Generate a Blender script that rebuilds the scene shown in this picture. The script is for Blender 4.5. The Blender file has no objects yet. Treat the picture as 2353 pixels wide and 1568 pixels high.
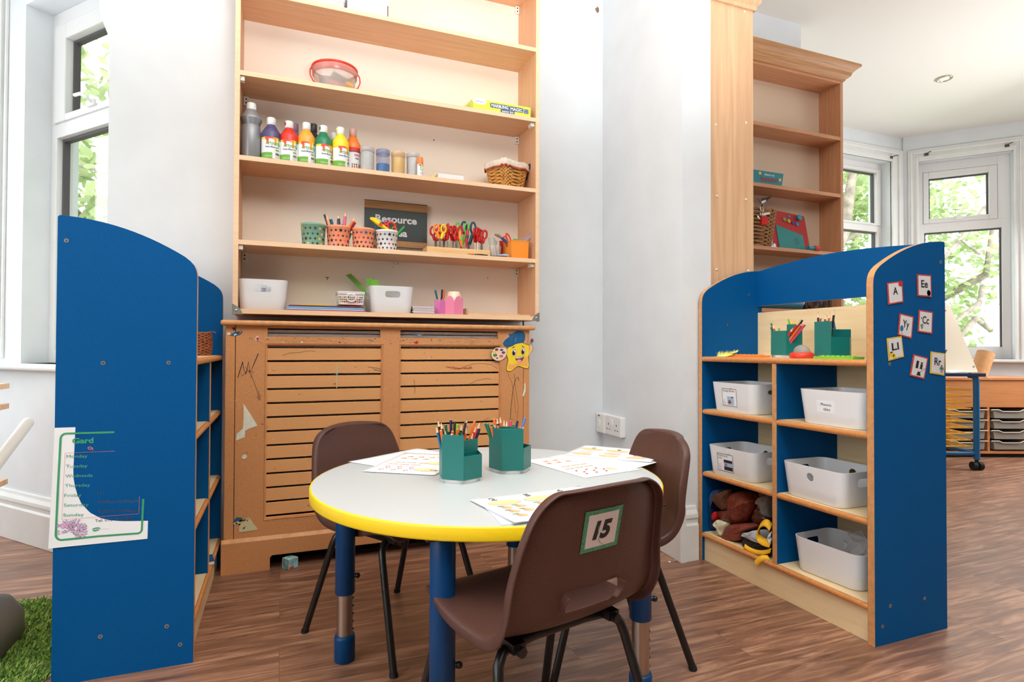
# Nursery craft corner: blue shelving units, wall bookcase, radiator cover, round table with three chairs
import bpy, bmesh, math, random
from mathutils import Vector, Matrix
random.seed(7)
PI = math.pi
scene = bpy.context.scene
C = scene.collection

# ---------------------------------------------------------------- camera, world, lights, exposure
cam = bpy.data.cameras.new('camera')
cam.sensor_width = 36.0
cam.lens = 20.48
cam.clip_start = 0.02
cam_o = bpy.data.objects.new('camera', cam)
C.objects.link(cam_o)
cam_o.matrix_world = (Matrix.Translation((0, 0, 0.85)) @ Matrix.Rotation(-0.3759, 4, 'Z')
                      @ Matrix.Rotation(PI / 2 + 0.0143, 4, 'X') @ Matrix.Rotation(0.0035, 4, 'Z'))
scene.camera = cam_o

world = bpy.data.worlds.new('overcast_sky')
scene.world = world
world.use_nodes = True
bg = world.node_tree.nodes['Background']
bg.inputs['Color'].default_value = (0.93, 0.97, 1.0, 1)
bg.inputs['Strength'].default_value = 3.0

def area(name, loc, aim, sx, sy, power, col=(1, 1, 1), spread=180):
    l = bpy.data.lights.new(name, 'AREA')
    l.shape = 'RECTANGLE'
    l.size, l.size_y, l.energy, l.color = sx, sy, power, col
    l.spread = math.radians(spread)
    o = bpy.data.objects.new(name, l)
    C.objects.link(o)
    o.location = loc
    o.rotation_euler = (Vector(aim) - Vector(loc)).to_track_quat('-Z', 'Y').to_euler()
    return o

area('bounce_fill', (0.45, -0.45, 1.15), (0.50, 0.05, 2.86), 0.7, 0.7, 146, (0.985, 0.99, 1.0), 125)  # flash bounced off the ceiling above the camera
area('bounce_fill', (4.4, 1.5, 1.20), (4.4, 2.2, 2.86), 1.2, 1.2, 14, (1.0, 0.985, 0.96), 140)  # uplight added to brighten the bay ceiling; no lamp stands there
area('daylight_fill', (-2.36, 0.2, 1.65), (0.6, 0.9, 0.7), 2.5, 1.5, 14, (0.94, 0.975, 1.0))
area('daylight_fill', (-2.04, 3.83, 1.60), (-0.9, 2.2, 0.0), 0.6, 1.5, 22, (0.95, 0.98, 1.0))  # added to brighten the left floor, standing in for unseen bay daylight
area('daylight_fill', (6.04, 1.95, 1.65), (4.0, 2.3, 0.0), 0.9, 1.5, 55, (1.0, 0.99, 0.97))  # added out of view to throw more light on the bay floor

scene.view_settings.view_transform = 'Standard'
scene.view_settings.look = 'None'
scene.view_settings.gamma = 1.0
scene.view_settings.use_curve_mapping = False
scene.view_settings.exposure = 0.18

# ---------------------------------------------------------------- materials
def lin(c):
    return tuple(((x / 255) / 12.92 if x / 255 <= 0.04045 else ((x / 255 + 0.055) / 1.055) ** 2.4) for x in c) + (1.0,)

_mats = {}

def mat(name, rgb, rough=0.5, metal=0.0, var=0.0, scale=40.0, bump=0.0, trans=0.0, alpha=1.0, spec=0.5, stretch=None, sub=0.0, emit=0.0):
    """Plain surface with optional fine colour variation and bump from noise."""
    if name in _mats:
        return _mats[name]
    m = bpy.data.materials.new(name)
    m.use_nodes = True
    nt = m.node_tree
    b = nt.nodes['Principled BSDF']
    b.inputs['Base Color'].default_value = lin(rgb)
    b.inputs['Roughness'].default_value = rough
    b.inputs['Metallic'].default_value = metal
    b.inputs['Transmission Weight'].default_value = trans
    b.inputs['Alpha'].default_value = alpha
    b.inputs['Specular IOR Level'].default_value = spec
    if sub:
        b.inputs['Subsurface Weight'].default_value = sub
        b.inputs['Subsurface Scale'].default_value = 0.01
    if var or bump:
        tc = nt.nodes.new('ShaderNodeTexCoord')
        mp = nt.nodes.new('ShaderNodeMapping')
        nz = nt.nodes.new('ShaderNodeTexNoise')
        nt.links.new(tc.outputs['Object'], mp.inputs['Vector'])
        if stretch:
            mp.inputs['Scale'].default_value = stretch
        nt.links.new(mp.outputs['Vector'], nz.inputs['Vector'])
        nz.inputs['Scale'].default_value = scale
        nz.inputs['Detail'].default_value = 5
        if var:
            r = nt.nodes.new('ShaderNodeValToRGB')
            r.color_ramp.elements[0].position = 0.3
            r.color_ramp.elements[1].position = 0.7
            r.color_ramp.elements[0].color = lin(tuple(max(0, x * (1 - var)) for x in rgb))
            r.color_ramp.elements[1].color = lin(tuple(min(255, x * (1 + var)) for x in rgb))
            nt.links.new(nz.outputs['Fac'], r.inputs['Fac'])
            nt.links.new(r.outputs['Color'], b.inputs['Base Color'])
        if bump:
            bp = nt.nodes.new('ShaderNodeBump')
            bp.inputs['Strength'].default_value = bump
            bp.inputs['Distance'].default_value = 0.002
            nt.links.new(nz.outputs['Fac'], bp.inputs['Height'])
            nt.links.new(bp.outputs['Normal'], b.inputs['Normal'])
    _mats[name] = m
    return m

def wood(name, c1, c2, axis='x', rough=0.45, scale=6.0, k=14.0):
    """Grain running along one axis."""
    if name in _mats:
        return _mats[name]
    m = bpy.data.materials.new(name)
    m.use_nodes = True
    nt = m.node_tree
    b = nt.nodes['Principled BSDF']
    b.inputs['Roughness'].default_value = rough
    tc = nt.nodes.new('ShaderNodeTexCoord')
    mp = nt.nodes.new('ShaderNodeMapping')
    s = [k, k, k]
    s['xyz'.index(axis)] = 0.7
    mp.inputs['Scale'].default_value = s
    nz = nt.nodes.new('ShaderNodeTexNoise')
    nz.inputs['Scale'].default_value = scale
    nz.inputs['Detail'].default_value = 6
    nz.inputs['Roughness'].default_value = 0.6
    nz.inputs['Distortion'].default_value = 0.6
    r = nt.nodes.new('ShaderNodeValToRGB')
    r.color_ramp.elements[0].position = 0.32
    r.color_ramp.elements[1].position = 0.68
    r.color_ramp.elements[0].color = lin(c1)
    r.color_ramp.elements[1].color = lin(c2)
    nt.links.new(tc.outputs['Object'], mp.inputs['Vector'])
    nt.links.new(mp.outputs['Vector'], nz.inputs['Vector'])
    nt.links.new(nz.outputs['Fac'], r.inputs['Fac'])
    nt.links.new(r.outputs['Color'], b.inputs['Base Color'])
    _mats[name] = m
    return m

def plank_floor():
    m = bpy.data.materials.new('vinyl_planks')
    m.use_nodes = True
    nt = m.node_tree
    N, L = nt.nodes, nt.links
    b = N['Principled BSDF']
    tc = N.new('ShaderNodeTexCoord')
    br = N.new('ShaderNodeTexBrick')
    br.offset = 0.37
    br.inputs['Scale'].default_value = 1.0
    br.inputs['Brick Width'].default_value = 1.22
    br.inputs['Row Height'].default_value = 0.178
    br.inputs['Mortar Size'].default_value = 0.0010
    br.inputs['Mortar Smooth'].default_value = 0.0
    br.inputs['Bias'].default_value = 0.0
    br.inputs['Color1'].default_value = (0.15, 0.15, 0.15, 1)
    br.inputs['Color2'].default_value = (0.85, 0.85, 0.85, 1)
    br.inputs['Mortar'].default_value = (0.5, 0.5, 0.5, 1)
    L.new(tc.outputs['Object'], br.inputs['Vector'])
    # per-plank shift of the grain
    ms = N.new('ShaderNodeVectorMath'); ms.operation = 'MULTIPLY_ADD'
    L.new(br.outputs['Color'], ms.inputs[0])
    ms.inputs[1].default_value = (7.0, 3.0, 0)
    L.new(tc.outputs['Object'], ms.inputs[2])
    mp = N.new('ShaderNodeMapping')
    mp.inputs['Scale'].default_value = (1.6, 17, 1)
    L.new(ms.outputs[0], mp.inputs['Vector'])
    nz = N.new('ShaderNodeTexNoise')
    nz.inputs['Scale'].default_value = 2.1
    nz.inputs['Detail'].default_value = 8
    nz.inputs['Roughness'].default_value = 0.62
    nz.inputs['Distortion'].default_value = 0.9
    L.new(mp.outputs['Vector'], nz.inputs['Vector'])
    r = N.new('ShaderNodeValToRGB')
    e = r.color_ramp.elements
    e[0].position = 0.30; e[0].color = lin((104, 70, 55))
    e[1].position = 0.72; e[1].color = lin((208, 160, 128))
    x = e.new(0.5); x.color = lin((150, 106, 82))
    L.new(nz.outputs['Fac'], r.inputs['Fac'])
    mx = N.new('ShaderNodeMixRGB'); mx.blend_type = 'MULTIPLY'; mx.inputs['Fac'].default_value = 0.35
    L.new(r.outputs['Color'], mx.inputs[1])
    L.new(br.outputs['Color'], mx.inputs[2])
    mo = N.new('ShaderNodeMixRGB'); mo.blend_type = 'MIX'
    L.new(br.outputs['Fac'], mo.inputs['Fac'])
    L.new(mx.outputs['Color'], mo.inputs[1])
    mo.inputs[2].default_value = lin((120, 88, 66))
    L.new(mo.outputs['Color'], b.inputs['Base Color'])
    b.inputs['Roughness'].default_value = 0.38
    b.inputs['Specular IOR Level'].default_value = 0.6
    bp = N.new('ShaderNodeBump'); bp.inputs['Strength'].default_value = 0.12; bp.inputs['Distance'].default_value = 0.002
    L.new(nz.outputs['Fac'], bp.inputs['Height'])
    L.new(bp.outputs['Normal'], b.inputs['Normal'])
    return m

def glass_mat():
    m = bpy.data.materials.new('window_glass')
    m.use_nodes = True
    nt = m.node_tree
    nt.nodes.clear()
    o = nt.nodes.new('ShaderNodeOutputMaterial')
    t = nt.nodes.new('ShaderNodeBsdfTransparent')
    g = nt.nodes.new('ShaderNodeBsdfGlossy'); g.inputs['Roughness'].default_value = 0.02
    f = nt.nodes.new('ShaderNodeLayerWeight'); f.inputs['Blend'].default_value = 0.5
    p = nt.nodes.new('ShaderNodeMath'); p.operation = 'POWER'; p.inputs[1].default_value = 5.0
    nt.links.new(f.outputs['Facing'], p.inputs[0])
    x = nt.nodes.new('ShaderNodeMixShader')
    nt.links.new(p.outputs[0], x.inputs[0]); nt.links.new(t.outputs[0], x.inputs[1]); nt.links.new(g.outputs[0], x.inputs[2])
    nt.links.new(x.outputs[0], o.inputs[0])
    return m

def clear_mat(name, rgb, op=0.25, rough=0.15):
    """Thin clear plastic: part see-through, part coloured and shiny."""
    if name in _mats:
        return _mats[name]
    m = bpy.data.materials.new(name)
    m.use_nodes = True
    nt = m.node_tree
    b = nt.nodes['Principled BSDF']
    b.inputs['Base Color'].default_value = lin(rgb)
    b.inputs['Roughness'].default_value = rough
    b.inputs['Alpha'].default_value = op
    _mats[name] = m
    return m

def leaf_mat(name, rgb):
    m = bpy.data.materials.new(name)
    m.use_nodes = True
    nt = m.node_tree
    nt.nodes.clear()
    o = nt.nodes.new('ShaderNodeOutputMaterial')
    d = nt.nodes.new('ShaderNodeBsdfDiffuse'); t = nt.nodes.new('ShaderNodeBsdfTranslucent')
    x = nt.nodes.new('ShaderNodeMixShader'); x.inputs[0].default_value = 0.5
    tc = nt.nodes.new('ShaderNodeTexCoord'); nz = nt.nodes.new('ShaderNodeTexNoise'); nz.inputs['Scale'].default_value = 2.5
    r = nt.nodes.new('ShaderNodeValToRGB')
    r.color_ramp.elements[0].position = 0.35; r.color_ramp.elements[1].position = 0.65
    r.color_ramp.elements[0].color = lin(tuple(x_ * 0.80 for x_ in rgb)); r.color_ramp.elements[1].color = lin(rgb)
    nt.links.new(tc.outputs['Object'], nz.inputs['Vector']); nt.links.new(nz.outputs['Fac'], r.inputs['Fac'])
    for n in (d, t):
        nt.links.new(r.outputs['Color'], n.inputs['Color'])
    nt.links.new(d.outputs[0], x.inputs[1]); nt.links.new(t.outputs[0], x.inputs[2]); nt.links.new(x.outputs[0], o.inputs[0])
    return m

WHITE_WALL = mat('white_wall_paint', (224, 229, 233), 0.75, var=0.012, scale=6, bump=0.06)
CEIL = mat('ceiling_paint', (228, 227, 221), 0.85)
GLOSS_WHITE = mat('white_gloss_paint', (227, 229, 228), 0.35, var=0.015, scale=9)
UPVC = mat('white_upvc', (228, 229, 229), 0.3)
GASKET = mat('grey_gasket', (84, 80, 84), 0.6)
BEECH = wood('beech_laminate_x', (212, 160, 118), (226, 178, 136), 'x')
BEECH_Z = wood('beech_laminate_z', (212, 160, 118), (226, 178, 136), 'z')
BEECH_Y = wood('beech_laminate_y', (196, 142, 102), (214, 164, 122), 'y')
EDGE = wood('beech_edging', (236, 196, 156), (244, 208, 170), 'x', k=20)
OAK_Z = wood('light_oak_z', (216, 170, 130), (236, 196, 156), 'z', scale=3.0)
CREAM = mat('cream_back_board', (244, 231, 215), 0.6, var=0.012, scale=300)
MDF = mat('mdf_board', (212, 147, 94), 0.55, var=0.05, scale=300)
MDF_EDGE = mat('mdf_sealed_edge', (214, 152, 96), 0.45, var=0.06, scale=40)
MDF_SLAT = mat('mdf_slats', (228, 166, 108), 0.5, var=0.025, scale=200)
BLUE = mat('blue_laminate', (0, 82, 142), 0.55, var=0.05, scale=420, spec=0.12)
BLUE_EDGE = mat('lacquered_ply_edge', (206, 148, 96), 0.4, var=0.06, scale=60)
MAPLE = wood('maple_laminate', (232, 202, 156), (242, 216, 172), 'y', scale=5.0, k=10)
SHELF_NOSE = mat('orange_shelf_edge', (208, 138, 78), 0.35, var=0.05, scale=80)
BIN = mat('white_plastic_bin', (232, 232, 234), 0.42)
BROWN = mat('brown_chair_plastic', (84, 55, 47), 0.42, var=0.08, scale=300, bump=0.15, spec=0.35)
BLACK_METAL = mat('black_painted_steel', (26, 23, 22), 0.35)
BLACK = mat('black_void', (12, 11, 11), 0.8)
CHROME = mat('brushed_steel', (186, 176, 166), 0.28, metal=1.0)
STEEL = mat('zinc_screw', (190, 188, 182), 0.35, metal=0.8)
LEGBLUE = mat('table_leg_blue', (2, 62, 114), 0.35, spec=0.3)
TABLETOP = mat('speckled_grey_laminate', (199, 204, 205), 0.34, var=0.035, scale=700)
YELLOW = mat('yellow_edge_band', (250, 212, 30), 0.35)
TEAL = mat('teal_plastic', (20, 112, 106), 0.38, var=0.04, scale=500)
PAPER = mat('white_paper', (240, 241, 244), 0.6)
INK = mat('black_ink', (34, 32, 34), 0.6)
WHITE_PLASTIC = mat('white_plastic', (238, 238, 236), 0.35)
GREEN_INK = mat('green_ink', (60, 158, 108), 0.6)
RED_INK = mat('coral_ink', (238, 112, 92), 0.6)
RED = mat('red_plastic', (206, 26, 22), 0.32)

# ---------------------------------------------------------------- mesh building
_text_cache = {}

def text_mesh(s, bold=0.0, shear=0.0):
    key = (s, bold, shear)
    if key not in _text_cache:
        cu = bpy.data.curves.new('lettering', 'FONT')
        cu.body = s
        cu.size = 1.0
        cu.resolution_u = 3
        cu.offset = bold
        cu.shear = shear
        o = bpy.data.objects.new('lettering', cu)
        C.objects.link(o)
        bpy.context.view_layer.update()
        me = bpy.data.meshes.new_from_object(o.evaluated_get(bpy.context.evaluated_depsgraph_get()))
        vs = [tuple(v.co) for v in me.vertices]
        fs = [tuple(p.vertices) for p in me.polygons]
        bpy.data.objects.remove(o)
        bpy.data.meshes.remove(me)
        x0 = min((v[0] for v in vs), default=0); x1 = max((v[0] for v in vs), default=1)
        _text_cache[key] = (vs, fs, x0, x1)
    return _text_cache[key]

class MB:
    def __init__(self):
        self.v, self.f, self.mi, self.sm, self.mats = [], [], [], [], []
        self.T = None

    def add(self, vs, fs, m, smooth=False):
        if m not in self.mats:
            self.mats.append(m)
        k = self.mats.index(m)
        n = len(self.v)
        for p in vs:
            p = Vector(p)
            self.v.append(tuple(self.T @ p if self.T else p))
        for f in fs:
            self.f.append(tuple(n + i for i in f)); self.mi.append(k); self.sm.append(smooth)
        return self

    def box(self, x0, x1, y0, y1, z0, z1, m):
        vs = [(x, y, z) for z in (z0, z1) for y in (y0, y1) for x in (x0, x1)]
        return self.add(vs, [(0, 2, 3, 1), (4, 5, 7, 6), (0, 1, 5, 4), (2, 6, 7, 3), (0, 4, 6, 2), (1, 3, 7, 5)], m)

    def prism(self, pts, plane, a, b, m, smooth=False):
        """Extrude a 2-D outline; plane 'xy' -> z from a to b, 'xz' -> y, 'yz' -> x."""
        def P(p, t):
            return (p[0], p[1], t) if plane == 'xy' else (p[0], t, p[1]) if plane == 'xz' else (t, p[0], p[1])
        n = len(pts)
        vs = [P(p, a) for p in pts] + [P(p, b) for p in pts]
        self.add(vs, [tuple(range(n - 1, -1, -1)), tuple(range(n, 2 * n))], m)
        return self.add(vs, [(i, (i + 1) % n, n + (i + 1) % n, n + i) for i in range(n)], m, smooth)

    def poly(self, pts, m):
        return self.add(pts, [tuple(range(len(pts)))], m)

    def loft(self, loops, m, cap0=True, cap1=True, closed=True, smooth=True):
        n = len(loops[0])
        vs = [p for l in loops for p in l]
        fs = []
        for k in range(len(loops) - 1):
            for i in range(n if closed else n - 1):
                j = (i + 1) % n
                fs.append((k * n + i, k * n + j, (k + 1) * n + j, (k + 1) * n + i))
        self.add(vs, fs, m, smooth)
        if cap0:
            self.add(loops[0], [tuple(range(n - 1, -1, -1))], m)
        if cap1:
            self.add(loops[-1], [tuple(range(n))], m)
        return self

    def lathe(self, prof, c, m, seg=20, cap0=True, cap1=True, smooth=True):
        loops = [[(c[0] + r * math.cos(2 * PI * i / seg), c[1] + r * math.sin(2 * PI * i / seg), c[2] + z) for i in range(seg)] for r, z in prof]
        return self.loft(loops, m, cap0, cap1, True, smooth)

    def tube(self, pts, r, m, seg=8, closed=False, caps=True):
        pts = [Vector(p) for p in pts]
        n = len(pts)
        R = r if isinstance(r, (list, tuple)) else [r] * n
        loops, up = [], None
        for i, p in enumerate(pts):
            a = pts[(i - 1) % n] if closed or i > 0 else p
            b = pts[(i + 1) % n] if closed or i < n - 1 else p
            d = (b - a).normalized()
            if up is None:
                up = d.orthogonal().normalized()
            up = (up - d * up.dot(d))
            up = up.normalized() if up.length > 1e-6 else d.orthogonal().normalized()
            s = d.cross(up)
            loops.append([p + (up * math.cos(2 * PI * k / seg) + s * math.sin(2 * PI * k / seg)) * R[i] for k in range(seg)])
        if closed:
            loops.append(loops[0])
        return self.loft(loops, m, caps and not closed, caps and not closed)

    def cyl(self, p0, p1, r, m, seg=14, r2=None):
        return self.tube([p0, p1], [r, r if r2 is None else r2], m, seg)

    def ball(self, c, r, m, seg=12, rings=7, sq=(1, 1, 1), z0=-1.0):
        prof = []
        a0 = math.asin(z0)
        for k in range(rings + 1):
            a = a0 + (PI / 2 - a0) * k / rings
            prof.append((max(1e-4, math.cos(a)), math.sin(a)))
        loops = [[(c[0] + r * sq[0] * q * math.cos(2 * PI * i / seg), c[1] + r * sq[1] * q * math.sin(2 * PI * i / seg), c[2] + r * sq[2] * z) for i in range(seg)] for q, z in prof]
        return self.loft(loops, m)

    def text(self, s, size, m, fn, align='l', bold=0.0, wid=None, shear=0.0):
        """fn(x, y) -> point; lettering of height size; wid stretches to a set width."""
        vs, fs, x0, x1 = text_mesh(s, bold, shear)
        k = size / 0.7
        kx = k if wid is None else wid / max(1e-6, x1 - x0)
        off = {'l': -x0, 'c': -(x0 + x1) / 2, 'r': -x1}[align]
        return self.add([fn((v[0] + off) * kx, v[1] * k) for v in vs], fs, m)

    def build(self, name, parent=None, bevel=0.0, solid=0.0, subsurf=0, off=0.0, seg=2, recalc=True, split=False):
        me = bpy.data.meshes.new(name)
        me.from_pydata(self.v, [], self.f)
        for m in self.mats:
            me.materials.append(m)
        me.polygons.foreach_set('material_index', self.mi)
        me.polygons.foreach_set('use_smooth', self.sm)
        me.update()
        if recalc:
            bm = bmesh.new(); bm.from_mesh(me)
            bmesh.ops.recalc_face_normals(bm, faces=bm.faces)
            bm.to_mesh(me); bm.free()
        o = bpy.data.objects.new(name, me)
        C.objects.link(o)
        if parent is not None:
            o.parent = parent
        if solid:
            s = o.modifiers.new('thickness', 'SOLIDIFY'); s.thickness = solid; s.offset = off
        if split:
            e = o.modifiers.new('crisp', 'EDGE_SPLIT'); e.split_angle = math.radians(38)
        if bevel:
            b = o.modifiers.new('rounded', 'BEVEL'); b.width = bevel; b.segments = seg; b.limit_method = 'ANGLE'; b.angle_limit = math.radians(40)
        if subsurf:
            s = o.modifiers.new('smooth', 'SUBSURF'); s.levels = subsurf; s.render_levels = subsurf
        return o

def thing(name, label, cat, loc=(0, 0, 0), rz=0.0, group=None):
    o = bpy.data.objects.new(name, None)
    o.empty_display_size = 0.05
    C.objects.link(o)
    o.location = loc
    o.rotation_euler = (0, 0, rz)
    o['label'] = label
    o['category'] = cat
    if group:
        o['group'] = group
    return o

def tag(o, label, cat, group=None, kind=None):
    o['label'] = label
    o['category'] = cat
    if group:
        o['group'] = group
    if kind:
        o['kind'] = kind
    return o

def struct(o):
    o['kind'] = 'structure'
    return o

def dup(root, loc, rz, label, group=None):
    r = root.copy(); C.objects.link(r)
    r.location = loc; r.rotation_euler = (0, 0, rz); r['label'] = label
    if group:
        r['group'] = group
    for ch in list(root.children):
        c = ch.copy(); C.objects.link(c); c.parent = r
        for g in list(ch.children):
            d = g.copy(); C.objects.link(d); d.parent = c
    return r

def rrect(hx, hy, r, n=4, cx=0.0, cy=0.0):
    """Rounded rectangle outline, anticlockwise."""
    out = []
    for qx, qy, a0 in ((1, 1, 0), (-1, 1, PI / 2), (-1, -1, PI), (1, -1, 3 * PI / 2)):
        for k in range(n + 1):
            a = a0 + PI / 2 * k / n
            out.append((cx + qx * (hx - r) + r * math.cos(a), cy + qy * (hy - r) + r * math.sin(a)))
    return out

def star(cx, cy, r, a0=PI / 2, inner=0.42):
    return [(cx + (r if k % 2 == 0 else r * inner) * math.cos(a0 + k * PI / 5), cy + (r if k % 2 == 0 else r * inner) * math.sin(a0 + k * PI / 5)) for k in range(10)]

def ellipse(cx, cy, rx, ry, n=16):
    return [(cx + rx * math.cos(2 * PI * k / n), cy + ry * math.sin(2 * PI * k / n)) for k in range(n)]

def frame_fn(o, xd, yd, lift=0.0004):
    """Map 2-D sheet coordinates to 3-D on a plane, lifted a hair off it."""
    o, xd, yd = Vector(o), Vector(xd).normalized(), Vector(yd).normalized()
    n = xd.cross(yd)
    return lambda x, y, k=1.0: o + xd * x + yd * y + n * lift * k


# ================================================================ the room
CEIL_Z = 2.86
fl = MB().box(-2.5, 6.2, -5.6, 4.3, -0.12, 0.0, plank_floor()).build('floor'); struct(fl)
ce = MB().box(-2.5, 6.2, -5.6, 4.3, CEIL_Z, CEIL_Z + 0.1, CEIL).build('ceiling'); struct(ce)

# wall behind the bookcase: its free end stops short of the bay window, with a ragged plastered corner
wb = MB()
wb.prism([(-0.634, 0), (2.96, 0), (2.96, CEIL_Z), (-0.670, CEIL_Z), (-0.668, 2.16), (-0.655, 2.11), (-0.640, 2.07), (-0.633, 2.0)], 'xz', 2.665, 2.765, WHITE_WALL)
struct(wb.build('wall_back'))
# pier that stands out beside the sockets
wp = MB()
wp.prism([(1.511, 1.945), (1.655, 1.945), (1.655, 2.665), (1.561, 2.665)], 'xy', 0, CEIL_Z, WHITE_WALL)
struct(wp.build('wall_pier'))
struct(MB().box(2.86, 2.96, 2.765, 3.75, 0, CEIL_Z, WHITE_WALL).build('wall_bay_side'))
struct(MB().box(-2.5, 6.2, -5.6, -5.5, 0, CEIL_Z, mat('bounce_cutting_brown', (96, 78, 66), 0.6)).build('wall_front'))  # unseen wall, coloured dark to cut light bouncing back from behind
wr_ = MB()
wr_.box(6.08, 6.18, -5.5, 1.45, 0, CEIL_Z, WHITE_WALL); wr_.box(6.08, 6.18, 2.45, 2.99, 0, CEIL_Z, WHITE_WALL); wr_.box(6.08, 6.18, 1.45, 2.45, 0, 0.777, WHITE_WALL); wr_.box(6.08, 6.18, 1.45, 2.45, 2.61, CEIL_Z, WHITE_WALL)
struct(wr_.build('wall_right'))
wl = MB()
wl.box(-2.5, -2.4, -5.5, 4.0, 0, 0.78, WHITE_WALL); wl.box(-2.5, -2.4, -5.5, 4.0, 2.5, CEIL_Z, WHITE_WALL)
wl.box(-2.5, -2.4, -5.5, -1.15, 0.78, 2.5, WHITE_WALL); wl.box(-2.5, -2.4, 1.55, 1.85, 0.78, 2.5, WHITE_WALL); wl.box(-2.5, -2.4, 3.35, 4.0, 0.78, 2.5, WHITE_WALL)
struct(wl.build('wall_left'))

def facet_matrix(p0, d, n):
    return Matrix(((d[0], n[0], 0, p0[0]), (d[1], n[1], 0, p0[1]), (0, 0, 1, 0), (0, 0, 0, 1)))

def facet_wall(name, T, s0, s1, hole):
    a, b, z0, z1 = hole
    m = MB(); m.T = T
    m.box(s0, s1, 0, 0.22, 0, z0, WHITE_WALL); m.box(s0, s1, 0, 0.22, z1, CEIL_Z, WHITE_WALL)
    if a > s0:
        m.box(s0, a, 0, 0.22, z0, z1, WHITE_WALL)
    if b < s1:
        m.box(b, s1, 0, 0.22, z0, z1, WHITE_WALL)
    return struct(m.build(name))

GLASS = glass_mat()

def window(name, T, hole, rec, sash, top_glass, low_glass, arch=None, sill_over=0.06, handle=None):
    """White framed casement: a small top-hung sash over one fixed pane. All in facet coordinates (s, depth, z)."""
    r = bpy.data.objects.new(name, None); C.objects.link(r); struct(r)
    a, b, z0, z1 = hole
    def M_():
        m = MB(); m.T = T; return m
    def ring(m, o, i, y0, y1, mt):
        m.box(o[0], i[0], y0, y1, o[2], o[3], mt); m.box(i[1], o[1], y0, y1, o[2], o[3], mt)
        m.box(i[0], i[1], y0, y1, o[2], i[2], mt); m.box(i[0], i[1], y0, y1, i[3], o[3], mt)
    f = M_()
    # outer frame with transom
    ring(f, (a, b, z0, sash[2] - 0.004), low_glass, rec + 0.01, rec + 0.08, UPVC)
    ring(f, (a, b, sash[2] - 0.004, z1), (sash[0] - 0.003, sash[1] + 0.003, sash[2], sash[3] + 0.003), rec + 0.01, rec + 0.08, UPVC)
    struct(f.build('window_frame', r, bevel=0.004))
    s = M_(); ring(s, sash, top_glass, rec, rec + 0.06, UPVC)
    struct(s.build('sash', r, bevel=0.005))
    g = M_()
    for q in (top_glass, low_glass):
        e = 0.012
        ring(g, q, (q[0] + e, q[1] - e, q[2] + e * 0.3, q[3] - e), rec + 0.034, rec + 0.060, GASKET)
    struct(g.build('glazing_gasket', r))
    p = M_()
    for q in (top_glass, low_glass):
        p.box(q[0], q[1], rec + 0.052, rec + 0.056, q[2], q[3], GLASS)
    struct(p.build('pane', r))
    sl = M_(); sl.box(a - 0.16 if arch else a - (0.3 if b < 1 and a < 0 and a > -1 else 0.0), b + (0.16 if arch else 0.5 if b < 1 and a < 0 and a > -1 else 0.0), -sill_over, rec + 0.02, z0 - 0.028, z0, GLOSS_WHITE)
    struct(sl.build('sill', r, bevel=0.010, seg=3))
    if arch:
        A = M_()
        w0, w1, zt = arch
        for k, (e, dpt) in enumerate(((0.0, 0.022), (0.018, 0.030), (0.05, 0.018), (0.062, 0.026))):
            lo = w0 + e * (a - w0) / 0.085; hi = w1 - e * (w1 - b) / 0.085; tp = zt - e * (zt - z1) / 0.10
            i0, i1, it = (w0 + (e + 0.02) * (a - w0) / 0.085, w1 - (e + 0.02) * (w1 - b) / 0.085, zt - (e + 0.022) * (zt - z1) / 0.10)
            if k == 3:
                i0, i1, it = a, b, z1
            A.box(lo, i0, -dpt, 0.0, z0, tp, GLOSS_WHITE); A.box(i1, hi, -dpt, 0.0, z0, tp, GLOSS_WHITE)
            A.box(i0, i1, -dpt, 0.0, it, tp, GLOSS_WHITE)
        A.box(w0, a, -0.014, 0.0, z0, zt, GLOSS_WHITE); A.box(b, w1, -0.014, 0.0, z0, zt, GLOSS_WHITE); A.box(a, b, -0.014, 0, z1, zt, GLOSS_WHITE)
        struct(A.build('architrave', r, bevel=0.004))
    if handle is not None:
        h = M_(); z = sash[2] + 0.03
        h.box(handle - 0.028, handle + 0.03, rec - 0.014, rec, z - 0.012, z + 0.014, WHITE_PLASTIC)
        h.tube([(handle - 0.015, rec - 0.012, z), (handle - 0.02, rec - 0.035, z + 0.012), (handle + 0.01, rec - 0.045, z + 0.03), (handle + 0.055, rec - 0.045, z + 0.032)][::1], 0.008, WHITE_PLASTIC)
        struct(h.build('handle', r, bevel=0.002))
    return r

# splayed bay wall beyond the free end of the back wall
TC = facet_matrix((-0.66, 2.746), (-0.659, 0.753), (0.753, 0.659))
hC = (-0.20, 0.65, 0.780, 2.40)
facet_wall('wall_left_bay', TC, -0.02, 1.5, (-0.02, 0.65, 0.780, 2.40))
window('window_1', TC, hC, 0.095, (-0.16, 0.612, 1.885, 2.335), (-0.08, 0.520, 1.916, 2.263), (-0.10, 0.600, 0.837, 1.819), sill_over=0.055, handle=0.285)
MBt = MB(); MBt.T = TC
for k in range(5):
    MBt.box(0.80 + 0.028 * k, 0.815 + 0.028 * k, -0.012 - 0.010 * (k % 2), 0.0, 0.80, CEIL_Z, GLOSS_WHITE)
struct(MBt.build('trim_1', bevel=0.004))
TD_ = facet_matrix((0, 3.86), (1, 0), (0, 1))
facet_wall('wall_left_bay_front', TD_, -2.5, -1.62, (-2.36, -1.72, 0.780, 2.40))
window('added_window_5', TD_, (-2.36, -1.72, 0.780, 2.40), 0.08, (-2.33, -1.75, 1.885, 2.335), (-2.28, -1.80, 1.916, 2.263), (-2.32, -1.76, 0.837, 1.819))  # unseen window, added to bring more daylight to the left side

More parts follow.
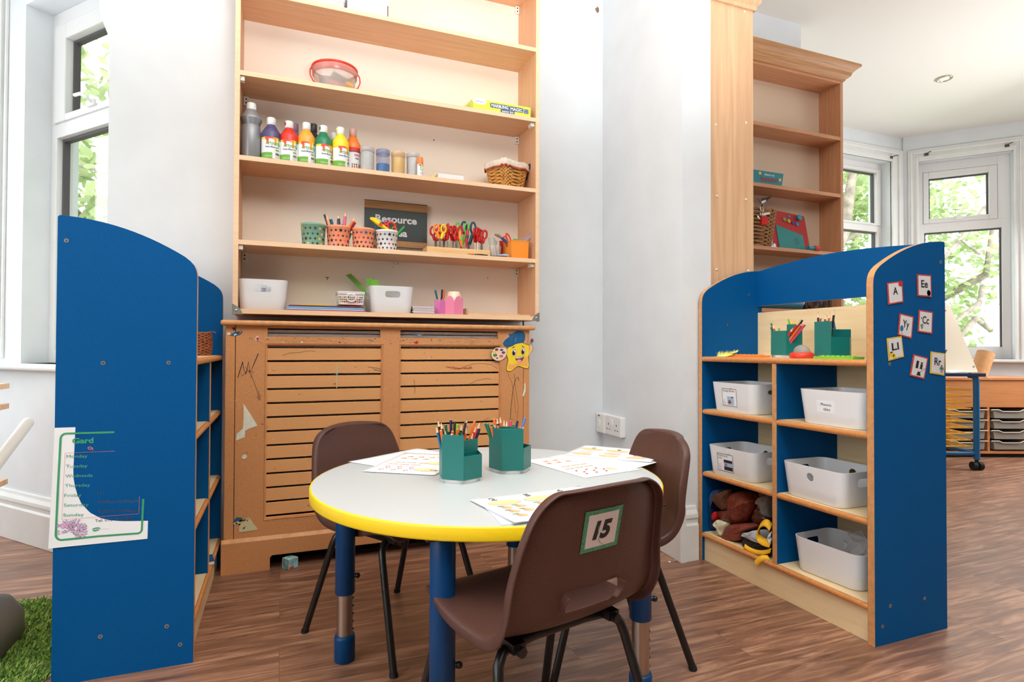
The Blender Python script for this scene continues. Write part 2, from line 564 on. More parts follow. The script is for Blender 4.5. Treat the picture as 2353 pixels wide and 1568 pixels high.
# bay beyond the tall bookcases
TA = facet_matrix((0, 3.75), (1, 0), (0, 1))
hA = (4.52, 5.275, 0.777, 2.615)
facet_wall('wall_right_bay', TA, 2.9, 5.45, hA)
window('window_2', TA, hA, 0.08, (4.56, 5.262, 2.03, 2.565), (4.63, 5.208, 2.050, 2.530), (4.60, 5.221, 0.886, 1.970), arch=(4.36, 5.428, 2.735))
TB = facet_matrix((5.437, 3.737), (0.647, -0.763), (0.763, 0.647))
hB = (0.117, 0.803, 0.777, 2.612)
facet_wall('wall_right_bay_facet', TB, 0.0, 1.02, hB)
window('window_3', TB, hB, 0.08, (0.165, 0.712, 2.043, 2.526), (0.206, 0.652, 2.087, 2.468), (0.170, 0.742, 0.886, 1.960), arch=(0.035, 0.875, 2.725), handle=0.43)
window('window_4', facet_matrix((-2.4, 0), (0, 1), (-1, 0)), (-1.15, 1.55, 0.78, 2.5), 0.05, (-1.08, 1.48, 2.0, 2.44), (-1.0, 1.4, 2.04, 2.40), (-1.08, 1.48, 0.86, 1.96))

window('added_window_6', facet_matrix((-2.4, 0), (0, 1), (-1, 0)), (1.85, 3.35, 0.78, 2.5), 0.05, (1.92, 3.28, 2.0, 2.44), (2.0, 3.2, 2.04, 2.40), (1.92, 3.28, 0.86, 1.96))  # unseen opening added in the side wall to light the left floor
window('added_window_7', facet_matrix((6.08, 0), (0, 1), (1, 0)), (1.45, 2.45, 0.777, 2.61), 0.05, (1.50, 2.40, 2.04, 2.52), (1.56, 2.34, 2.08, 2.47), (1.52, 2.38, 0.886, 1.96))  # unseen window made up to go with the added bay floor light

# baseboards
def skirting(name, T, s0, s1, h=0.214):
    m = MB(); m.T = T
    prof = [(0, 0), (-0.026, 0), (-0.026, h * 0.66), (-0.019, h * 0.70), (-0.019, h * 0.76), (-0.024, h * 0.79), (-0.022, h * 0.86), (-0.012, h * 0.93), (-0.008, h), (0, h)]
    m.prism(prof, 'yz', s0, s1, GLOSS_WHITE)
    return struct(m.build(name, bevel=0.003))
skirting('baseboard_left_bay', TC, 0.0, 1.48, 0.212)
skirting('baseboard_right_bay', TA, 2.97, 5.42)
skirting('baseboard_right_bay_facet', TB, 0.02, 1.0)
dps = Vector((0.05, 0.72)).normalized()
skirting('baseboard_pier_side', facet_matrix((1.561, 2.665), (-dps[0], -dps[1]), (dps[1], -dps[0])), 0.02, 0.748, 0.218)
skirting('baseboard_pier_front', facet_matrix((1.511, 1.945), (1, 0), (0, 1)), -0.024, 0.06, 0.218)
skirting('baseboard_back', facet_matrix((0, 2.665), (1, 0), (0, 1)), 1.09, 1.53)
skirting('baseboard_back', facet_matrix((0, 2.665), (1, 0), (0, 1)), -0.63, -0.24)

# recessed downlight in the bay ceiling
dl = thing('ceiling_downlight', 'round recessed chrome downlight set in the white ceiling', 'ceiling light', (4.522, 2.802, CEIL_Z))
MB().lathe([(0.052, 0.0), (0.056, -0.004), (0.050, -0.009), (0.042, -0.008), (0.040, -0.002)], (0, 0, 0), mat('warm_chrome', (200, 190, 175), 0.25, metal=0.9), 28).build('trim_ring', dl)
MB().lathe([(0.036, -0.001), (0.034, -0.006), (0.022, -0.007)], (0, 0, 0), mat('frosted_lens', (250, 246, 236), 0.3), 24).build('lens', dl)

# small curtain brackets left on the architraves, and a hole in the plaster
BR = mat('tarnished_metal', (96, 86, 76), 0.5, metal=0.5)
def bracket(loc, rz, label):
    b = thing('curtain_bracket', label, 'bracket', loc, rz, 'old curtain brackets in the bay')
    MB().box(-0.016, 0.016, -0.006, 0.0, -0.012, 0.012, BR).build('back_plate', b, bevel=0.002)
    MB().tube([(0.0, -0.004, 0.004), (0.012, -0.03, 0.008), (0.03, -0.045, 0.012)], 0.004, BR).build('hook', b)
bracket((5.256, 3.724, 2.648), 0, 'tarnished curtain bracket over the narrow window beside the shallow bookcase')
ab = math.atan2(-0.763, 0.647)
def onB(s, y, z):
    return tuple(TB @ Vector((s, y, z)))
bracket(onB(0.176, -0.028, 2.668), ab, 'tarnished curtain bracket over the wide bay window, end next to the bay corner')
bracket(onB(0.757, -0.028, 2.654), ab, 'tarnished curtain bracket over the wide bay window, end away from the bay corner')
pl = MB()
random.seed(3)
pl.prism([(0.012 * math.cos(a) * random.uniform(0.6, 1.1), 0.017 * math.sin(a) * random.uniform(0.6, 1.1)) for a in [2 * PI * k / 11 for k in range(11)]], 'xz', -0.002, 0.004, mat('broken_plaster', (120, 100, 82), 0.9, var=0.4, scale=300))
o = pl.build('plaster_chip'); o.location = (1.528, 2.664, 2.639)
tag(o, 'small brown chip knocked out of the white plaster near the ceiling', 'chip')

# sockets on the pier side
Tsoc = facet_matrix((1.561, 2.665), (-dps[0], -dps[1]), (-dps[1], dps[0]))
def soc_pt(s, out, z):
    return tuple(Tsoc @ Vector((s, out, z)))
sk = thing('fused_spur_switch', 'white fused spur switch with red neon on the pier wall', 'switch', soc_pt(0.0, 0, 0))
def sbox(parent_loc, s0, s1, o0, o1, z0, z1, m, name, parent, bev=0.004):
    b = MB(); b.T = Matrix.Translation(-Vector(parent_loc)) @ Tsoc
    b.box(s0, s1, o0, o1, z0, z1, m)
    return b.build(name, parent, bevel=bev)
SOCK = mat('white_switch_plate', (234, 234, 232), 0.3)
L0 = soc_pt(0.0, 0, 0)
sbox(L0, 0.010, 0.100, 0.0, 0.040, 0.425, 0.525, SOCK, 'back_box', sk, 0.006)
sbox(L0, 0.040, 0.062, 0.040, 0.046, 0.455, 0.490, WHITE_PLASTIC, 'rocker', sk, 0.002)
sbox(L0, 0.034, 0.052, 0.040, 0.042, 0.508, 0.516, mat('red_neon', (120, 40, 36), 0.3), 'neon', sk, 0.001)
ss = thing('double_socket', 'white double power socket beside the fused switch', 'socket', L0)
sbox(L0, 0.104, 0.252, 0.0, 0.030, 0.425, 0.522, SOCK, 'face_plate', ss, 0.004)
for k, s in enumerate((0.150, 0.168)):
    sbox(L0, s, s + 0.013, 0.030, 0.036, 0.476, 0.508, WHITE_PLASTIC, 'rocker', ss, 0.002)
hb = MB(); hb.T = Matrix.Translation(-Vector(L0)) @ Tsoc
for s in (0.128, 0.212):
    hb.box(s - 0.003, s + 0.003, 0.030, 0.0305, 0.474, 0.484, BLACK)
    for q in (-0.012, 0.012):
        hb.box(s + q - 0.004, s + q + 0.004, 0.030, 0.0305, 0.452, 0.457, BLACK)
hb.build('pin_holes', ss)

# ---------------------------------------------------------------- garden outside the windows
struct(MB().box(-14, 26, 4.3, 30, -0.75, -0.7, mat('lawn', (120, 150, 80), 0.9, var=0.2, scale=3)).build('ground_outside'))
LEAFS = [leaf_mat('pale_lime_leaf', (214, 228, 172)), leaf_mat('light_green_leaf', (200, 218, 162)), leaf_mat('fresh_green_leaf', (176, 200, 136))]
BARK = mat('grey_bark', (150, 140, 124), 0.9, var=0.2, scale=8)

def tree(loc, label, trunk, branches, blobs, seed, leaf=0.11, per=420, bias=(0.5, 0.35, 0.15), cat='tree'):
    random.seed(seed)
    t = thing('garden_tree', label, cat, loc)
    tr = MB()
    tr.tube([p for p, r in trunk], [r for p, r in trunk], BARK, 10)
    for b in branches:
        tr.tube([p for p, r in b], [r for p, r in b], BARK, 6)
    tr.build('trunk', t)
    lf = MB()
    for cx, cy, cz, R in blobs:
        for _ in range(int(per * R * R)):
            while True:
                q = Vector((random.uniform(-1, 1), random.uniform(-1, 1), random.uniform(-1, 1)))
                if q.length < 1:
                    break
            p = Vector((cx, cy, cz)) + q * R
            d = Vector((random.uniform(-1, 1), random.uniform(-1, 1), random.uniform(-0.9, 0.2))).normalized()
            n = Vector((random.uniform(-0.6, 0.6), random.uniform(-1, 0.2), random.uniform(0.1, 1))).normalized()
            s = d.cross(n).normalized()
            k = leaf * random.uniform(0.6, 1.2)
            mt = random.choices(LEAFS, bias)[0]
            lf.add([p, p + d * k * 0.35 + s * k * 0.3, p + d * k * 0.75 + s * k * 0.22, p + d * k, p + d * k * 0.75 - s * k * 0.22, p + d * k * 0.35 - s * k * 0.3], [(0, 1, 2, 3, 4, 5)], mt)
    lf.build('crown', t, recalc=False)
    return t

tree((-1.9, 6.6, -0.7), 'leafy tree pressing close outside the window behind the blue shelving', [((0.5, 1.2, 0), 0.2), ((0.4, 1.1, 2), 0.17), ((0.2, 0.9, 4.5), 0.1)],
     [[((0.4, 1.1, 2.2), 0.07), ((0.0, 0.2, 2.9), 0.04), ((-0.5, -0.4, 3.3), 0.02), ((0.9, -0.6, 3.0), 0.012)],
      [((0.4, 1.1, 1.6), 0.06), ((0.3, 0.0, 2.2), 0.035), ((0.9, -0.5, 1.9), 0.02)],
      [((0.4, 1.1, 2.8), 0.05), ((0.6, -0.2, 3.6), 0.03), ((1.1, -0.7, 3.9), 0.015)]],
     [(0.2, 0.0, 2.0, 0.9), (0.4, -0.1, 3.2, 0.9), (0.9, 0.2, 2.7, 0.8), (-0.3, 0.2, 2.9, 0.8), (0.2, 0.5, 4.1, 1.0), (0.3, 0.1, 1.0, 0.8)], 11, leaf=0.15, per=620)
tree((7.6, 6.6, -0.7), 'tall tree with forked pale trunk outside the narrow bay window', [((0, 0, 0), 0.22), ((0.02, 0, 2.2), 0.19), ((-0.05, 0, 4.2), 0.13), ((-0.3, 0, 6), 0.07)],
     [[((0.02, 0, 2.4), 0.12), ((0.5, -0.1, 3.4), 0.1), ((0.75, -0.1, 4.6), 0.06), ((0.9, 0, 5.6), 0.03)],
      [((0, 0, 3.4), 0.06), ((-0.6, -0.2, 4.0), 0.04), ((-1.0, -0.2, 4.1), 0.02)],
      [((0.4, 0, 3.2), 0.05), ((1.0, -0.3, 3.5), 0.03), ((1.5, -0.3, 3.3), 0.015)]],
     [(-0.4, 0.8, 1.2, 0.9), (0.6, 0.9, 1.6, 0.9), (-0.2, 0.9, 3.4, 1.0), (0.8, 0.8, 4.4, 1.0), (-0.8, 0.6, 4.9, 0.9)], 12, leaf=0.12, per=850)
tree((10.2, 6.6, -0.7), 'spreading tree with thin bare branches outside the wide bay window', [((0.6, 1.2, 0), 0.2), ((0.4, 1.0, 2), 0.15), ((0.2, 0.8, 4.2), 0.08)],
     [[((0.6, -0.6, 1.9), 0.05), ((-0.3, -0.9, 2.05), 0.045), ((-1.2, -1.0, 1.5), 0.03), ((-1.8, -1.0, 1.6), 0.015)],
      [((0.4, -0.6, 2.6), 0.045), ((-0.2, -0.9, 2.3), 0.04), ((-1.0, -1.0, 1.95), 0.03), ((-1.5, -1.2, 1.7), 0.015)],
      [((0.5, -0.6, 3.9), 0.045), ((-0.2, -0.8, 3.5), 0.035), ((-1.2, -1.0, 2.9), 0.025)],
      [((0.6, -0.5, 3.2), 0.03), ((-0.2, -0.9, 3.05), 0.025), ((-0.8, -1.0, 3.2), 0.012)],
      [((0.4, 1.0, 2), 0.09), ((0.5, -0.6, 2.8), 0.06), ((0.5, -0.7, 3.6), 0.03)]],
     [(-0.8, -0.2, 0.9, 1.0), (-0.2, 0.3, 1.9, 1.1), (-1.2, 0.2, 2.1, 0.9), (0.4, 0.2, 3.0, 1.1), (-0.8, 0.3, 3.5, 1.0), (0.2, 0.4, 4.4, 1.1), (-1.9, 0.3, 1.3, 0.9), (-1.4, 0.4, 4.2, 0.8)], 13, leaf=0.14, per=900, bias=(0.4, 0.35, 0.25))


# ================================================================ bookcase on the wall above the radiator cover
BL, BR_, BF, BB = -0.158, 1.077, 2.44, 2.663       # inner sides, front, back
SHELF_Z = [1.001, 1.265, 1.589, 1.915, 2.240, 2.562]
TH = 0.018
bc = thing('wall_bookcase', 'tall beech-effect bookcase with cream back hung above the radiator cover', 'bookcase', (0.46, BF, 0.983))
def at_bc(m, name, **k):
    m.T = None
    o = m.build(name, bc, **k)
    o.location = (-0.46, -BF, -0.983)
    return o
for x0, x1 in ((BL - TH, BL), (BR_, BR_ + TH)):
    m = MB(); m.box(x0, x1, BF + 0.001, BB, 0.983, 2.80, BEECH_Z); m.box(x0, x1, BF - 0.0005, BF + 0.001, 0.983, 2.80, EDGE)
    at_bc(m, 'side_panel')
for i, z in enumerate(SHELF_Z):
    m = MB(); m.box(BL, BR_, BF + 0.001, BB - 0.006, z - TH, z, BEECH); m.box(BL, BR_, BF - 0.0005, BF + 0.001, z - TH, z, EDGE)
    at_bc(m, 'shelf' if i else 'bottom_board')
at_bc(MB().box(BL, BR_, BF, BB - 0.006, 2.782, 2.80, BEECH), 'top_board')
m = MB(); m.box(BL, BR_, BB - 0.006, BB, 0.983, 2.80, CREAM)
at_bc(m, 'back_panel')
# zinc corner plates
for s, xe in ((1, BL - TH), (-1, BR_ + TH)):
    m = MB()
    pts = [(xe, 0.980), (xe + s * 0.036, 0.980), (xe + s * 0.032, 0.992), (xe + s * 0.020, 1.008), (xe, 1.020)]
    m.prism(pts, 'xz', BF - 0.004, BF - 0.0006, STEEL)
    m.box(min(xe, xe - s * 0.003), max(xe, xe - s * 0.003), BF - 0.004, BF + 0.03, 0.979, 1.020, STEEL)
    m.ball((xe + s * 0.013, BF - 0.004, 0.994), 0.006, STEEL, sq=(1, 0.5, 1))
    at_bc(m, 'corner_plate', bevel=0.001)
m = MB(); m.cyl((1.03, 2.47, 0.9815), (1.03, 2.47, 0.959), 0.004, BLACK_METAL)
at_bc(m, 'support_pin')
# white shelf blocks with two screw holes
SB = mat('ivory_plastic', (236, 232, 222), 0.4)
def shelf_block(x, y, z, w, d, h, axis):
    m = MB(); m.box(x - w / 2, x + w / 2, y - d / 2, y + d / 2, z - h, z, SB)
    for q in (-1, 1):
        if axis == 'x':
            m.prism(ellipse(x + q * w * 0.25, z - h / 2, 0.0035, 0.0035, 8), 'xz', y - d / 2 - 0.0004, y - d / 2 + 0.001, STEEL)
        elif axis == 'v':
            m.prism(ellipse(x, z - h / 2 + q * h * 0.22, 0.0035, 0.0035, 8), 'xz', y - d / 2 - 0.0004, y - d / 2 + 0.001, BLACK)
    at_bc(m, 'shelf_block', bevel=0.001)
for i in (1, 3, 5):
    z = SHELF_Z[i] - TH
    shelf_block(BR_ - 0.011, BB - 0.014, z - 0.001, 0.020, 0.014, 0.036, 'v')
    if i < 5:
        shelf_block(BL + 0.011, BB - 0.014, z - 0.001, 0.020, 0.014, 0.036, 'v')
        shelf_block(BR_ - 0.010, BF + 0.03, z - 0.001, 0.018, 0.032, 0.016, 'n')
        shelf_block(BL + 0.008, BF + 0.02, z - 0.001, 0.015, 0.024, 0.017, 'n')
shelf_block(0.476, BB - 0.012, SHELF_Z[1] - TH - 0.001, 0.038, 0.011, 0.014, 'x')
m = MB()
for y, z in ((2.51, 1.71), (2.545, 1.672)):
    m.tube([(BR_ - 0.0015, y + 0.010 * math.cos(a), z + 0.012 * math.sin(a)) for a in [2 * PI * k / 14 for k in range(14)]], 0.0035, mat('dark_blue_rubber', (44, 50, 84), 0.5), 6, closed=True)
at_bc(m, 'rubber_washer')
m = MB(); m.prism(ellipse(0.6522, 1.828, 0.003, 0.003, 8), 'xz', BB - 0.0066, BB - 0.005, BLACK); at_bc(m, 'screw_hole')
m = MB(); m.prism([(0.181 + a, 1.161 + b) for a, b in ((-.008, .002), (.008, .001), (.008, -.002), (.002, -.002), (.001, -.012), (-.002, -.012), (-.001, -.002), (-.008, 0))], 'xz', BB - 0.0066, BB - 0.005, mat('rust_stain', (110, 60, 34), 0.8)); at_bc(m, 'rust_mark')
m = MB(); m.box(0.4657 - 0.001, 0.4657 + 0.001, BB - 0.0066, BB - 0.005, 1.224 - 0.005, 1.224, mat('rust_stain', (110, 60, 34), 0.8)); at_bc(m, 'rust_mark')
m = MB(); m.box(0.9217 - 0.001, 0.9217 + 0.001, BB - 0.0066, BB - 0.005, 1.195 - 0.006, 1.195 + 0.004, BLACK); at_bc(m, 'screw_hole')


# ================================================================ radiator cover
CF = 2.445
rc = thing('radiator_cover', 'scuffed orange-brown radiator cover with two slatted panels under the bookcase', 'radiator cover', (0.42, CF, 0))
def at_rc(m, name, **k):
    o = m.build(name, rc, **k); o.location = (-0.42, -CF, 0)
    return o
m = MB()
m.box(-0.2155, 1.072, 2.420, 2.662, 0.9375, 0.957, MDF_EDGE)
at_rc(m, 'top_board', bevel=0.008, seg=3)
for x0, x1 in ((-0.199, -0.166), (1.022, 1.051)):
    at_rc(MB().box(x0, x1, CF, 2.662, 0.0, 0.9375, MDF), 'side_panel', bevel=0.002)
XA, XB, XC_, XD = -0.0542, 0.3842, 0.4634, 0.9066
ZT, ZB = 0.865, 0.1947
m = MB()
F0, F1 = CF, CF + 0.018
FX0, FX1 = -0.1635, 1.0195
GX = ((-0.0523, 0.3784), (0.4613, 0.8989))
GZ0, GZ1 = 0.897, 0.929
m.box(FX0, XA, F0, F1, 0.10, GZ0, MDF); m.box(XB, XC_, F0, F1, 0.10, GZ0, MDF); m.box(XD, FX1, F0, F1, 0.10, GZ0, MDF)
m.box(FX0, GX[0][0], F0, F1, GZ0, GZ1, MDF); m.box(GX[0][1], GX[1][0], F0, F1, GZ0, GZ1, MDF); m.box(GX[1][1], FX1, F0, F1, GZ0, GZ1, MDF)
m.box(FX0, FX1, F0, F1, GZ1, 0.937, MDF)
for a, b in ((XA, XB), (XC_, XD)):
    m.box(a, b, F0, F1, 0.10, ZB, MDF); m.box(a, b, F0, F1, ZT, GZ0, MDF)
at_rc(m, 'front_frame', bevel=0.0)
# routed bevel round each opening
for a, b in ((XA, XB), (XC_, XD)):
    m = MB(); e = 0.007
    o4 = [(a - e, ZB - e), (b + e, ZB - e), (b + e, ZT + e), (a - e, ZT + e)]
    i4 = [(a + 0.002, ZB + 0.002), (b - 0.002, ZB + 0.002), (b - 0.002, ZT - 0.002), (a + 0.002, ZT - 0.002)]
    loops = [[(x, F0 - 0.0006, z) for x, z in o4], [(x, F0 - 0.0026, z) for x, z in [(o4[0][0] + .002, o4[0][1] + .002), (o4[1][0] - .002, o4[1][1] + .002), (o4[2][0] - .002, o4[2][1] - .002), (o4[3][0] + .002, o4[3][1] - .002)]], [(x, F0 + 0.012, z) for x, z in i4]]
    m.loft(loops, MDF_EDGE, False, False, True, False)
    at_rc(m, 'beading')
    m = MB()
    n = 13
    gaps = [ZT - 0.010 - (ZT - ZB - 0.016) * k / (n - 1) for k in range(n)]
    for k in range(n - 1):
        m.box(a, b, F0 + 0.010, F0 + 0.018, gaps[k + 1] + 0.0038, gaps[k] - 0.0038, MDF_SLAT)
    m.box(a, b, F0 + 0.010, F0 + 0.018, gaps[0] + 0.0038, ZT, MDF_SLAT)
    at_rc(m, 'slat_panel', bevel=0.001)
# plinth with a finger gap at the floor
m = MB(); PZ = 0.115; gx = -0.0365
m.prism([(-0.206, 0), (gx, 0), (gx, 0.047), (gx + 0.008, 0.055), (0.93, 0.055), (0.938, 0.047), (0.938, 0), (1.056, 0), (1.056, PZ), (-0.206, PZ)], 'xz', CF - 0.014, CF - 0.0008, MDF)
m.prism([(CF - 0.014, PZ), (CF - 0.0008, PZ), (CF - 0.0008, PZ + 0.014)], 'yz', -0.206, 1.056, MDF_EDGE)
at_rc(m, 'plinth', bevel=0.0015)
at_rc(MB().box(-0.16, 1.02, CF + 0.10, CF + 0.105, 0.0, 0.10, BLACK), 'dark_gap_sheet')  # black sheet that darkens the floor gap from behind
# staples, pin holes, pen scribbles and crumbs of old tape on the front
random.seed(5)
STAPLE = mat('staple_wire', (206, 206, 206), 0.3, metal=0.7)
PEN = mat('pencil_scribble', (74, 50, 36), 0.7)
REDPEN = mat('red_crayon', (176, 56, 44), 0.7)
GREENPEN = mat('green_crayon', (100, 104, 50), 0.7)
GREYP = mat('grey_mark', (98, 96, 110), 0.7)
m = MB()
def on_slat(z):
    return XA < 0 and ZB < z < ZT
def front_y(x, z):
    return (F0 + 0.010 if ((XA < x < XB or XC_ < x < XD) and ZB < z < ZT) else F0) - 0.0005
for _ in range(150):
    if random.random() < 0.55:
        x, z = random.uniform(FX0 + 0.02, FX1 - 0.02), random.uniform(0.872, 0.893)
    else:
        x, z = random.uniform(FX0, FX1), random.uniform(0.14, 0.9)
    if (XA < x < XB or XC_ < x < XD) and ZB < z < ZT and min(abs(z - g) for g in gaps) < 0.010:
        continue
    y = front_y(x, z); a = random.uniform(-0.4, 0.4) if random.random() < 0.7 else random.uniform(0, PI); L = random.uniform(0.003, 0.006)
    dx, dz = L * math.cos(a), L * math.sin(a)
    m.tube([(x - dx, y, z - dz), (x + dx, y, z + dz)], 0.0007, random.choice([STAPLE, STAPLE, GREYP, PEN]), 4)
for _ in range(26):
    x, z = random.uniform(FX0 + 0.02, FX1 - 0.02), random.choice([random.uniform(0.3, 0.86), random.uniform(0.872, 0.893)])
    if (XA < x < XB or XC_ < x < XD) and ZB < z < ZT and min(abs(z - g) for g in gaps) < 0.012:
        continue
    y = front_y(x, z); c = random.choice([GREYP, GREYP, PEN, PAPER, mat('old_blue_tack', (92, 122, 158), 0.8)])
    m.prism([(x + random.uniform(0.5, 1.1) * 0.005 * math.cos(t), z + random.uniform(0.4, 1) * 0.003 * math.sin(t)) for t in [2 * PI * k / 8 for k in range(8)]], 'xz', y, y + 0.001, c)
at_rc(m, 'staple_marking')
def scribble(pts, c, r=0.0009):
    q = MB(); q.tube([(x, front_y(x, z), z) for x, z in pts], r, c, 4); return at_rc(q, 'scribble_marking')
scribble([(-0.155, 0.74), (-0.139, 0.80), (-0.136, 0.776), (-0.128, 0.752), (-0.118, 0.80), (-0.113, 0.756), (-0.100, 0.79), (-0.085, 0.83)], PEN, 0.0016)
scribble([(-0.13, 0.78), (-0.112, 0.755), (-0.098, 0.72), (-0.086, 0.68), (-0.08, 0.655), (-0.07, 0.672), (-0.088, 0.662), (-0.076, 0.65), (-0.083, 0.69)], PEN, 0.0007)
scribble([(-0.15, 0.762), (-0.138, 0.745), (-0.124, 0.768), (-0.1, 0.76), (-0.112, 0.74)], GREYP, 0.0007)
scribble([(0.0, 0.822), (0.03, 0.833), (0.06, 0.833), (0.09, 0.84), (0.11, 0.842), (0.125, 0.838)], PEN, 0.0006)
scribble([(0.33, 0.775), (0.37, 0.77), (0.40, 0.758), (0.38, 0.757), (0.35, 0.768)], PEN, 0.0007)
scribble([(0.14, 0.46), (0.15, 0.49), (0.156, 0.52)], GREENPEN, 0.0007); scribble([(0.10, 0.405), (0.12, 0.425), (0.125, 0.43)], GREENPEN, 0.0007)
for k in range(4):
    scribble([(0.665 + 0.02 * k + random.uniform(-.01, .01), 0.768 + random.uniform(-.006, .006)) for k in range(7)], REDPEN, 0.0008)
scribble([(0.74, 0.772), (0.78, 0.784), (0.82, 0.788), (0.87, 0.782), (0.90, 0.762)], PEN, 0.0006)
scribble([(0.76, 0.693), (0.80, 0.712), (0.85, 0.72), (0.87, 0.715)], PEN, 0.0006)
scribble([(0.81, 0.51), (0.84, 0.535), (0.86, 0.545)], PEN, 0.0006)
scribble([(0.955, 0.50), (0.962, 0.60), (0.972, 0.68), (0.985, 0.72), (0.995, 0.725), (1.0, 0.71)], GREENPEN, 0.0016)
scribble([(0.985, 0.56), (0.975, 0.64), (0.965, 0.70), (0.945, 0.74)], REDPEN, 0.0006); scribble([(0.992, 0.52), (0.996, 0.60), (0.98, 0.69), (0.975, 0.74)], PEN, 0.0006)
scribble([(0.525, 0.66), (0.527, 0.69), (0.522, 0.72)], PEN, 0.0008)
CH = mat('chalk_mark', (206, 214, 190), 0.8)
scribble([(0.207, 0.69), (0.206, 0.73), (0.209, 0.785)], CH, 0.0018); scribble([(0.19, 0.752), (0.208, 0.755), (0.225, 0.752), (0.198, 0.746), (0.22, 0.758)], CH, 0.0012)

# torn papers and tape still stuck on the cover
def scrap(name, label, pts, m_, extra=None, lift=0.002):
    cx = sum(p[0] for p in pts) / len(pts); cz = sum(p[1] for p in pts) / len(pts)
    q = MB(); q.prism([(x - cx, z - cz) for x, z in pts], 'xz', -0.0007, 0.0, m_)
    if extra:
        for ep, em in extra:
            q.prism([(x - cx, z - cz) for x, z in ep], 'xz', -0.0011, -0.0007, em)
    o = q.build(name); o.location = (cx, CF - lift + 0.0012, cz)
    return tag(o, label, 'paper scrap')
SCR = mat('yellowed_paper', (230, 228, 210), 0.7, var=0.03, scale=60)
CREAMP = mat('cream_note_paper', (216, 204, 158), 0.7)
BTAPE = mat('torn_blue_paper', (30, 92, 140), 0.6)
YTAPE = mat('torn_yellow_paper', (238, 192, 70), 0.6)
RTAPE = mat('torn_red_paper', (196, 28, 22), 0.6)
scrap('paper_scrap', 'long torn white paper scrap stuck halfway up the slatted cover', [(-0.135, 0.64), (-0.120, 0.615), (-0.097, 0.575), (-0.085, 0.553), (-0.115, 0.543), (-0.128, 0.535), (-0.129, 0.512), (-0.16, 0.500), (-0.157, 0.525), (-0.136, 0.545), (-0.134, 0.59)], SCR)
scrap('paper_scrap', 'small round torn paper crumb below the long white scrap', [(-0.136, 0.443), (-0.126, 0.446), (-0.120, 0.438), (-0.125, 0.428), (-0.137, 0.430), (-0.139, 0.437)], SCR)
scrap('paper_scrap', 'cream triangular note corner stuck low on the cover with ink marks', [(-0.146, 0.197), (-0.112, 0.204), (-0.105, 0.196), (-0.097, 0.181), (-0.080, 0.157), (-0.085, 0.154), (-0.146, 0.151)], CREAMP,
      [([(-0.133, 0.162), (-0.126, 0.164), (-0.127, 0.168), (-0.122, 0.171), (-0.125, 0.172), (-0.131, 0.168)], INK), ([(-0.118, 0.19), (-0.113, 0.198), (-0.115, 0.199), (-0.120, 0.191)], INK)])
scrap('paper_scrap', 'crumpled blue and yellow tape stuck beside the cream note', [(-0.163, 0.2), (-0.155, 0.209), (-0.142, 0.208), (-0.133, 0.203), (-0.135, 0.198), (-0.120, 0.200), (-0.123, 0.195), (-0.140, 0.186), (-0.143, 0.176), (-0.152, 0.184), (-0.165, 0.185)], BTAPE,
      [([(-0.16, 0.19), (-0.15, 0.195), (-0.143, 0.19), (-0.127, 0.197), (-0.14, 0.186), (-0.156, 0.182)], YTAPE), ([(-0.166, 0.187), (-0.16, 0.192), (-0.15, 0.185), (-0.148, 0.180), (-0.16, 0.181)], SCR)])
scrap('paper_scrap', 'crumpled blue and white tape stuck at the top corner of the cover', [(-0.196, 0.907), (-0.186, 0.909), (-0.178, 0.905), (-0.165, 0.913), (-0.144, 0.918), (-0.140, 0.911), (-0.150, 0.902), (-0.170, 0.897), (-0.186, 0.899)], BTAPE,
      [([(-0.196, 0.907), (-0.186, 0.911), (-0.180, 0.903), (-0.188, 0.900)], SCR), ([(-0.172, 0.902), (-0.152, 0.912), (-0.146, 0.911), (-0.168, 0.898)], SCR), ([(-0.164, 0.906), (-0.147, 0.915), (-0.144, 0.912), (-0.160, 0.904)], YTAPE)])
scrap('paper_scrap', 'tiny dark blue torn corner just below the cover top board', [(-0.178, 0.929), (-0.168, 0.929), (-0.164, 0.922), (-0.172, 0.917)], mat('torn_navy_paper', (30, 56, 74), 0.7))
scrap('paper_scrap', 'small red torn paper with white edge above the pen scribble', [(-0.094, 0.895), (-0.087, 0.899), (-0.083, 0.893), (-0.083, 0.881), (-0.092, 0.877), (-0.096, 0.884)], SCR, [([(-0.092, 0.892), (-0.084, 0.893), (-0.084, 0.883), (-0.092, 0.879)], RTAPE)])
scrap('paper_scrap', 'small red torn paper stuck on the middle post of the cover', [(0.519, 0.884), (0.537, 0.884), (0.536, 0.873), (0.526, 0.870), (0.521, 0.876)], RTAPE, [([(0.519, 0.884), (0.528, 0.885), (0.524, 0.881)], SCR)])
scrap('paper_scrap', 'flattened blue paper shred on the middle post of the cover', [(0.515, 0.912), (0.530, 0.914), (0.545, 0.909), (0.552, 0.911), (0.545, 0.905), (0.520, 0.907)], BTAPE, [([(0.53, 0.91), (0.552, 0.911), (0.545, 0.907)], SCR)])
scrap('paper_scrap', 'narrow white paper strip peeling near the edge under the paper star', [(1.026, 0.693), (1.031, 0.697), (1.032, 0.66), (1.024, 0.64), (1.016, 0.636), (1.020, 0.655), (1.024, 0.67)], SCR)

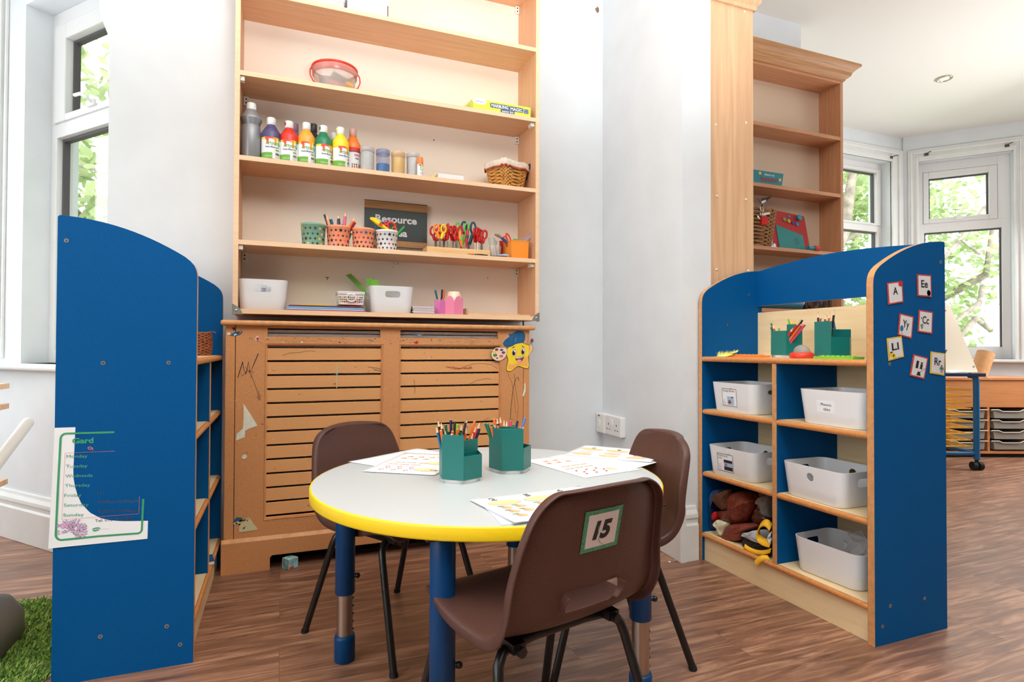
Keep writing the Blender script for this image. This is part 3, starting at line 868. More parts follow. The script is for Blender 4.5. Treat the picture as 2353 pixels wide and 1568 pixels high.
# radiator behind the slots
rd = thing('radiator', 'pale ribbed radiator seen through the slots of the cover', 'radiator', (0.42, 2.56, 0.0))
m = MB(); RADM = mat('radiator_enamel', (150, 142, 132), 0.5)
m.box(-0.54, 0.58, -0.03, 0.05, 0.12, 0.90, RADM)
for k in range(34):
    m.box(-0.53 + k * 0.033, -0.513 + k * 0.033, -0.042, -0.03, 0.14, 0.88, RADM)
m.build('panel', rd)
m = MB()
for k in range(2):
    m.box(-0.54, 0.58, -0.092, -0.034, 0.898 + 0.0145 * k, 0.909 + 0.0145 * k, mat('radiator_grille', (206, 200, 192), 0.35, metal=0.3, var=0.15, scale=400))
m.build('top_grille', rd)
m = MB(); m.cyl((-0.5, 0, 0.0), (-0.5, 0, 0.13), 0.01, CHROME); m.cyl((0.54, 0, 0.0), (0.54, 0, 0.13), 0.01, CHROME); m.build('valve', rd)

# ================================================================ blue shelving units
UH, UL, UD, PT = 1.187, 0.760, 0.315, 0.022
def unit_profile():
    """End panel outline (depth from front, height): square base, arched top falling to a rounded front."""
    pts = [(0, 0), (UD, 0), (UD, UH - 0.004), (UD - 0.003, UH - 0.001), (UD - 0.006, UH)]
    def z_at(d):
        t = (UD - d) / UD
        return UH - 0.105 * t ** 2.05 - 0.004 * t
    for k in range(1, 15):
        d = (UD - 0.006) - (UD - 0.036) * k / 14
        pts.append((d, z_at(d)))
    zc = pts[-1][1]
    for dx, dz in ((0.017, -0.011), (0.008, -0.022), (0.003, -0.034), (0.0005, -0.048)):
        pts.append((dx, zc + dz))
    pts.append((0, zc - 0.06))
    return pts
def make_unit(name, label, loc, rz, screws_end):
    """Local frame: x from the open front to the back, y along the unit."""
    r = thing(name, label, 'shelving unit', loc, rz, 'blue nursery shelving units')
    h = UL / 2
    prof = unit_profile()
    for y0 in (-h, h - PT):
        m = MB()
        m.prism(prof, 'xz', y0 + 0.0005, y0 + PT - 0.0005, BLUE_EDGE)
        m.add([(x, y0, z) for x, z in prof], [tuple(range(len(prof)))], BLUE)
        m.add([(x, y0 + PT, z) for x, z in prof], [tuple(range(len(prof)))], BLUE)
        m.build('end_panel', r)
    i0, i1 = -h + PT, h - PT
    # arched crest board between the ends
    m = MB(); n = 16
    xs = UD - 0.024
    top = [(i0 + (i1 - i0) * k / n, 1.184 + 0.024 * math.sin(PI * k / n)) for k in range(n + 1)]
    bot = [(i0 + (i1 - i0) * k / n, 1.037 - 0.0 * k) for k in range(n, -1, -1)]
    m.prism(bot + top, 'yz', xs + 0.0005, xs + 0.0155, BLUE_EDGE)
    for x in (xs, xs + 0.016):
        m.add([(x, y, z) for y, z in bot + top], [tuple(range(len(bot + top)))], BLUE)
    m.build('crest_board', r)
    top = [(i0, 1.009), (i1, 1.009)]
    m = MB(); m.prism([(i1, 0.02), (i0, 0.02)] + top, 'yz', UD - 0.022, UD - 0.010, MAPLE)
    m.build('back_panel', r)
    nose = [(0, 0), (0.008, 0.0), (0.008, 0.022), (0, 0.022), (-0.004, 0.018), (-0.0055, 0.011), (-0.004, 0.004)]
    def shelf(nm, z, y0, y1, x0=0.012):
        m = MB()
        m.box(x0, UD - 0.023, y0, y1, z - 0.020, z, MAPLE)
        rr = [(x0 - 0.0 + 0.010 * math.cos(a), z - 0.010 + 0.010 * math.sin(a)) for a in [PI / 2 + PI * k / 8 for k in range(9)]]
        m.prism(rr, 'xz', y0, y1, SHELF_NOSE, True)
        m.build(nm, r)
    shelf('top_shelf', 0.823, i0, i1, 0.008)
    yd = screws_end * 0.012
    m = MB(); m.box(0.004, UD - 0.024, yd - 0.009, yd + 0.009, 0.113, 0.8025, BLUE)
    m.box(0.002, 0.004, yd - 0.009, yd + 0.009, 0.113, 0.8025, BLUE_EDGE)
    m.build('divider', r)
    for z in (0.610, 0.358):
        shelf('shelf', z, i0, yd - 0.0095); shelf('shelf', z, yd + 0.0095, i1)
    shelf('base_shelf', 0.113, i0, i1, 0.008)
    m = MB(); m.box(0.012, 0.026, i0, i1, 0.0, 0.0925, MAPLE)
    m.build('plinth', r)
    # screw heads on the end panel that faces the room, plug holes inside
    ye = -h if screws_end < 0 else h
    s = -1 if screws_end < 0 else 1
    for d, z in ((0.296, 1.123), (0.214, 0.811), (0.066, 0.811), (0.212, 0.107), (0.063, 0.108), (0.031, 0.054)):
        m = MB()
        for rr_, t in ((0.0052, 0.0009), (0.0030, 0.0014)):
            m.prism(ellipse(d, z, rr_, rr_, 14), 'xz', ye, ye + s * t, STEEL if rr_ > 0.004 else mat('screw_slot', (110, 108, 104), 0.4, metal=0.7))
        m.build('screw', r)
    m = MB(); yi = i1 - 0.0003 if screws_end < 0 else i0 + 0.0003
    for d, z in ((0.245, 1.085), (0.13, 0.955)):
        m.prism(ellipse(d, z, 0.004, 0.005, 10), 'xz', yi - 0.0004, yi + 0.0004, mat('plug_hole', (120, 70, 44), 0.7))
    m.build('plug_hole', r)
    return r
UNIT_R = make_unit('shelving_unit', 'blue shelving unit with alphabet cards on its end panel and white bins inside', (1.587, 1.560, 0), 0.0, -1)
UNIT_L = make_unit('shelving_unit', 'blue shelving unit with the opening times poster on its end panel', (-0.2165, 2.172, 0), PI, 1)

# ================================================================ round table
TX, TY, TR, TZ = 0.519, 1.484, 0.4555, 0.510
tb = thing('round_table', 'round grey-topped nursery table with bright yellow edge', 'table', (TX, TY, 0))
MB().lathe([(TR - 0.004, 0.0), (TR - 0.004, 0.0285)], (0, 0, TZ - 0.0285), TABLETOP, 96, smooth=False).build('table_top', tb)
m = MB()
m.lathe([(TR - 0.0042, -0.0005), (TR - 0.001, 0.0), (TR, 0.003), (TR, 0.0255), (TR - 0.0012, 0.0282), (TR - 0.0042, 0.0287)], (0, 0, TZ - 0.0285), YELLOW, 96, False, False)
m.build('edge_band', tb)
for lx, ly, zs in ((0.166, 1.658, 0.182), (0.306, 1.152, 0.165), (0.813, 1.206, 0.199), (0.711, 1.775, 0.210)):
    x, y = lx - TX, ly - TY
    m = MB(); m.lathe([(0.0245, zs), (0.0262, zs + 0.002), (0.0262, TZ - 0.032), (0.024, TZ - 0.0287)], (x, y, 0), LEGBLUE, 24)
    lg = m.build('leg', tb)
    MB().box(x - 0.045, x + 0.045, y - 0.045, y + 0.045, TZ - 0.0335, TZ - 0.0288, BLACK_METAL).build('mounting_plate', lg, bevel=0.002)
    MB().lathe([(0.0213, 0.068), (0.0213, zs + 0.02)], (x, y, 0), CHROME, 24).build('inner_tube', lg)
    m = MB()
    for k in range(5):
        z = 0.085 + k * 0.021
        if z < zs - 0.01:
            m.cyl((x + 0.0205, y - 0.0075, z), (x + 0.0217, y - 0.0082, z), 0.0028, BLACK, 8)
    if m.v:
        m.build('adjustment_hole', lg)
    MB().lathe([(0.0255, 0.0), (0.0278, 0.004), (0.0278, 0.062), (0.0262, 0.070), (0.0215, 0.0705)], (x, y, 0), LEGBLUE, 24).build('foot', lg)
    a = math.atan2(-y, -x) * 0 - 0.38
    kx, ky = math.cos(a), math.sin(a)
    m = MB(); z = zs + 0.048
    m.cyl((x + kx * 0.025, y + ky * 0.025, z), (x + kx * 0.032, y + ky * 0.032, z), 0.006, BLACK_METAL, 10); m.ball((x + kx * 0.034, y + ky * 0.034, z), 0.0075, BLACK_METAL)
    m.build('knob', lg)

# ================================================================ chairs
def make_chair(label, loc, rz, top=0.605):
    """Moulded one-piece seat on a black tube frame; local +y is the way the sitter faces."""
    r = thing('nursery_chair', label, 'chair', loc, rz, 'brown nursery chairs round the table')
    H = top - 0.605
    prof = [(0.150, 0.340, 0.148), (0.146, 0.350, 0.160), (0.131, 0.3555, 0.168), (0.098, 0.352, 0.174), (0.052, 0.345, 0.177), (0.01, 0.340, 0.178), (-0.04, 0.338, 0.178), (-0.085, 0.339, 0.177),
            (-0.120, 0.343, 0.177), (-0.148, 0.353, 0.177), (-0.166, 0.368, 0.177), (-0.176, 0.383, 0.177), (-0.184, 0.399, 0.176), (-0.190, 0.418, 0.175), (-0.196, 0.445, 0.172), (-0.204, 0.48, 0.167),
            (-0.213, 0.515, 0.161), (-0.222, 0.548, 0.154), (-0.226, 0.565, 0.149), (-0.229, 0.579, 0.1415), (-0.2315, 0.590, 0.1315), (-0.233, 0.598, 0.119), (-0.234, 0.603, 0.102)]
    us = [-1, -0.9, -0.78, -0.62, -0.40, -0.33, -0.22, -0.11, 0, 0.11, 0.22, 0.33, 0.40, 0.62, 0.78, 0.9, 1]
    bm = bmesh.new(); grid = []
    for k, (y, z, w) in enumerate(prof):
        back = min(1.0, max(0.0, (z - 0.345) / 0.09))
        row = []
        for u in us:
            a = abs(u)
            dy = 0.026 * a ** 2.4 * back
            dz = 0.012 * a ** 2.2 * (1 - back) * (1 if y < 0.13 else 0.5) + 0.06 * a ** 3 * back * (1 - back)
            if z > 0.52:
                dz -= 0.013 * (a * w / 0.15) ** 2 * (z - 0.52) / 0.08
            if y > 0.12:
                dz -= 0.008 * a ** 2
            row.append(bm.verts.new((u * w, y + dy, z + dz + H * back)))
        grid.append(row)
    for k in range(len(prof) - 1):
        for i in range(len(us) - 1):
            if 11 <= k <= 12 and 4 <= i <= 11:
                continue                                   # hand hole at the foot of the back
            bm.faces.new((grid[k][i], grid[k][i + 1], grid[k + 1][i + 1], grid[k + 1][i]))
    bmesh.ops.recalc_face_normals(bm, faces=bm.faces)
    bm.normal_update()
    up = sum((f.normal.z for f in bm.faces if f.calc_center_median().y > 0))
    if up < 0:
        bmesh.ops.reverse_faces(bm, faces=bm.faces); bm.normal_update()
    # soften hole corners
    for k in (11, 13):
        for i, q in ((4, 1), (12, -1)):
            grid[k][i].co.x += 0.011 * q
    # rolled rim: turn every free edge back and out
    for dist, outw in ((0.006, 0.005), (0.011, 0.0015), (0.007, -0.001)):
        bnd = [e for e in bm.edges if e.is_boundary and not all(abs(v.co.x) < 0.07 and 0.37 < v.co.z < 0.43 + H and v.co.y < -0.1 for v in e.verts)]
        cen = {}
        for e in bnd:
            for v in e.verts:
                cen[v] = v.normal.copy()
        ret = bmesh.ops.extrude_edge_only(bm, edges=bnd)
        nv = [g for g in ret['geom'] if isinstance(g, bmesh.types.BMVert)]
        old = {}
        for g in ret['geom']:
            if isinstance(g, bmesh.types.BMVert):
                for e in g.link_edges:
                    o_ = e.other_vert(g)
                    if o_ in cen:
                        old[g] = o_
        for g in nv:
            o_ = old.get(g)
            if o_ is None:
                continue
            n_ = None
            y, z = o_.co.y, o_.co.z
            b_ = min(1.0, max(0.0, (z - 0.338) / 0.05))
            n_ = Vector((0, b_, 1 - b_)).normalized()
            hole = 0.345 < z < 0.42 and abs(o_.co.x) < 0.09
            d = Vector((o_.co.x, 0, (z - 0.47) * b_)).normalized() if not hole else Vector((0, 0, 0))
            if y > 0.11:
                d = Vector((o_.co.x * 0.3, 1, 0)).normalized() * 0.5; n_ = n_ * 0.45
            g.co = o_.co - n_ * dist * (0.7 if hole else 1.0) + d * outw
        bm.normal_update()
    for f in bm.faces:
        f.smooth = True
    me = bpy.data.meshes.new('seat_shell'); bm.to_mesh(me); bm.free()
    me.materials.append(BROWN)
    o = bpy.data.objects.new('seat_shell', me); C.objects.link(o); o.parent = r
    s = o.modifiers.new('thickness', 'SOLIDIFY'); s.thickness = 0.005; s.offset = -1
    s = o.modifiers.new('smooth', 'SUBSURF'); s.levels = 1; s.render_levels = 2
    for sx in (-1, 1):
        m = MB()
        for y0 in (0.10, -0.12):
            m.tube([(sx * 0.115, y0 - 0.02, 0.319), (sx * 0.115, y0 + 0.04, 0.319)], 0.0095, BLACK_METAL, 8)
        m.box(sx * 0.115 - 0.013, sx * 0.115 + 0.013, -0.13, 0.12, 0.314, 0.331, BLACK_METAL)
        m.build('seat_bracket', r)
        for sy in (1, -1):
            y0, yf = (0.075, 0.180) if sy > 0 else (-0.095, -0.212)
            p = [(0.0, y0, 0.318), (sx * 0.06, y0, 0.318), (sx * 0.115, y0 + sy * 0.004, 0.316), (sx * 0.136, y0 + sy * 0.010, 0.310), (sx * 0.149, y0 + sy * 0.018, 0.294), (sx * 0.154, y0 + sy * 0.026, 0.272), (sx * 0.182, yf, 0.004)]
            m = MB(); m.tube(p, 0.0098, BLACK_METAL, 12)
            lg = m.build('leg', r)
            MB().cyl((sx * 0.1815, yf - sy * 0.0018, 0.010), (sx * 0.1825, yf + sy * 0.0008, 0.0), 0.0112, mat('black_rubber', (20, 19, 19), 0.7), 12).build('foot', lg)
    return r
yaw = 0.3759
def cam2room(cx, cy):
    return (cx * math.cos(yaw) + cy * math.sin(yaw), -cx * math.sin(yaw) + cy * math.cos(yaw))
def face(fx, fy):
    a = cam2room(fx, fy)
    return math.atan2(a[1], a[0]) - PI / 2
p = cam2room(0.036, 1.205)
CH15 = make_chair('brown nursery chair with the number 15 label on its back, pushed under the table', (p[0], p[1], 0), face(-0.57, 0.82), top=0.618)
p = cam2room(-0.338, 1.775)
make_chair('brown nursery chair between the table and the radiator cover', (p[0], p[1], 0), face(0.80, -0.60))
p = cam2room(0.234, 1.685)
make_chair('brown nursery chair between the table and the white-bin shelving unit', (p[0], p[1], 0), face(-0.97, -0.24))


# ================================================================ tall bookcase end panel and the shallow bookcase behind the blue unit
tp = thing('tall_bookcase', 'tall oak-faced bookcase end with white screw caps and a cornice on top', 'bookcase', (1.79, 1.97, 0))
def loc3(m, name, **k):
    o = m.build(name, tp, **k); o.location = (-1.79, -1.97, 0); return o
loc3(MB().box(1.668, 1.908, 1.970, 1.988, 0, 2.345, OAK_Z), 'end_panel', bevel=0.001)
loc3(MB().box(1.668, 1.908, 2.465, 2.483, 0, 2.345, OAK_Z), 'end_panel', bevel=0.001)
loc3(MB().box(1.668, 1.676, 1.988, 2.465, 0, 2.345, CREAM), 'back_panel')
for z in (0.10, 0.48, 0.86, 1.24, 1.62, 2.0, 2.33):
    loc3(MB().box(1.676, 1.905, 1.9885, 2.4645, z - 0.018, z, BEECH_Y), 'shelf')
m = MB()
cp = [(0, 2.335), (0.010, 2.335), (0.012, 2.350), (0.022, 2.362), (0.026, 2.376), (0.040, 2.392), (0.044, 2.402), (0.044, 2.412), (0, 2.412)]
m.loft([[(1.655, 1.970 - a, z) for a, z in cp], [(1.908 + a, 1.970 - a, z) for a, z in cp], [(1.908 + a, 2.483, z) for a, z in cp]], OAK_Z, smooth=False)
loc3(m, 'cornice')
CAPM = mat('ivory_screw_cap', (236, 226, 206), 0.4)
for x, z in ((1.706, 1.806), (1.868, 1.838), (1.862, 2.325), (1.709, 1.502), (1.866, 1.503), (1.707, 1.190), (1.878, 1.194)):
    m = MB(); m.ball((0, 0, 0), 0.0062, CAPM, 10, 4, sq=(1, 0.5, 1)); o = loc3(m, 'screw_cap'); o.location = (x - 1.79, -0.0004, z)

B2F, B2B = 2.500, 2.655
sb = thing('shallow_bookcase', 'shallow beech bookcase with moulded cornice standing behind the blue shelving unit', 'bookcase', (2.5, B2F, 0))
def loc4(m, name, **k):
    o = m.build(name, sb, **k); o.location = (-2.5, -B2F, 0); return o
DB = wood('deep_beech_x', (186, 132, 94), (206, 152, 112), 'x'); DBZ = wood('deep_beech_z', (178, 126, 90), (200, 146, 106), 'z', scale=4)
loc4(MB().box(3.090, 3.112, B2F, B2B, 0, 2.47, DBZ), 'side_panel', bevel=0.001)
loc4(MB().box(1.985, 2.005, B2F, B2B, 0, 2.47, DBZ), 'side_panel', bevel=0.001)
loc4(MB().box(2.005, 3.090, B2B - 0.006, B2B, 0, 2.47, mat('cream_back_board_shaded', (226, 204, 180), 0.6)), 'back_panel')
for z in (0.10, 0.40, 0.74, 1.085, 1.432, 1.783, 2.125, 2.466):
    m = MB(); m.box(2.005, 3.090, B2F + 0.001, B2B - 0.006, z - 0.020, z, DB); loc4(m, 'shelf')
m = MB()
cp = [(0, 2.462), (0.008, 2.462), (0.012, 2.472), (0.030, 2.486), (0.036, 2.504), (0.056, 2.524), (0.070, 2.534), (0.070, 2.548), (0, 2.548)]
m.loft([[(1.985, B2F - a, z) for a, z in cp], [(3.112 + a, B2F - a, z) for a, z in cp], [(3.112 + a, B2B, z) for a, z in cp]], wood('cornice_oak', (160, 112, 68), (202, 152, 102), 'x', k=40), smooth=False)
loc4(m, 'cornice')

# things on the shallow bookcase
bx = thing('board_game_box', 'teal board game box with red lettering on the shallow bookcase', 'box', (0, 0, 0))
x0, x1 = 2.432 - 0.10, 2.632; zb = 1.7835
TEALBOX = mat('teal_card', (24, 124, 138), 0.5)
m = MB()
m.loft([[(x0, 2.503, zb), (x1, 2.503, zb), (x1 - 0.004, 2.60, zb), (x0, 2.60, zb)], [(x0, 2.503, zb + 0.070), (x1 + 0.012, 2.503, zb + 0.070), (x1 + 0.008, 2.60, zb + 0.070), (x0, 2.60, zb + 0.070)]], TEALBOX, smooth=False)
m.build('carton', bx)
f = frame_fn((x1 - 0.255, 2.503, zb), (1, 0, 0), (0, 0, 1), 0.0006)
m = MB()
m.text("where's my", 0.013, PAPER, lambda x, y: f(x + 0.125, y + 0.046), wid=0.075)
m.text('bottom?', 0.030, mat('dark_red_ink', (150, 30, 40), 0.5), lambda x, y: f(x + 0.100, y + 0.012), wid=0.125, bold=0.02)
for sx, sz in ((0.094, 0.055), (0.240, 0.032)):
    m.add([f(a, b, 1.5) for a, b in star(sx, sz, 0.013)], [tuple(range(10))], mat('yellow_ink', (240, 204, 70), 0.5))
m.build('printed_lettering', bx)

def wicker(m, loops, rad, wire, seg=64, amp=0.25, stakes=28, mat2=None):
    """Woven walls: stacked strands that pass in and out of upright stakes. loops(t, k/seg) gives a point and outward normal."""
    rows = max(2, int(loops[1] / (rad * 1.75)))
    fn = loops[0]
    for r in range(rows + 1):
        t = r / rows
        pts = []
        for k in range(seg):
            p, n = fn(t, k / seg)
            pts.append(Vector(p) + Vector(n) * rad * 1.1 * math.sin(2 * PI * (k / seg) * stakes / 2 + PI * (r % 2)))
        m.tube(pts, rad, wire, 5, closed=True)
    for s in range(stakes):
        m.tube([fn(t / 6, s / stakes)[0] for t in range(7)], rad * 0.9, mat2 or wire, 5)

def rect_loop(c, hx0, hy0, hx1, hy1, h, r=0.25, lean=(0, 0)):
    """Rounded-rectangle basket wall from base half-sizes to rim half-sizes."""
    def fn(t, u):
        hx, hy = hx0 + (hx1 - hx0) * t, hy0 + (hy1 - hy0) * t
        a = 2 * PI * u
        ca, sa = math.cos(a), math.sin(a)
        e = 0.35
        x = math.copysign(abs(ca) ** e, ca) * hx; y = math.copysign(abs(sa) ** e, sa) * hy
        n = Vector((ca / hx, sa / hy, 0)).normalized()
        return (c[0] + x + lean[0] * t, c[1] + y + lean[1] * t, c[2] + h * t), n
    return fn, h

SEAGRASS = mat('seagrass_weave', (150, 108, 66), 0.8, var=0.25, scale=90)
xb = 2.545
bk = thing('seagrass_basket', 'brown seagrass basket on the shallow bookcase beside the red drawing toy', 'basket', (xb - 0.10, 2.575, 1.4325))
m = MB(); wicker(m, rect_loop((0, 0, 0.006), 0.135, 0.052, 0.165, 0.066, 0.205), 0.0058, SEAGRASS, 56, stakes=30)
m.box(-0.13, 0.13, -0.05, 0.05, 0.001, 0.010, SEAGRASS); m.build('woven_wall', bk)
ft = thing('felt_decoration', 'grey and white ragged felt tassel lying over the seagrass basket', 'decoration', (xb - 0.025, 2.512, 1.60))
m = MB(); random.seed(9)
for k in range(16):
    a = random.uniform(0.2, 2.6); z = random.uniform(-0.02, 0.10)
    p = Vector((-0.03, 0.0, z)); d = Vector((math.cos(a) * 0.9, -0.25, math.sin(a) * 0.35)) * random.uniform(0.03, 0.07)
    s = Vector((0, 0, 0.007))
    m.add([p - s, p + d - s * 0.8, p + d + s * 0.8, p + s], [(0, 1, 2, 3)], random.choice([PAPER, PAPER, mat('grey_felt', (120, 122, 120), 0.9), mat('dark_grey_felt', (60, 62, 62), 0.9)]))
m.prism([(-0.04, -0.05), (0.0, -0.045), (0.01, -0.01), (-0.02, 0.0), (-0.04, -0.01)], 'xz', -0.012, 0.0, RED)
m.build('strip', ft, solid=0.002)
pb = thing('picture_book', 'white book with blue lettering between the seagrass basket and red drawing toy', 'book', (0, 0, 0))
x0, x1 = 2.55, 2.619
m = MB(); m.loft([[(x0, 2.53, 1.4325), (x1, 2.53, 1.4325), (x1, 2.56, 1.4325), (x0, 2.56, 1.4325)], [(x0, 2.56, 1.585), (x1 - 0.018, 2.56, 1.585), (x1 - 0.018, 2.59, 1.585), (x0, 2.59, 1.585)]], PAPER, smooth=False)
fb = frame_fn((x0, 2.53, 1.4325), (1, 0, 0), (0, 0.03, 0.1525), 0.0012)
m.add([fb(a, b) for a, b in ((0.0, 0.06), (0.028, 0.06), (0.022, 0.11), (0.0, 0.12))], [(0, 1, 2, 3)], mat('cobalt_ink', (40, 92, 160), 0.5))
m.text('gam', 0.026, mat('cobalt_ink', (40, 92, 160), 0.5), lambda x, y: fb(x - 0.012, y + 0.014), bold=0.03)
m.build('cover', pb)

# red magnetic drawing toy
dt = thing('drawing_toy', 'red drawing toy with teal screen standing on the shallow bookcase', 'toy', (2.741, 2.535, 1.4325))
wx = 2.878 - 2.601
m = MB()
DRED = mat('toy_red_plastic', (170, 12, 18), 0.35)
sh = [(-wx * 0.53, 0.0), (wx * 0.50, 0.0), (wx * 0.47, 0.200), (wx * 0.45, 0.214), (-wx * 0.42, 0.232), (-wx * 0.46, 0.222)]
m.T = Matrix.Rotation(-0.16, 4, 'X')
m.prism(sh, 'xz', -0.004, 0.030, DRED)
m.build('toy_body', dt, bevel=0.006, seg=3)
m = MB(); m.T = Matrix.Rotation(-0.16, 4, 'X')
m.prism([(-wx * 0.36, 0.0), (wx * 0.36, 0.0), (wx * 0.33, 0.092), (-wx * 0.38, 0.142)], 'xz', -0.0065, -0.003, mat('toy_teal_screen', (20, 128, 130), 0.4, var=0.05, scale=300))
m.build('screen', dt, bevel=0.003)
m = MB(); m.T = Matrix.Rotation(-0.16, 4, 'X')
for k in range(5):
    for j in range(5 - abs(k - 2)):
        m.prism(ellipse(wx * 0.14 + (j - (4 - abs(k - 2)) / 2) * 0.009, 0.035 + k * 0.009, 0.003, 0.003, 8), 'xz', -0.0069, -0.0064, mat('toy_dark_teal', (16, 84, 88), 0.5))
m.build('speaker_grille', dt)
for q, col in ((-0.12, (92, 150, 60)), (0.0, (176, 160, 50)), (0.115, (88, 36, 110)), (0.225, (30, 130, 160))):
    m = MB(); m.T = Matrix.Rotation(-0.16, 4, 'X')
    m.cyl((wx * q, -0.004, 0.172 - q * 0.06), (wx * q, -0.008, 0.172 - q * 0.06), 0.012, mat('toy_button_%d' % int(q * 1000 + 500), col, 0.35), 16)
    m.build('button', dt)
m = MB(); m.T = Matrix.Rotation(-0.16, 4, 'X')
m.cyl((wx * 0.28, -0.004, 0.198), (wx * 0.28, -0.018, 0.198), 0.017, mat('toy_teal_knob', (30, 140, 160), 0.35), 16); m.box(-0.002, 0.018, -0.007, -0.004, 0.196, 0.206, mat('toy_teal_knob', (30, 140, 160), 0.35))
m.build('knob', dt)
m = MB(); m.cyl((wx * 0.33, -0.03, 0.012), (wx * 0.50, -0.03, 0.012), 0.012, mat('toy_teal_knob', (30, 140, 160), 0.35), 12); m.cyl((wx * 0.50, -0.03, 0.012), (wx * 0.62, -0.03, 0.013), 0.016, RED, 12)
m.build('handle', dt)
# low shelf: teal tray and wire basket seen under the crest board
tr = thing('teal_tray', 'teal plastic tray seen beneath the crest board of the blue unit', 'tray', (2.667 - 0.06, 2.575, 1.0855))
m = MB(); m.loft([[(x, y, 0.0) for x, y in rrect(0.20, 0.055, 0.02)], [(x, y, 0.06) for x, y in rrect(0.225, 0.068, 0.02)]], mat('teal_tray_plastic', (20, 116, 148), 0.4), True, False)
m.build('tub', tr, solid=0.003)
wbk = thing('wire_basket', 'dark wire basket of small coloured bits under the crest board', 'basket', (2.946, 2.575, 1.0855))
m = MB(); DW = mat('dark_bronze_wire', (62, 50, 44), 0.5, metal=0.4)
for z in (0.004, 0.10):
    m.tube([(x, y, z) for x, y in rrect(0.085, 0.06, 0.012)], 0.003, DW, 6, closed=True)
for k in range(15):
    x = -0.08 + k * 0.0114
    m.cyl((x, -0.06, 0.004), (x, -0.06, 0.10), 0.002, DW, 5); m.cyl((x, 0.06, 0.004), (x, 0.06, 0.10), 0.002, DW, 5)
for k in range(9):
    y = -0.055 + k * 0.0138
    m.cyl((-0.085, y, 0.004), (-0.085, y, 0.10), 0.002, DW, 5); m.cyl((0.085, y, 0.004), (0.085, y, 0.10), 0.002, DW, 5); m.cyl((-0.085, y, 0.004), (0.085, y, 0.004), 0.002, DW, 5)
m.build('wire_cage', wbk)
m = MB(); random.seed(21)
for k in range(60):
    m.box(*(lambda a, b, c, s: (a - s, a + s, b - s, b + s, c - s, c + s))(random.uniform(-0.07, 0.07), random.uniform(-0.05, 0.05), random.uniform(0.012, 0.07), 0.006), mat('bit_%d' % (k % 6), [(190, 40, 60), (60, 60, 90), (220, 130, 160), (40, 90, 60), (200, 160, 60), (50, 40, 40)][k % 6], 0.5))
o = m.build('craft_bits'); o.location = wbk.location; tag(o, 'small coloured craft bits heaped in the dark wire basket', 'craft bits', kind='stuff')

# ================================================================ bay corner: easel trolley, tray cabinet, cardboard tube
EB = mat('easel_blue_steel', (10, 96, 150), 0.35); EBD = mat('easel_navy_tray', (16, 50, 92), 0.4)
WIRE = mat('yellow_coated_wire', (250, 194, 52), 0.4)
ez = thing('easel_trolley', 'blue easel trolley with cream board, paint tray and yellow drying rack', 'easel', (4.62, 2.66, 0), -0.3759)
# local x along the front (to the right seen from the table), local y away
LX = 0.0
m = MB(); 
for xx in (-0.62, 0.0):
    m = MB()
    m.tube([(xx, 0.0, 0.075), (xx, 0.0, 0.63), (xx - 0.004, 0.0, 0.655), (xx - 0.02, 0.0, 0.672), (xx - 0.05 if xx == 0 else xx + 0.05, 0.0, 0.676)], 0.020, EB, 12)
    lg = m.build('leg', ez)
    mm = MB(); mm.cyl((xx, 0, 0.045), (xx, 0, 0.08), 0.012, BLACK, 10)
    for s in (-1, 1):
        mm.cyl((xx + s * 0.008, 0, 0.030), (xx + s * 0.034, 0, 0.030), 0.030, BLACK, 16)
    mm.build('caster', lg)
    m = MB(); m.tube([(xx, 0.50, 0.075), (xx, 0.50, 0.676)], 0.020, EB, 12); lg = m.build('leg', ez)
    mm = MB()
    for s in (-1, 1):
        mm.cyl((xx + s * 0.008, 0.5, 0.030), (xx + s * 0.034, 0.5, 0.030), 0.030, BLACK, 16)
    mm.cyl((xx, 0.5, 0.045), (xx, 0.5, 0.08), 0.012, BLACK, 10); mm.build('caster', lg)
m = MB()
for y in (0.0, 0.5):
    m.tube([(-0.62, y, 0.118), (0.0, y, 0.118)], 0.014, EB, 8)
for x in (-0.62, 0.0):
    m.tube([(x, 0.0, 0.118), (x, 0.5, 0.118)], 0.014, EB, 8)
m.build('bottom_frame', ez)
m = MB(); m.box(-0.66, 0.045, -0.03, 0.22, 0.668, 0.680, EBD); m.box(-0.66, 0.045, -0.034, -0.028, 0.668, 0.692, EBD); m.box(-0.44, -0.30, -0.02, 0.14, 0.600, 0.668, EBD); m.box(-0.66, -0.28, -0.028, 0.12, 0.61, 0.668, EBD)
m.build('paint_tray', ez, bevel=0.004)
for k in range(10):
    z = 0.165 + k * 0.046 * (0.98)
    m = MB()
    m.tube([(-0.60, 0.02, z), (-0.022, 0.02, z)], 0.0058, WIRE, 6); m.tube([(-0.60, 0.46, z + 0.012), (-0.03, 0.46, z + 0.012)], 0.0058, WIRE, 6)
    for j in range(13):
        x = -0.60 + j * 0.0475
        m.tube([(x, 0.02, z), (x, 0.46, z + 0.012)], 0.0040, WIRE, 5)
    m.build('drying_shelf', ez)
m = MB(); bd = MB()
EC = mat('easel_cream_board', (232, 220, 198), 0.5)
pts = [(-0.60, 0.0), (-0.06, 0.0), (-0.185, 0.50), (-0.215, 0.53), (-0.50, 0.53)]
T = Matrix.Translation((0.17, 0.12, 0.695)) @ Matrix.Rotation(-0.20, 4, 'X')
m.T = T; m.prism(pts, 'xz', 0.0, 0.012, EC); m.build('easel_board', ez, bevel=0.003)
m = MB(); m.T = T; m.tube([(-0.36 + 0.09 * math.cos(a), 0.02, 0.515 + 0.055 * math.sin(a)) for a in [PI * k / 10 for k in range(11)]], 0.010, EB, 8); m.build('carry_handle', ez)
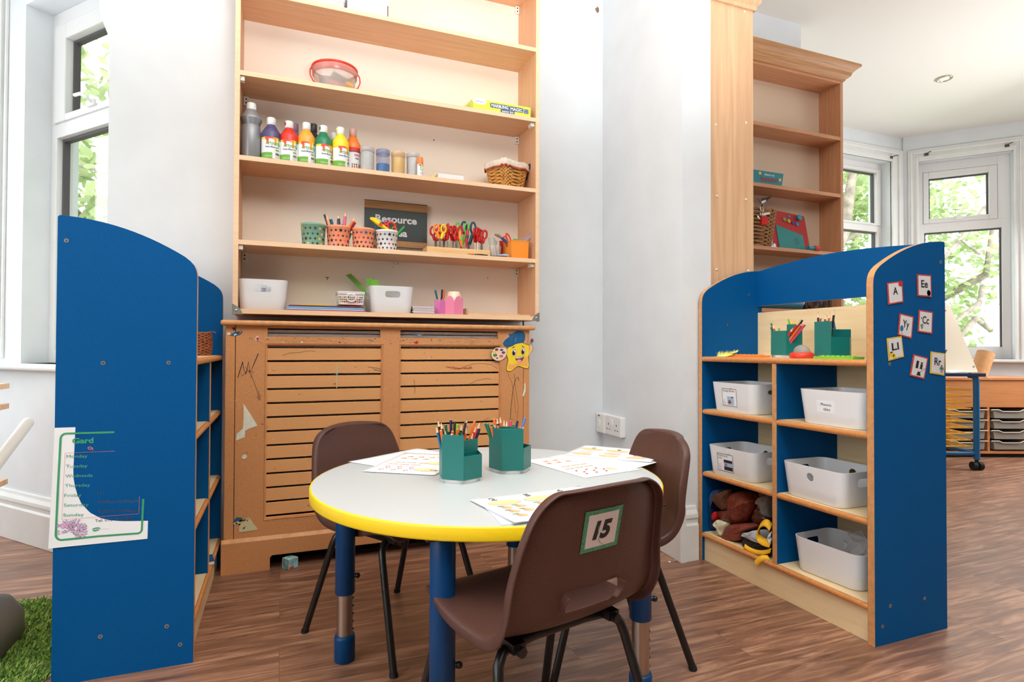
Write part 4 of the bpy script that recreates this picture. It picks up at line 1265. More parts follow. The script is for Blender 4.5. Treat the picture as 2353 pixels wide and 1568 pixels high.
m = MB(); m.T = T; m.box(-0.305, -0.225, -0.004, 0.0, 0.462, 0.472, mat('bronze_clip', (130, 106, 80), 0.4, metal=0.5)); m.build('paper_clip', ez)
m = MB(); m.T = T
for x, z in ((-0.235, 0.497), (-0.085, 0.040)):
    m.cyl((x, -0.002, z), (x, 0.0, z), 0.007, STEEL, 10)
m.build('bolt', ez)
def on_easel(p):
    return Vector(ez.location) + Matrix.Rotation(ez.rotation_euler[2], 3, 'Z') @ Vector(p)
es = MB(); es.T = Matrix.Translation(on_easel((0, 0, 0))) @ Matrix.Rotation(-0.3759, 4, 'Z') @ T
es.add([(-0.46, -0.003, 0.235), (-0.275, -0.003, 0.235), (-0.30, -0.003, 0.33), (-0.335, -0.003, 0.44), (-0.46, -0.003, 0.44)], [(0, 1, 2, 3, 4)], mat('offwhite_sheet', (232, 224, 212), 0.7))
tag(es.build('painting_sheet', solid=0.0008), 'plain paper sheet clipped to the cream easel board', 'paper')
cpz = 0.681
cu = thing('water_pot', 'clear non-spill water pot with red lid on the easel tray', 'paint pot', on_easel((-0.265, 0.03, cpz)))
MB().lathe([(0.030, 0.0), (0.036, 0.055)], (0, 0, 0), clear_mat('clear_pink_plastic', (226, 196, 196), 0.55), 20).build('pot', cu)
MB().lathe([(0.038, 0.052), (0.042, 0.056), (0.042, 0.066), (0.030, 0.072), (0.014, 0.064)], (0, 0, 0), RED, 20).build('lid', cu)
pbr = thing('paint_brush', 'black-handled paint brush standing in the red-lidded water pot', 'brush', on_easel((-0.265, 0.03, cpz)))
MB().tube([(0.0, 0.0, 0.02), (0.05, 0.0, 0.095), (0.135, 0.01, 0.175)], [0.006, 0.0065, 0.005], BLACK_METAL, 8).build('handle', pbr)
wsh = MB(); wsh.T = Matrix.Translation(on_easel((0, 0, 0))) @ Matrix.Rotation(-0.3759, 4, 'Z')
wsh.loft([[(-0.20 + 0.30 * t / 8, -0.02, 0.688 + 0.016 * math.sin(t * 0.5) - 0.0009 * t * t * 0.5) for t in range(9)], [(-0.16 + 0.36 * t / 8, 0.19, 0.700 + 0.016 * math.sin(t * 0.5) - 0.0009 * t * t * 0.55) for t in range(9)]], PAPER, False, False, False)
tag(wsh.build('paper_sheet', solid=0.003), 'loose white paper curling over the edge of the easel tray', 'paper')
yc = thing('yellow_paint_pot', 'small yellow paint pot showing at the edge of the easel tray', 'paint pot', on_easel((-0.475, 0.0, cpz)))
MB().lathe([(0.014, 0.0), (0.014, 0.02), (0.006, 0.03)], (0, 0, 0), YELLOW, 14).build('pot', yc)

TC2 = wood('tray_cabinet_beech', (188, 122, 72), (206, 140, 88), 'x', rough=0.4)
cb = thing('tray_cabinet', 'low beech cabinet with clear trays under the bay window', 'cabinet', (5.25, 2.935, 0), -0.3759)
# local x to the right, front at y = 0
CW0, CW1 = -0.36, 0.42
parts = [('top', (CW0, CW1, -0.012, 0.42, 0.618, 0.638)), ('apron', (CW0, CW1, 0.0, 0.018, 0.40, 0.618)), ('base', (CW0, CW1, 0.0, 0.40, 0.03, 0.05)), ('side_panel', (CW0, CW0 + 0.018, 0.0, 0.40, 0.03, 0.618)), ('side_panel', (CW1 - 0.018, CW1, 0.0, 0.40, 0.03, 0.618)), ('back_panel', (CW0, CW1, 0.40, 0.41, 0.03, 0.618)), ('plinth', (CW0 + 0.02, CW1 - 0.02, 0.02, 0.38, 0.0, 0.03))]
for n, b in parts:
    MB().box(*b, TC2 if n != 'plinth' else BLACK).build(n, cb, bevel=0.002)
divs = [-0.01, 0.335]
for x in divs:
    MB().box(x, x + 0.018, 0.0, 0.40, 0.05, 0.40, TC2).build('upright', cb)
TRAYM = clear_mat('frosted_tray', (168, 164, 156), 0.60, 0.4)
ux = [CW0 + 0.018] + [q for d in divs for q in (d, d + 0.018)] + [CW1 - 0.018]
for a, b in zip(ux[0::2], ux[1::2]):
    for k in range(4):
        z = 0.062 + k * 0.083
        ins = 0.004
        t = thing('storage_tray', 'clear storage tray in the low beech cabinet, holding loose bits', 'tray', tuple(Vector(cb.location) + Matrix.Rotation(-0.3759, 3, 'Z') @ Vector(((a + b) / 2, 0, z))), -0.3759, 'clear trays in the low cabinet')
        hw = (b - a) / 2 - ins
        m = MB()
        prof = [(-hw, 0.072), (-hw, 0.062), (-hw + 0.02, 0.058), (-hw + 0.03, 0.004), (hw - 0.03, 0.004), (hw - 0.02, 0.058), (hw, 0.062), (hw, 0.072), (hw * 0.62, 0.072), (hw * 0.40, 0.055), (-hw * 0.40, 0.055), (-hw * 0.62, 0.072)]
        m.prism(prof, 'xz', -0.006, -0.003, TRAYM)
        m.box(-hw + 0.03, hw - 0.03, -0.003, 0.36, 0.003, 0.006, TRAYM)
        m.box(-hw + 0.027, -hw + 0.030, -0.003, 0.36, 0.003, 0.066, TRAYM); m.box(hw - 0.030, hw - 0.027, -0.003, 0.36, 0.003, 0.066, TRAYM)
        m.build('tub', t)
        m = MB(); m.tube([(-hw, -0.010, 0.070), (-hw * 0.62, -0.010, 0.070), (-hw * 0.42, -0.010, 0.056), (hw * 0.42, -0.010, 0.056), (hw * 0.62, -0.010, 0.070), (hw, -0.010, 0.070)], 0.005, mat('frosted_rim', (186, 182, 174), 0.4), 6)
        m.build('lip', t)
ct = thing('cardboard_tube', 'leaning cardboard tube standing on the low beech cabinet', 'tube', tuple(Vector(cb.location) + Matrix.Rotation(-0.3759, 3, 'Z') @ Vector((0.02, 0.13, 0.640))), -0.3759)
CARD = mat('brown_card', (196, 146, 98), 0.8, var=0.05, scale=30)
m = MB(); d = Vector((0.085, 0.02, 0.195)); n = d.normalized(); s = n.orthogonal().normalized(); q = n.cross(s)
def ringp(c, r): return [c + (s * math.cos(2 * PI * k / 28) + q * math.sin(2 * PI * k / 28)) * r for k in range(28)]
base = [Vector((p.x - n.x / n.z * p.z, p.y - n.y / n.z * p.z, 0.0)) for p in ringp(Vector((0, 0, 0.0)), 0.062)]
topr = ringp(d, 0.062); inr = ringp(d, 0.058); inb = [p * 1.0 - d * 0.9 for p in inr]
m.loft([base, topr], CARD, True, False); m.loft([topr, inr], CARD, False, False, smooth=False); m.loft([inr, inb], mat('brown_card_inside', (140, 96, 60), 0.9), False, True)
m.build('tube_wall', ct)

# ================================================================ left of the room: turf mat, pole, low shelf, black toy
random.seed(31)
gm = thing('turf_mat', 'bright green artificial turf mat on the plank floor', 'rug', (-1.1, 1.8, 0))
m = MB(); GB = mat('turf_backing', (70, 96, 44), 0.9, var=0.2, scale=120)
m.prism([(-0.65, -0.55), (0.545, -0.55), (0.545, 0.57), (0.25, 0.592), (-0.65, 0.600)], 'xy', 0.0, 0.006, GB); m.build('backing', gm)
m = MB()
GR = [mat('turf_green', (112, 150, 62), 0.6), mat('turf_light_green', (146, 178, 84), 0.6), mat('turf_dark_green', (70, 104, 40), 0.7), mat('turf_straw', (170, 176, 104), 0.7)]
for _ in range(26000):
    x, y = random.uniform(-0.35, 0.55), random.uniform(-0.30, 0.60)
    if y > 0.600 - 0.025 * max(0, x) - 0.004:
        continue
    a = random.uniform(0, 2 * PI); h = random.uniform(0.012, 0.026); L = random.uniform(0.006, 0.018); w = 0.0016
    dx, dy = math.cos(a), math.sin(a)
    px_, py_ = -dy * w, dx * w
    m.add([(x - px_, y - py_, 0.005), (x + px_, y + py_, 0.005), (x + dx * L * 0.4 + px_ * 0.8, y + dy * L * 0.4 + py_ * 0.8, 0.005 + h * 0.7), (x + dx * L, y + dy * L, 0.005 + h * 0.9)], [(0, 1, 2, 3)], random.choices(GR, (5, 4, 3, 1))[0])
o = m.build('grass_pile', gm, recalc=False); o['kind'] = 'stuff'
bt = thing('plastic_stool', 'corner of a black moulded plastic stool resting on the green turf mat', 'stool', (-0.86, 2.02, 0.0))
m = MB(); BLK = mat('black_grained_plastic', (64, 62, 64), 0.5, bump=0.3, scale=200)
m.loft([[(x, y, z) for x, y in rrect(a, b, 0.06)] for a, b, z in ((0.165, 0.12, 0.010), (0.175, 0.13, 0.03), (0.172, 0.128, 0.09), (0.150, 0.11, 0.135), (0.120, 0.085, 0.148))], BLK)
m.build('moulded_shell', bt)
m = MB(); m.box(-0.13, 0.13, -0.09, 0.09, 0.004, 0.011, BLACK); m.build('base_pad', bt)
pole = thing('white_pole', 'white round pole leaning against the bay wall under the window', 'pole', (0, 0, 0))
p1 = Vector((-0.9489, 2.9, 0.5476)); p0 = Vector((-1.039, 2.7, 0.3173)); dd = (p1 - p0)
pf = p0 - dd * (p0.z / dd.z)
MB().tube([pf, p1], 0.021, mat('white_painted_wood', (238, 238, 236), 0.4), 16).build('shaft', pole)
m = MB(); m.ball(p1, 0.0209, mat('white_painted_wood', (238, 238, 236), 0.4)); m.build('end_cap', pole)
ls = thing('corner_shelf', 'beech shelf ends of a low rack just entering the view beside the bay wall', 'shelf rack', (0, 0, 0))
for u, v, w in ((8, 892, 0), (14, 928, 1), (6, 1108, 2)):
    pass
q = Vector((-0.9756, 2.75, 0.6762))
for z in (0.7133, 0.6358, 0.3471):
    MB().box(q.x - 0.34, q.x - 0.0 - (0.012 if z > 0.8 else 0.0), 2.62, 2.80, z - 0.02, z, OAK_Z).build('shelf', ls)
for x in (q.x - 0.33, q.x - 0.12):
    MB().box(x, x + 0.02, 2.64, 2.78, 0.0, 0.7133, OAK_Z).build('upright', ls)


# ================================================================ things on the wall bookcase
Z1, Z2, Z3, Z4, Z5 = SHELF_Z[:5]

# --- top shelf: two cartons
CARTON_W = mat('white_carton', (236, 238, 242), 0.6); CARTON_P = mat('pinkish_card', (228, 208, 196), 0.7); CARTON_B = mat('card_core', (120, 70, 44), 0.8)
cx0, cx1 = -0.0243, 0.2216
c1 = thing('carton', 'flat pinkish carton with white lid on the upper bookcase shelf', 'box', ((cx0 + cx1) / 2, 2.46, Z5))
w = (cx1 - cx0) / 2 + 0.002
MB().box(-w, w, 0.0, 0.18, 0.0, 0.030, CARTON_P).build('box_base', c1)
MB().box(-w - 0.003, w + 0.003, -0.004, 0.184, 0.030, 0.085, CARTON_W).build('lid', c1)
dx0, dx1 = 0.2336, 0.4032
c2 = thing('carton', 'plain white carton with open cardboard flap beside the pinkish carton', 'box', ((dx0 + dx1) / 2, 2.452, Z5))
w = (dx1 - dx0) / 2
MB().box(-w + 0.004, w, 0.004, 0.17, 0.0, 0.22, CARTON_W).build('box_body', c2)
MB().box(-w + 0.002, w + 0.006, 0.0, 0.0038, 0.052, 0.22, CARTON_W).build('front_flap', c2)
MB().box(w - 0.0035, w + 0.0005, 0.0025, 0.004, 0.0, 0.052, CARTON_B).build('card_edge', c2)

# --- clear bucket with red rim
bx_, bz_ = 0.1963, Z4
bw = 0.2936 - 0.1042
bu = thing('clear_bucket', 'clear plastic bucket with red rim and handle holding odds and ends', 'bucket', (bx_, 2.535, bz_))
R1 = bw / 2; CLR = clear_mat('clear_bucket_plastic', (214, 200, 192), 0.55, 0.2)
m = MB(); m.lathe([(R1 * 0.80, 0.0), (R1 * 0.82, 0.004), (R1 * 0.93, 0.098)], (0, 0, 0), CLR, 36, True, False); m.build('tub', bu)
m = MB(); m.lathe([(R1 * 0.93, 0.072), (R1 * 0.955, 0.074), (R1 * 0.975, 0.098)], (0, 0, 0), clear_mat('pink_tinted_plastic', (214, 128, 120), 0.8, 0.25), 36, False, False); m.build('rim_band', bu)
ORED = mat('orange_red_plastic', (224, 58, 30), 0.35)
m = MB(); m.lathe([(R1 * 0.96, 0.098), (R1 * 1.0, 0.100), (R1 * 1.0, 0.107), (R1 * 0.93, 0.109), (R1 * 0.90, 0.103)], (0, 0, 0), ORED, 36, False, False); m.build('rim', bu)
m = MB()
m.tube([(-R1, -0.01, 0.095), (-R1 * 1.05, -0.02, 0.080), (-R1 * 1.045, -0.04, 0.050), (-R1 * 0.93, -0.062, 0.018), (-R1 * 0.78, -0.074, 0.005), (-R1 * 0.4, -0.082, 0.003), (R1 * 0.4, -0.082, 0.003), (R1 * 0.78, -0.074, 0.005), (R1 * 0.93, -0.062, 0.018), (R1 * 1.045, -0.04, 0.050), (R1 * 1.05, -0.02, 0.080), (R1, -0.01, 0.095)], 0.0026, ORED, 6)
m.build('carry_handle', bu)
random.seed(2)
for nm, lab, col, pts in (('chunky_chalk', 'pink chunky chalk stick inside the clear bucket', (226, 100, 84), ((-0.03, -0.05, 0.022), (0.05, -0.04, 0.012))), ('marker_pen', 'dark marker pen inside the clear bucket', (70, 70, 80), ((-0.06, 0.0, 0.05), (0.03, -0.02, 0.055))), ('marker_pen', 'green marker pen lying high inside the clear bucket', (60, 90, 70), ((-0.01, -0.03, 0.066), (0.06, 0.0, 0.05))), ('wooden_block', 'tan wooden block inside the clear bucket', (206, 160, 96), ((0.035, -0.055, 0.026), (0.065, -0.045, 0.018))), ('marker_pen', 'violet marker pen inside the clear bucket', (90, 74, 110), ((-0.05, 0.03, 0.03), (0.06, 0.02, 0.03)))):
    p0, p1 = Vector(pts[0]), Vector(pts[1])
    o = MB().cyl(p0, p1, 0.017, mat('content_' + lab.split()[0] + nm, col, 0.6), 12).build(nm, bevel=0.002); o.location = (bx_, 2.535, bz_ + 0.004)
    tag(o, lab, 'pen' if 'pen' in nm else 'craft material')

# --- marbling kit box
LIME = mat('lime_card', (216, 232, 66), 0.45); LIMED = mat('lime_light_card', (226, 238, 130), 0.45)
kx0, kx1 = 0.7792, 1.057
kb = thing('craft_kit_box', 'flat lime green marbling paint kit box near the bookcase side', 'box', (kx0, 2.452, Z4))
kw = kx1 - kx0; kh = 0.050
m = MB()
m.loft([[(0, 0.002, 0), (kw, 0.002, 0), (kw, 0.195, 0), (0 - 0.02, 0.195, 0)], [(0, 0.002, kh), (kw, 0.002, kh), (kw, 0.195, kh), (0 - 0.02, 0.195, kh)]], LIME, smooth=False)
m.build('carton', kb, bevel=0.001)
f = frame_fn((0, 0.002, 0), (1, 0, 0), (0, 0, 1), 0.0005)
SLATE = mat('slate_ink', (74, 92, 124), 0.5)
m = MB()
m.add([f(x, y, 1) for x, y in ellipse(0.030, kh - 0.010, 0.034, 0.014, 20)], [tuple(range(20))], PAPER)
m.text('Skillmatics', 0.007, SLATE, lambda x, y: f(x + 0.008, y + kh - 0.014, 2), wid=0.044)
for a, b, c, d in ((0.086, 0.178, 0.019, 0.040), (0.182, 0.252, 0.017, 0.039)):
    m.add([f(x, y, 1) for x, y in rrect((b - a) / 2, (d - c) / 2, 0.005, 3, (a + b) / 2 * kw / 0.292, (c + d) / 2 + 0.002)], [tuple(range(16))], SLATE)
m.add([f(x, y, 0.8) for x, y in rrect(0.034, 0.008, 0.005, 3, 0.172 * kw / 0.292, 0.013)], [tuple(range(16))], SLATE)
m.text('MARBLING', 0.014, PAPER, lambda x, y: f(x + 0.090 * kw / 0.292, y + 0.0245, 2), wid=0.085 * kw / 0.292, bold=0.02)
m.text('MAGIC', 0.014, PAPER, lambda x, y: f(x + 0.187 * kw / 0.292, y + 0.0225, 2), wid=0.062 * kw / 0.292, bold=0.02)
m.text('paint kit', 0.010, PAPER, lambda x, y: f(x + 0.144 * kw / 0.292, y + 0.0085, 2), wid=0.055, bold=0.01)
m.add([f(x, y, 1) for x, y in rrect(0.011, 0.010, 0.003, 3, kw - 0.022, 0.028)], [tuple(range(16))], mat('kit_blue_ink', (50, 84, 134), 0.5))
m.text('5-12', 0.006, PAPER, lambda x, y: f(x + kw - 0.030, y + 0.029, 2), wid=0.017)
m.text('YEARS', 0.004, PAPER, lambda x, y: f(x + kw - 0.030, y + 0.021, 2), wid=0.016)
g = frame_fn((0, 0.002, 0), (-0.02, 0.193, 0), (0, 0, 1), -0.0005)
for a in (0.05, 0.10):
    m.add([g(x, y, 1) for x, y in rrect(0.012, 0.012, 0.003, 3, a, 0.026)], [tuple(range(16))], mat('pale_grey_ink', (190, 198, 170), 0.5))
m.build('printed_lettering', kb)

# --- paint bottles
DRIPS = [mat('drip_red', (230, 74, 30), 0.4), mat('drip_orange', (248, 160, 40), 0.4), mat('drip_yellow', (250, 214, 40), 0.4), mat('drip_green', (96, 168, 66), 0.4), mat('drip_teal', (30, 130, 120), 0.4)]
LGREEN = mat('label_green', (112, 178, 58), 0.5); NAVY = mat('label_navy', (40, 62, 128), 0.5); GREYINK = mat('label_grey_ink', (110, 114, 124), 0.6)
def bottle(label, u_x, y, z0, h, r, col, cap_col=(236, 238, 236), kind='artyom', turn=0.0, hidden=False, group=None, smear=None):
    b = thing('paint_bottle', label, 'paint bottle', (u_x, y, z0), 0, group)
    P = mat('paint_%d_%d_%d' % col, col, 0.3)
    hs = h * 0.62                                             # shoulder
    prof = [(r * 0.93, 0.0), (r, 0.004), (r, hs), (r * 0.97, hs + 0.006), (r * 0.52, h * 0.80), (r * 0.42, h * 0.815), (r * 0.42, h * 0.86)]
    MB().lathe(prof, (0, 0, 0), P, 32).build('body', b)
    CP = mat('cap_%d_%d_%d' % cap_col, cap_col, 0.4)
    MB().lathe([(r * 0.44, h * 0.835), (r * 0.46, h * 0.84), (r * 0.46, h * 0.985), (r * 0.42, h)], (0, 0, 0), CP, 24).build('cap', b)
    if smear:
        q = MB(); q.ball((-r * 0.40, -r * 0.2, h * 0.93), 0.007, mat('smear_%d_%d_%d' % smear, smear, 0.4), sq=(0.6, 0.8, 1.1)); q.build('paint_smear', b)
    if hidden:
        return b
    rl = r + 0.0005
    a0 = -PI / 2 + turn
    def on(x, zz, k=1.0):
        a = a0 + x / rl
        return ((rl + 0.0004 * (k - 1)) * math.cos(a), (rl + 0.0004 * (k - 1)) * math.sin(a), zz)
    L = MB()
    zb_, zt_ = h * 0.035, h * (0.50 if kind == 'artyom' else 0.55)
    half = rl * 1.5
    def strip(xa, xb, za, zb2, mt, k=1.0, n=14):
        for i in range(n):
            p, q = xa + (xb - xa) * i / n, xa + (xb - xa) * (i + 1) / n
            L.add([on(p, za, k), on(q, za, k), on(q, zb2, k), on(p, zb2, k)], [(0, 1, 2, 3)], mt, True)
    strip(-half, half, zb_, zt_, PAPER)
    if kind == 'artyom':
        segs = [(-half, -0.026, 2, 0.010), (-0.026, -0.021, 0, 0.016), (-0.021, -0.012, 0, 0.026), (-0.012, 0.004, 0, 0.008), (0.004, 0.010, 1, 0.012), (0.010, 0.017, 1, 0.030), (0.017, 0.026, 2, 0.014), (0.026, 0.031, 3, 0.034), (0.031, half, 4, 0.012)]
        for a, c, k, d in segs:
            strip(a, c, zt_ - d * 0.55, zt_ + 0.002, DRIPS[k], 2.0, 3)
            if d > 0.02:
                xm = (a + c) / 2
                L.add([on(xm + 0.0045 * math.cos(t), zt_ - d * 0.75 + 0.008 * math.sin(t), 2.2) for t in [2 * PI * q / 12 for q in range(12)]], [tuple(range(12))], DRIPS[k])
        L.text('Artyom', h * 0.085, LGREEN, lambda x, yy: on(x - 0.024, yy + h * 0.34, 2.6), wid=0.050, bold=0.01)
        L.text('Ready Mixed Paint', h * 0.028, NAVY, lambda x, yy: on(x - 0.024, yy + h * 0.275, 2.6), wid=0.052, bold=0.03)
        strip(-half, 0.002, zb_, h * 0.165, LGREEN, 2.0, 8)
        L.text('UKCA CE', h * 0.03, PAPER, lambda x, yy: on(x - 0.026, yy + h * 0.065, 3.0), wid=0.026)
        strip(0.014, 0.030, h * 0.21, h * 0.245, LGREEN, 2.0, 4)
        for k in range(7):
            strip(0.014 + k * 0.0024, 0.0154 + k * 0.0024, h * 0.115, h * 0.17, INK, 2.0, 1)
        for k in range(3):
            strip(0.012, 0.028, h * (0.055 + 0.018 * k), h * (0.058 + 0.018 * k), GREYINK, 2.0, 3)
    else:
        strip(-half, half, zt_ - h * 0.09, zt_, mat('label_red', (216, 50, 36), 0.5), 2.0)
        strip(-half, half, zt_ - h * 0.105, zt_ - h * 0.09, NAVY, 2.0)
        L.text('color', h * 0.06, mat('label_red', (216, 50, 36), 0.5), lambda x, yy: on(x - 0.006, yy + h * 0.36, 2.6), wid=0.026, bold=0.03)
        L.text('mix', h * 0.04, INK, lambda x, yy: on(x - 0.002, yy + h * 0.29, 2.6), wid=0.016, bold=0.03)
        for k in range(6):
            x = -0.016 + k * 0.0085
            strip(x, x + 0.0048, zb_, h * 0.135, mat('label_red', (216, 50, 36), 0.5), 2.0, 2)
            strip(x + 0.0008, x + 0.0040, h * 0.135, h * 0.155, GREYINK, 2.0, 1)
            L.add([on(x + 0.0024 + 0.003 * math.cos(t), h * 0.172 + 0.004 * math.sin(t), 2.2) for t in [2 * PI * q / 10 for q in range(10)]], [tuple(range(10))], [DRIPS[3], DRIPS[4], NAVY, DRIPS[1], DRIPS[4], NAVY][k])
    L.build('label_wrap', b, recalc=False)
    return b
g3 = 'paint bottles on the third shelf'
HB = 0.168
def bh(z):
    return z - Z3
# tall silver bottle with ribbed waist
sbx = -0.1201
sv = thing('paint_bottle', 'tall silver paint bottle with ribbed waist at the end of the row', 'paint bottle', (sbx, 2.497, Z3), 0, g3)
hS = 1.813 - Z3; SILV = mat('silver_paint_plastic', (150, 152, 156), 0.32, metal=0.25)
pr = [(0.034, 0.0), (0.0365, 0.005), (0.0360, hS * 0.50), (0.0335, hS * 0.58)]
for k in range(8):
    t = k / 7; rr = 0.0310 + 0.0075 * t
    pr += [(rr + 0.0008, hS * (0.60 + 0.115 * t)), (rr - 0.0006, hS * (0.608 + 0.115 * t))]
pr += [(0.0385, hS * 0.735), (0.036, hS * 0.755), (0.020, hS * 0.88)]
MB().lathe(pr, (0, 0, 0), SILV, 36).build('body', sv)
MB().lathe([(0.0178, hS * 0.872), (0.0182, hS * 0.88), (0.0176, hS * 0.985), (0.0160, hS)], (0, 0, 0), WHITE_PLASTIC, 24).build('cap', sv)
bottle('purple paint bottle with white cap beside the silver bottle', -0.0472, 2.492, Z3, 1.764 - Z3, 0.0360, (86, 76, 122), turn=0.1, group=g3)
bottle('red paint bottle with splashed white cap', 0.019, 2.492, Z3, 1.76 - Z3, 0.0352, (226, 52, 40), turn=0.05, group=g3, smear=(190, 30, 40))
bottle('amber yellow paint bottle between the red and the green bottles', 0.0848, 2.492, Z3, 1.764 - Z3, 0.0348, (246, 172, 62), turn=0.1, group=g3)
bottle('green paint bottle with green-stained white cap', 0.1503, 2.492, Z3, 1.761 - Z3, 0.0345, (34, 130, 92), turn=0.45, group=g3, smear=(20, 140, 80))
bottle('bright yellow paint bottle next to the green bottle', 0.2173, 2.492, Z3, 1.764 - Z3, 0.0345, (252, 226, 50), turn=0.45, group=g3, smear=(240, 236, 150))
bottle('orange paint bottle with clear pinkish cap and brush pattern label', 0.2715, 2.530, Z3, 1.778 - Z3, 0.0330, (246, 128, 48), (206, 158, 146), kind='other', turn=0.25, group=g3)
bottle('paint bottle with dusky purple cap hidden behind the red bottle', 0.0417, 2.590, Z3, 1.79 - Z3, 0.033, (140, 100, 130), (146, 110, 134), hidden=True, group=g3)
bottle('paint bottle with black flip cap hidden behind the amber bottle', 0.1158, 2.590, Z3, 1.799 - Z3, 0.033, (50, 48, 56), (48, 46, 50), hidden=True, group=g3)
bottle('paint bottle with white cap hidden behind the yellow bottle', 0.2003, 2.590, Z3, 1.772 - Z3, 0.033, (120, 150, 130), (226, 230, 230), hidden=True, group=g3)
bottle('dark blue paint bottle hidden between the silver and purple bottles', -0.08, 2.590, Z3, 1.715 - Z3, 0.030, (42, 52, 82), (60, 66, 80), hidden=True, group=g3)

# --- glitter jars
def jar(label, x, y, h, r, tint, fill, level, op=0.35):
    j = thing('glitter_jar', label, 'jar', (x, y, Z3), 0, 'glitter jars on the third shelf')
    if level > 0:
        MB().lathe([(r * 0.90, 0.003), (r * 0.92, h * level)], (0, 0, 0), mat('glitter_%d_%d_%d' % fill, fill, 0.4, var=0.22, scale=500), 28).build('glitter_fill', j)
    MB().lathe([(r * 0.98, 0.0), (r, 0.003), (r, h * 0.78), (r * 0.97, h * 0.82)], (0, 0, 0), clear_mat('jar_%d_%d_%d' % tint, tint, op, 0.1), 28, True, False).build('glass_wall', j)
    MB().lathe([(r * 1.0, h * 0.82), (r * 1.04, h * 0.83), (r * 1.04, h * 0.97), (r * 0.98, h)], (0, 0, 0), clear_mat('jar_lid_%d_%d_%d' % tint, tint, min(1, op + 0.25), 0.15), 28).build('lid', j)
jar('silver glitter jar next to the orange paint bottle', 0.3268, 2.494, 1.695 - Z3, 0.0292, (206, 204, 202), (200, 202, 202), 0.80)
jar('blue glitter jar less than half full', 0.3919, 2.494, 1.693 - Z3, 0.0288, (136, 152, 196), (14, 112, 172), 0.42)
jar('gold glitter jar between the blue and a silver jar', 0.4564, 2.494, 1.692 - Z3, 0.0288, (236, 196, 150), (240, 190, 110), 0.74)
jar('silver glitter jar just behind the orange-topped glue stick', 0.522, 2.502, 1.697 - Z3, 0.0280, (206, 206, 206), (206, 208, 208), 0.80)
gs = thing('glue_stick', 'small white glue stick with orange cap standing by the jars', 'glue stick', (0.5433, 2.458, Z3))
hg = 1.671 - Z3
MB().lathe([(0.0125, 0.0), (0.013, 0.002), (0.013, hg * 0.62)], (0, 0, 0), PAPER, 20).build('barrel', gs)
MB().lathe([(0.0135, hg * 0.62), (0.0138, hg * 0.64), (0.0130, hg * 0.96), (0.011, hg)], (0, 0, 0), mat('orange_cap', (246, 130, 56), 0.4), 20).build('cap', gs)
m = MB()
def ong(x, z): 
    a = -PI / 2 + 0.3 + x / 0.0134
    return (0.0134 * math.cos(a), 0.0134 * math.sin(a), z)
for k, (a, b, c, d) in enumerate(((-0.012, -0.008, 0.6, 0.006), (-0.008, -0.001, 3, 0.006), (-0.005, -0.002, 3, 0.018), (0.001, 0.006, 2, 0.009), (0.006, 0.011, 0, 0.006))):
    m.add([ong(a, hg * 0.60 - d), ong(b, hg * 0.60 - d), ong(b, hg * 0.60), ong(a, hg * 0.60)], [(0, 1, 2, 3)], DRIPS[int(c)])
m.text('Artyom', 0.007, LGREEN, lambda x, y: ong(x - 0.008, y + hg * 0.30), wid=0.020)
m.text('Glue Stick', 0.004, INK, lambda x, y: ong(x - 0.008, y + hg * 0.12), wid=0.020)
m.build('label_wrap', gs, recalc=False)
yc2 = thing('bottle_cap', 'small yellow cap lying on the third shelf between jars and white box', 'cap', (0.6004, 2.465, Z3))
MB().lathe([(0.0135, 0.0), (0.0130, 0.003), (0.0085, 0.011), (0.0080, 0.0125)], (0, 0, 0), YELLOW, 18).build('moulded_cap', yc2)
wx0, wx1 = 0.6399, 0.7592
o = MB().box(wx0, wx1, 2.53, 2.58, Z3, 1.636, PAPER).build('white_box', bevel=0.001); tag(o, 'small plain white box lying on the third shelf', 'box')

# --- lined wicker basket
wkx = (0.8572 + 1.079) / 2 + 0.004
wk = thing('wicker_basket', 'small honey wicker basket with cream cloth lining and red gingham trim', 'basket', (wkx, 2.540, Z3), 0.42)
WK = mat('honey_wicker', (226, 160, 82), 0.5, var=0.22, scale=70); WKD = mat('dark_wicker', (178, 110, 54), 0.5, var=0.2, scale=70)
m = MB(); wicker(m, rect_loop((0, 0, 0.006), 0.058, 0.052, 0.080, 0.068, 0.104), 0.0042, WK, 60, stakes=30, mat2=WKD)
m.box(-0.056, 0.056, -0.05, 0.05, 0.001, 0.008, WKD); m.build('woven_wall', wk)
LINEN = mat('linen_lining', (226, 214, 196), 0.85, var=0.05, scale=60); GING = mat('gingham_trim', (204, 84, 84), 0.8, var=0.35, scale=240)
m = MB(); random.seed(4)
fnw, _ = rect_loop((0, 0, 0.0), 0.058, 0.052, 0.083, 0.071, 0.110)
N = 48; rows = []
for t, o_, dz in ((1.0, 0.002, 0.024), (1.0, 0.007, 0.020), (0.98, 0.007, 0.008), (0.95, 0.007, 0.003), (0.94, 0.0075, -0.002)):
    row = []
    for k in range(N):
        p, n = fnw(t, k / N); wv = 0.003 * math.sin(k * 1.9) + 0.002 * math.sin(k * 0.7)
        row.append(Vector(p) + n * (o_ + abs(wv)) + Vector((0, 0, dz + wv - 0.008)))
    rows.append(row)
m.loft(rows[:4], LINEN, False, False); m.loft([rows[0], [Vector((p.x * 0.8, p.y * 0.8, 0.094)) for p in rows[0]]], LINEN, False, False)
m.build('cloth_lining', wk, recalc=False)
m = MB(); m.loft([r for r in rows[3:]], GING, False, False); m.build('gingham_trim', wk, recalc=False)
o = MB().ball((wkx - 0.018, 2.53, Z3 + 0.104), 0.044, mat('yellow_blue_cloth', (206, 190, 96), 0.7, var=0.4, scale=18), sq=(1, 0.8, 0.75)).build('toy_food'); tag(o, 'patterned yellow and blue bundle rising from the lined wicker basket', 'toy')
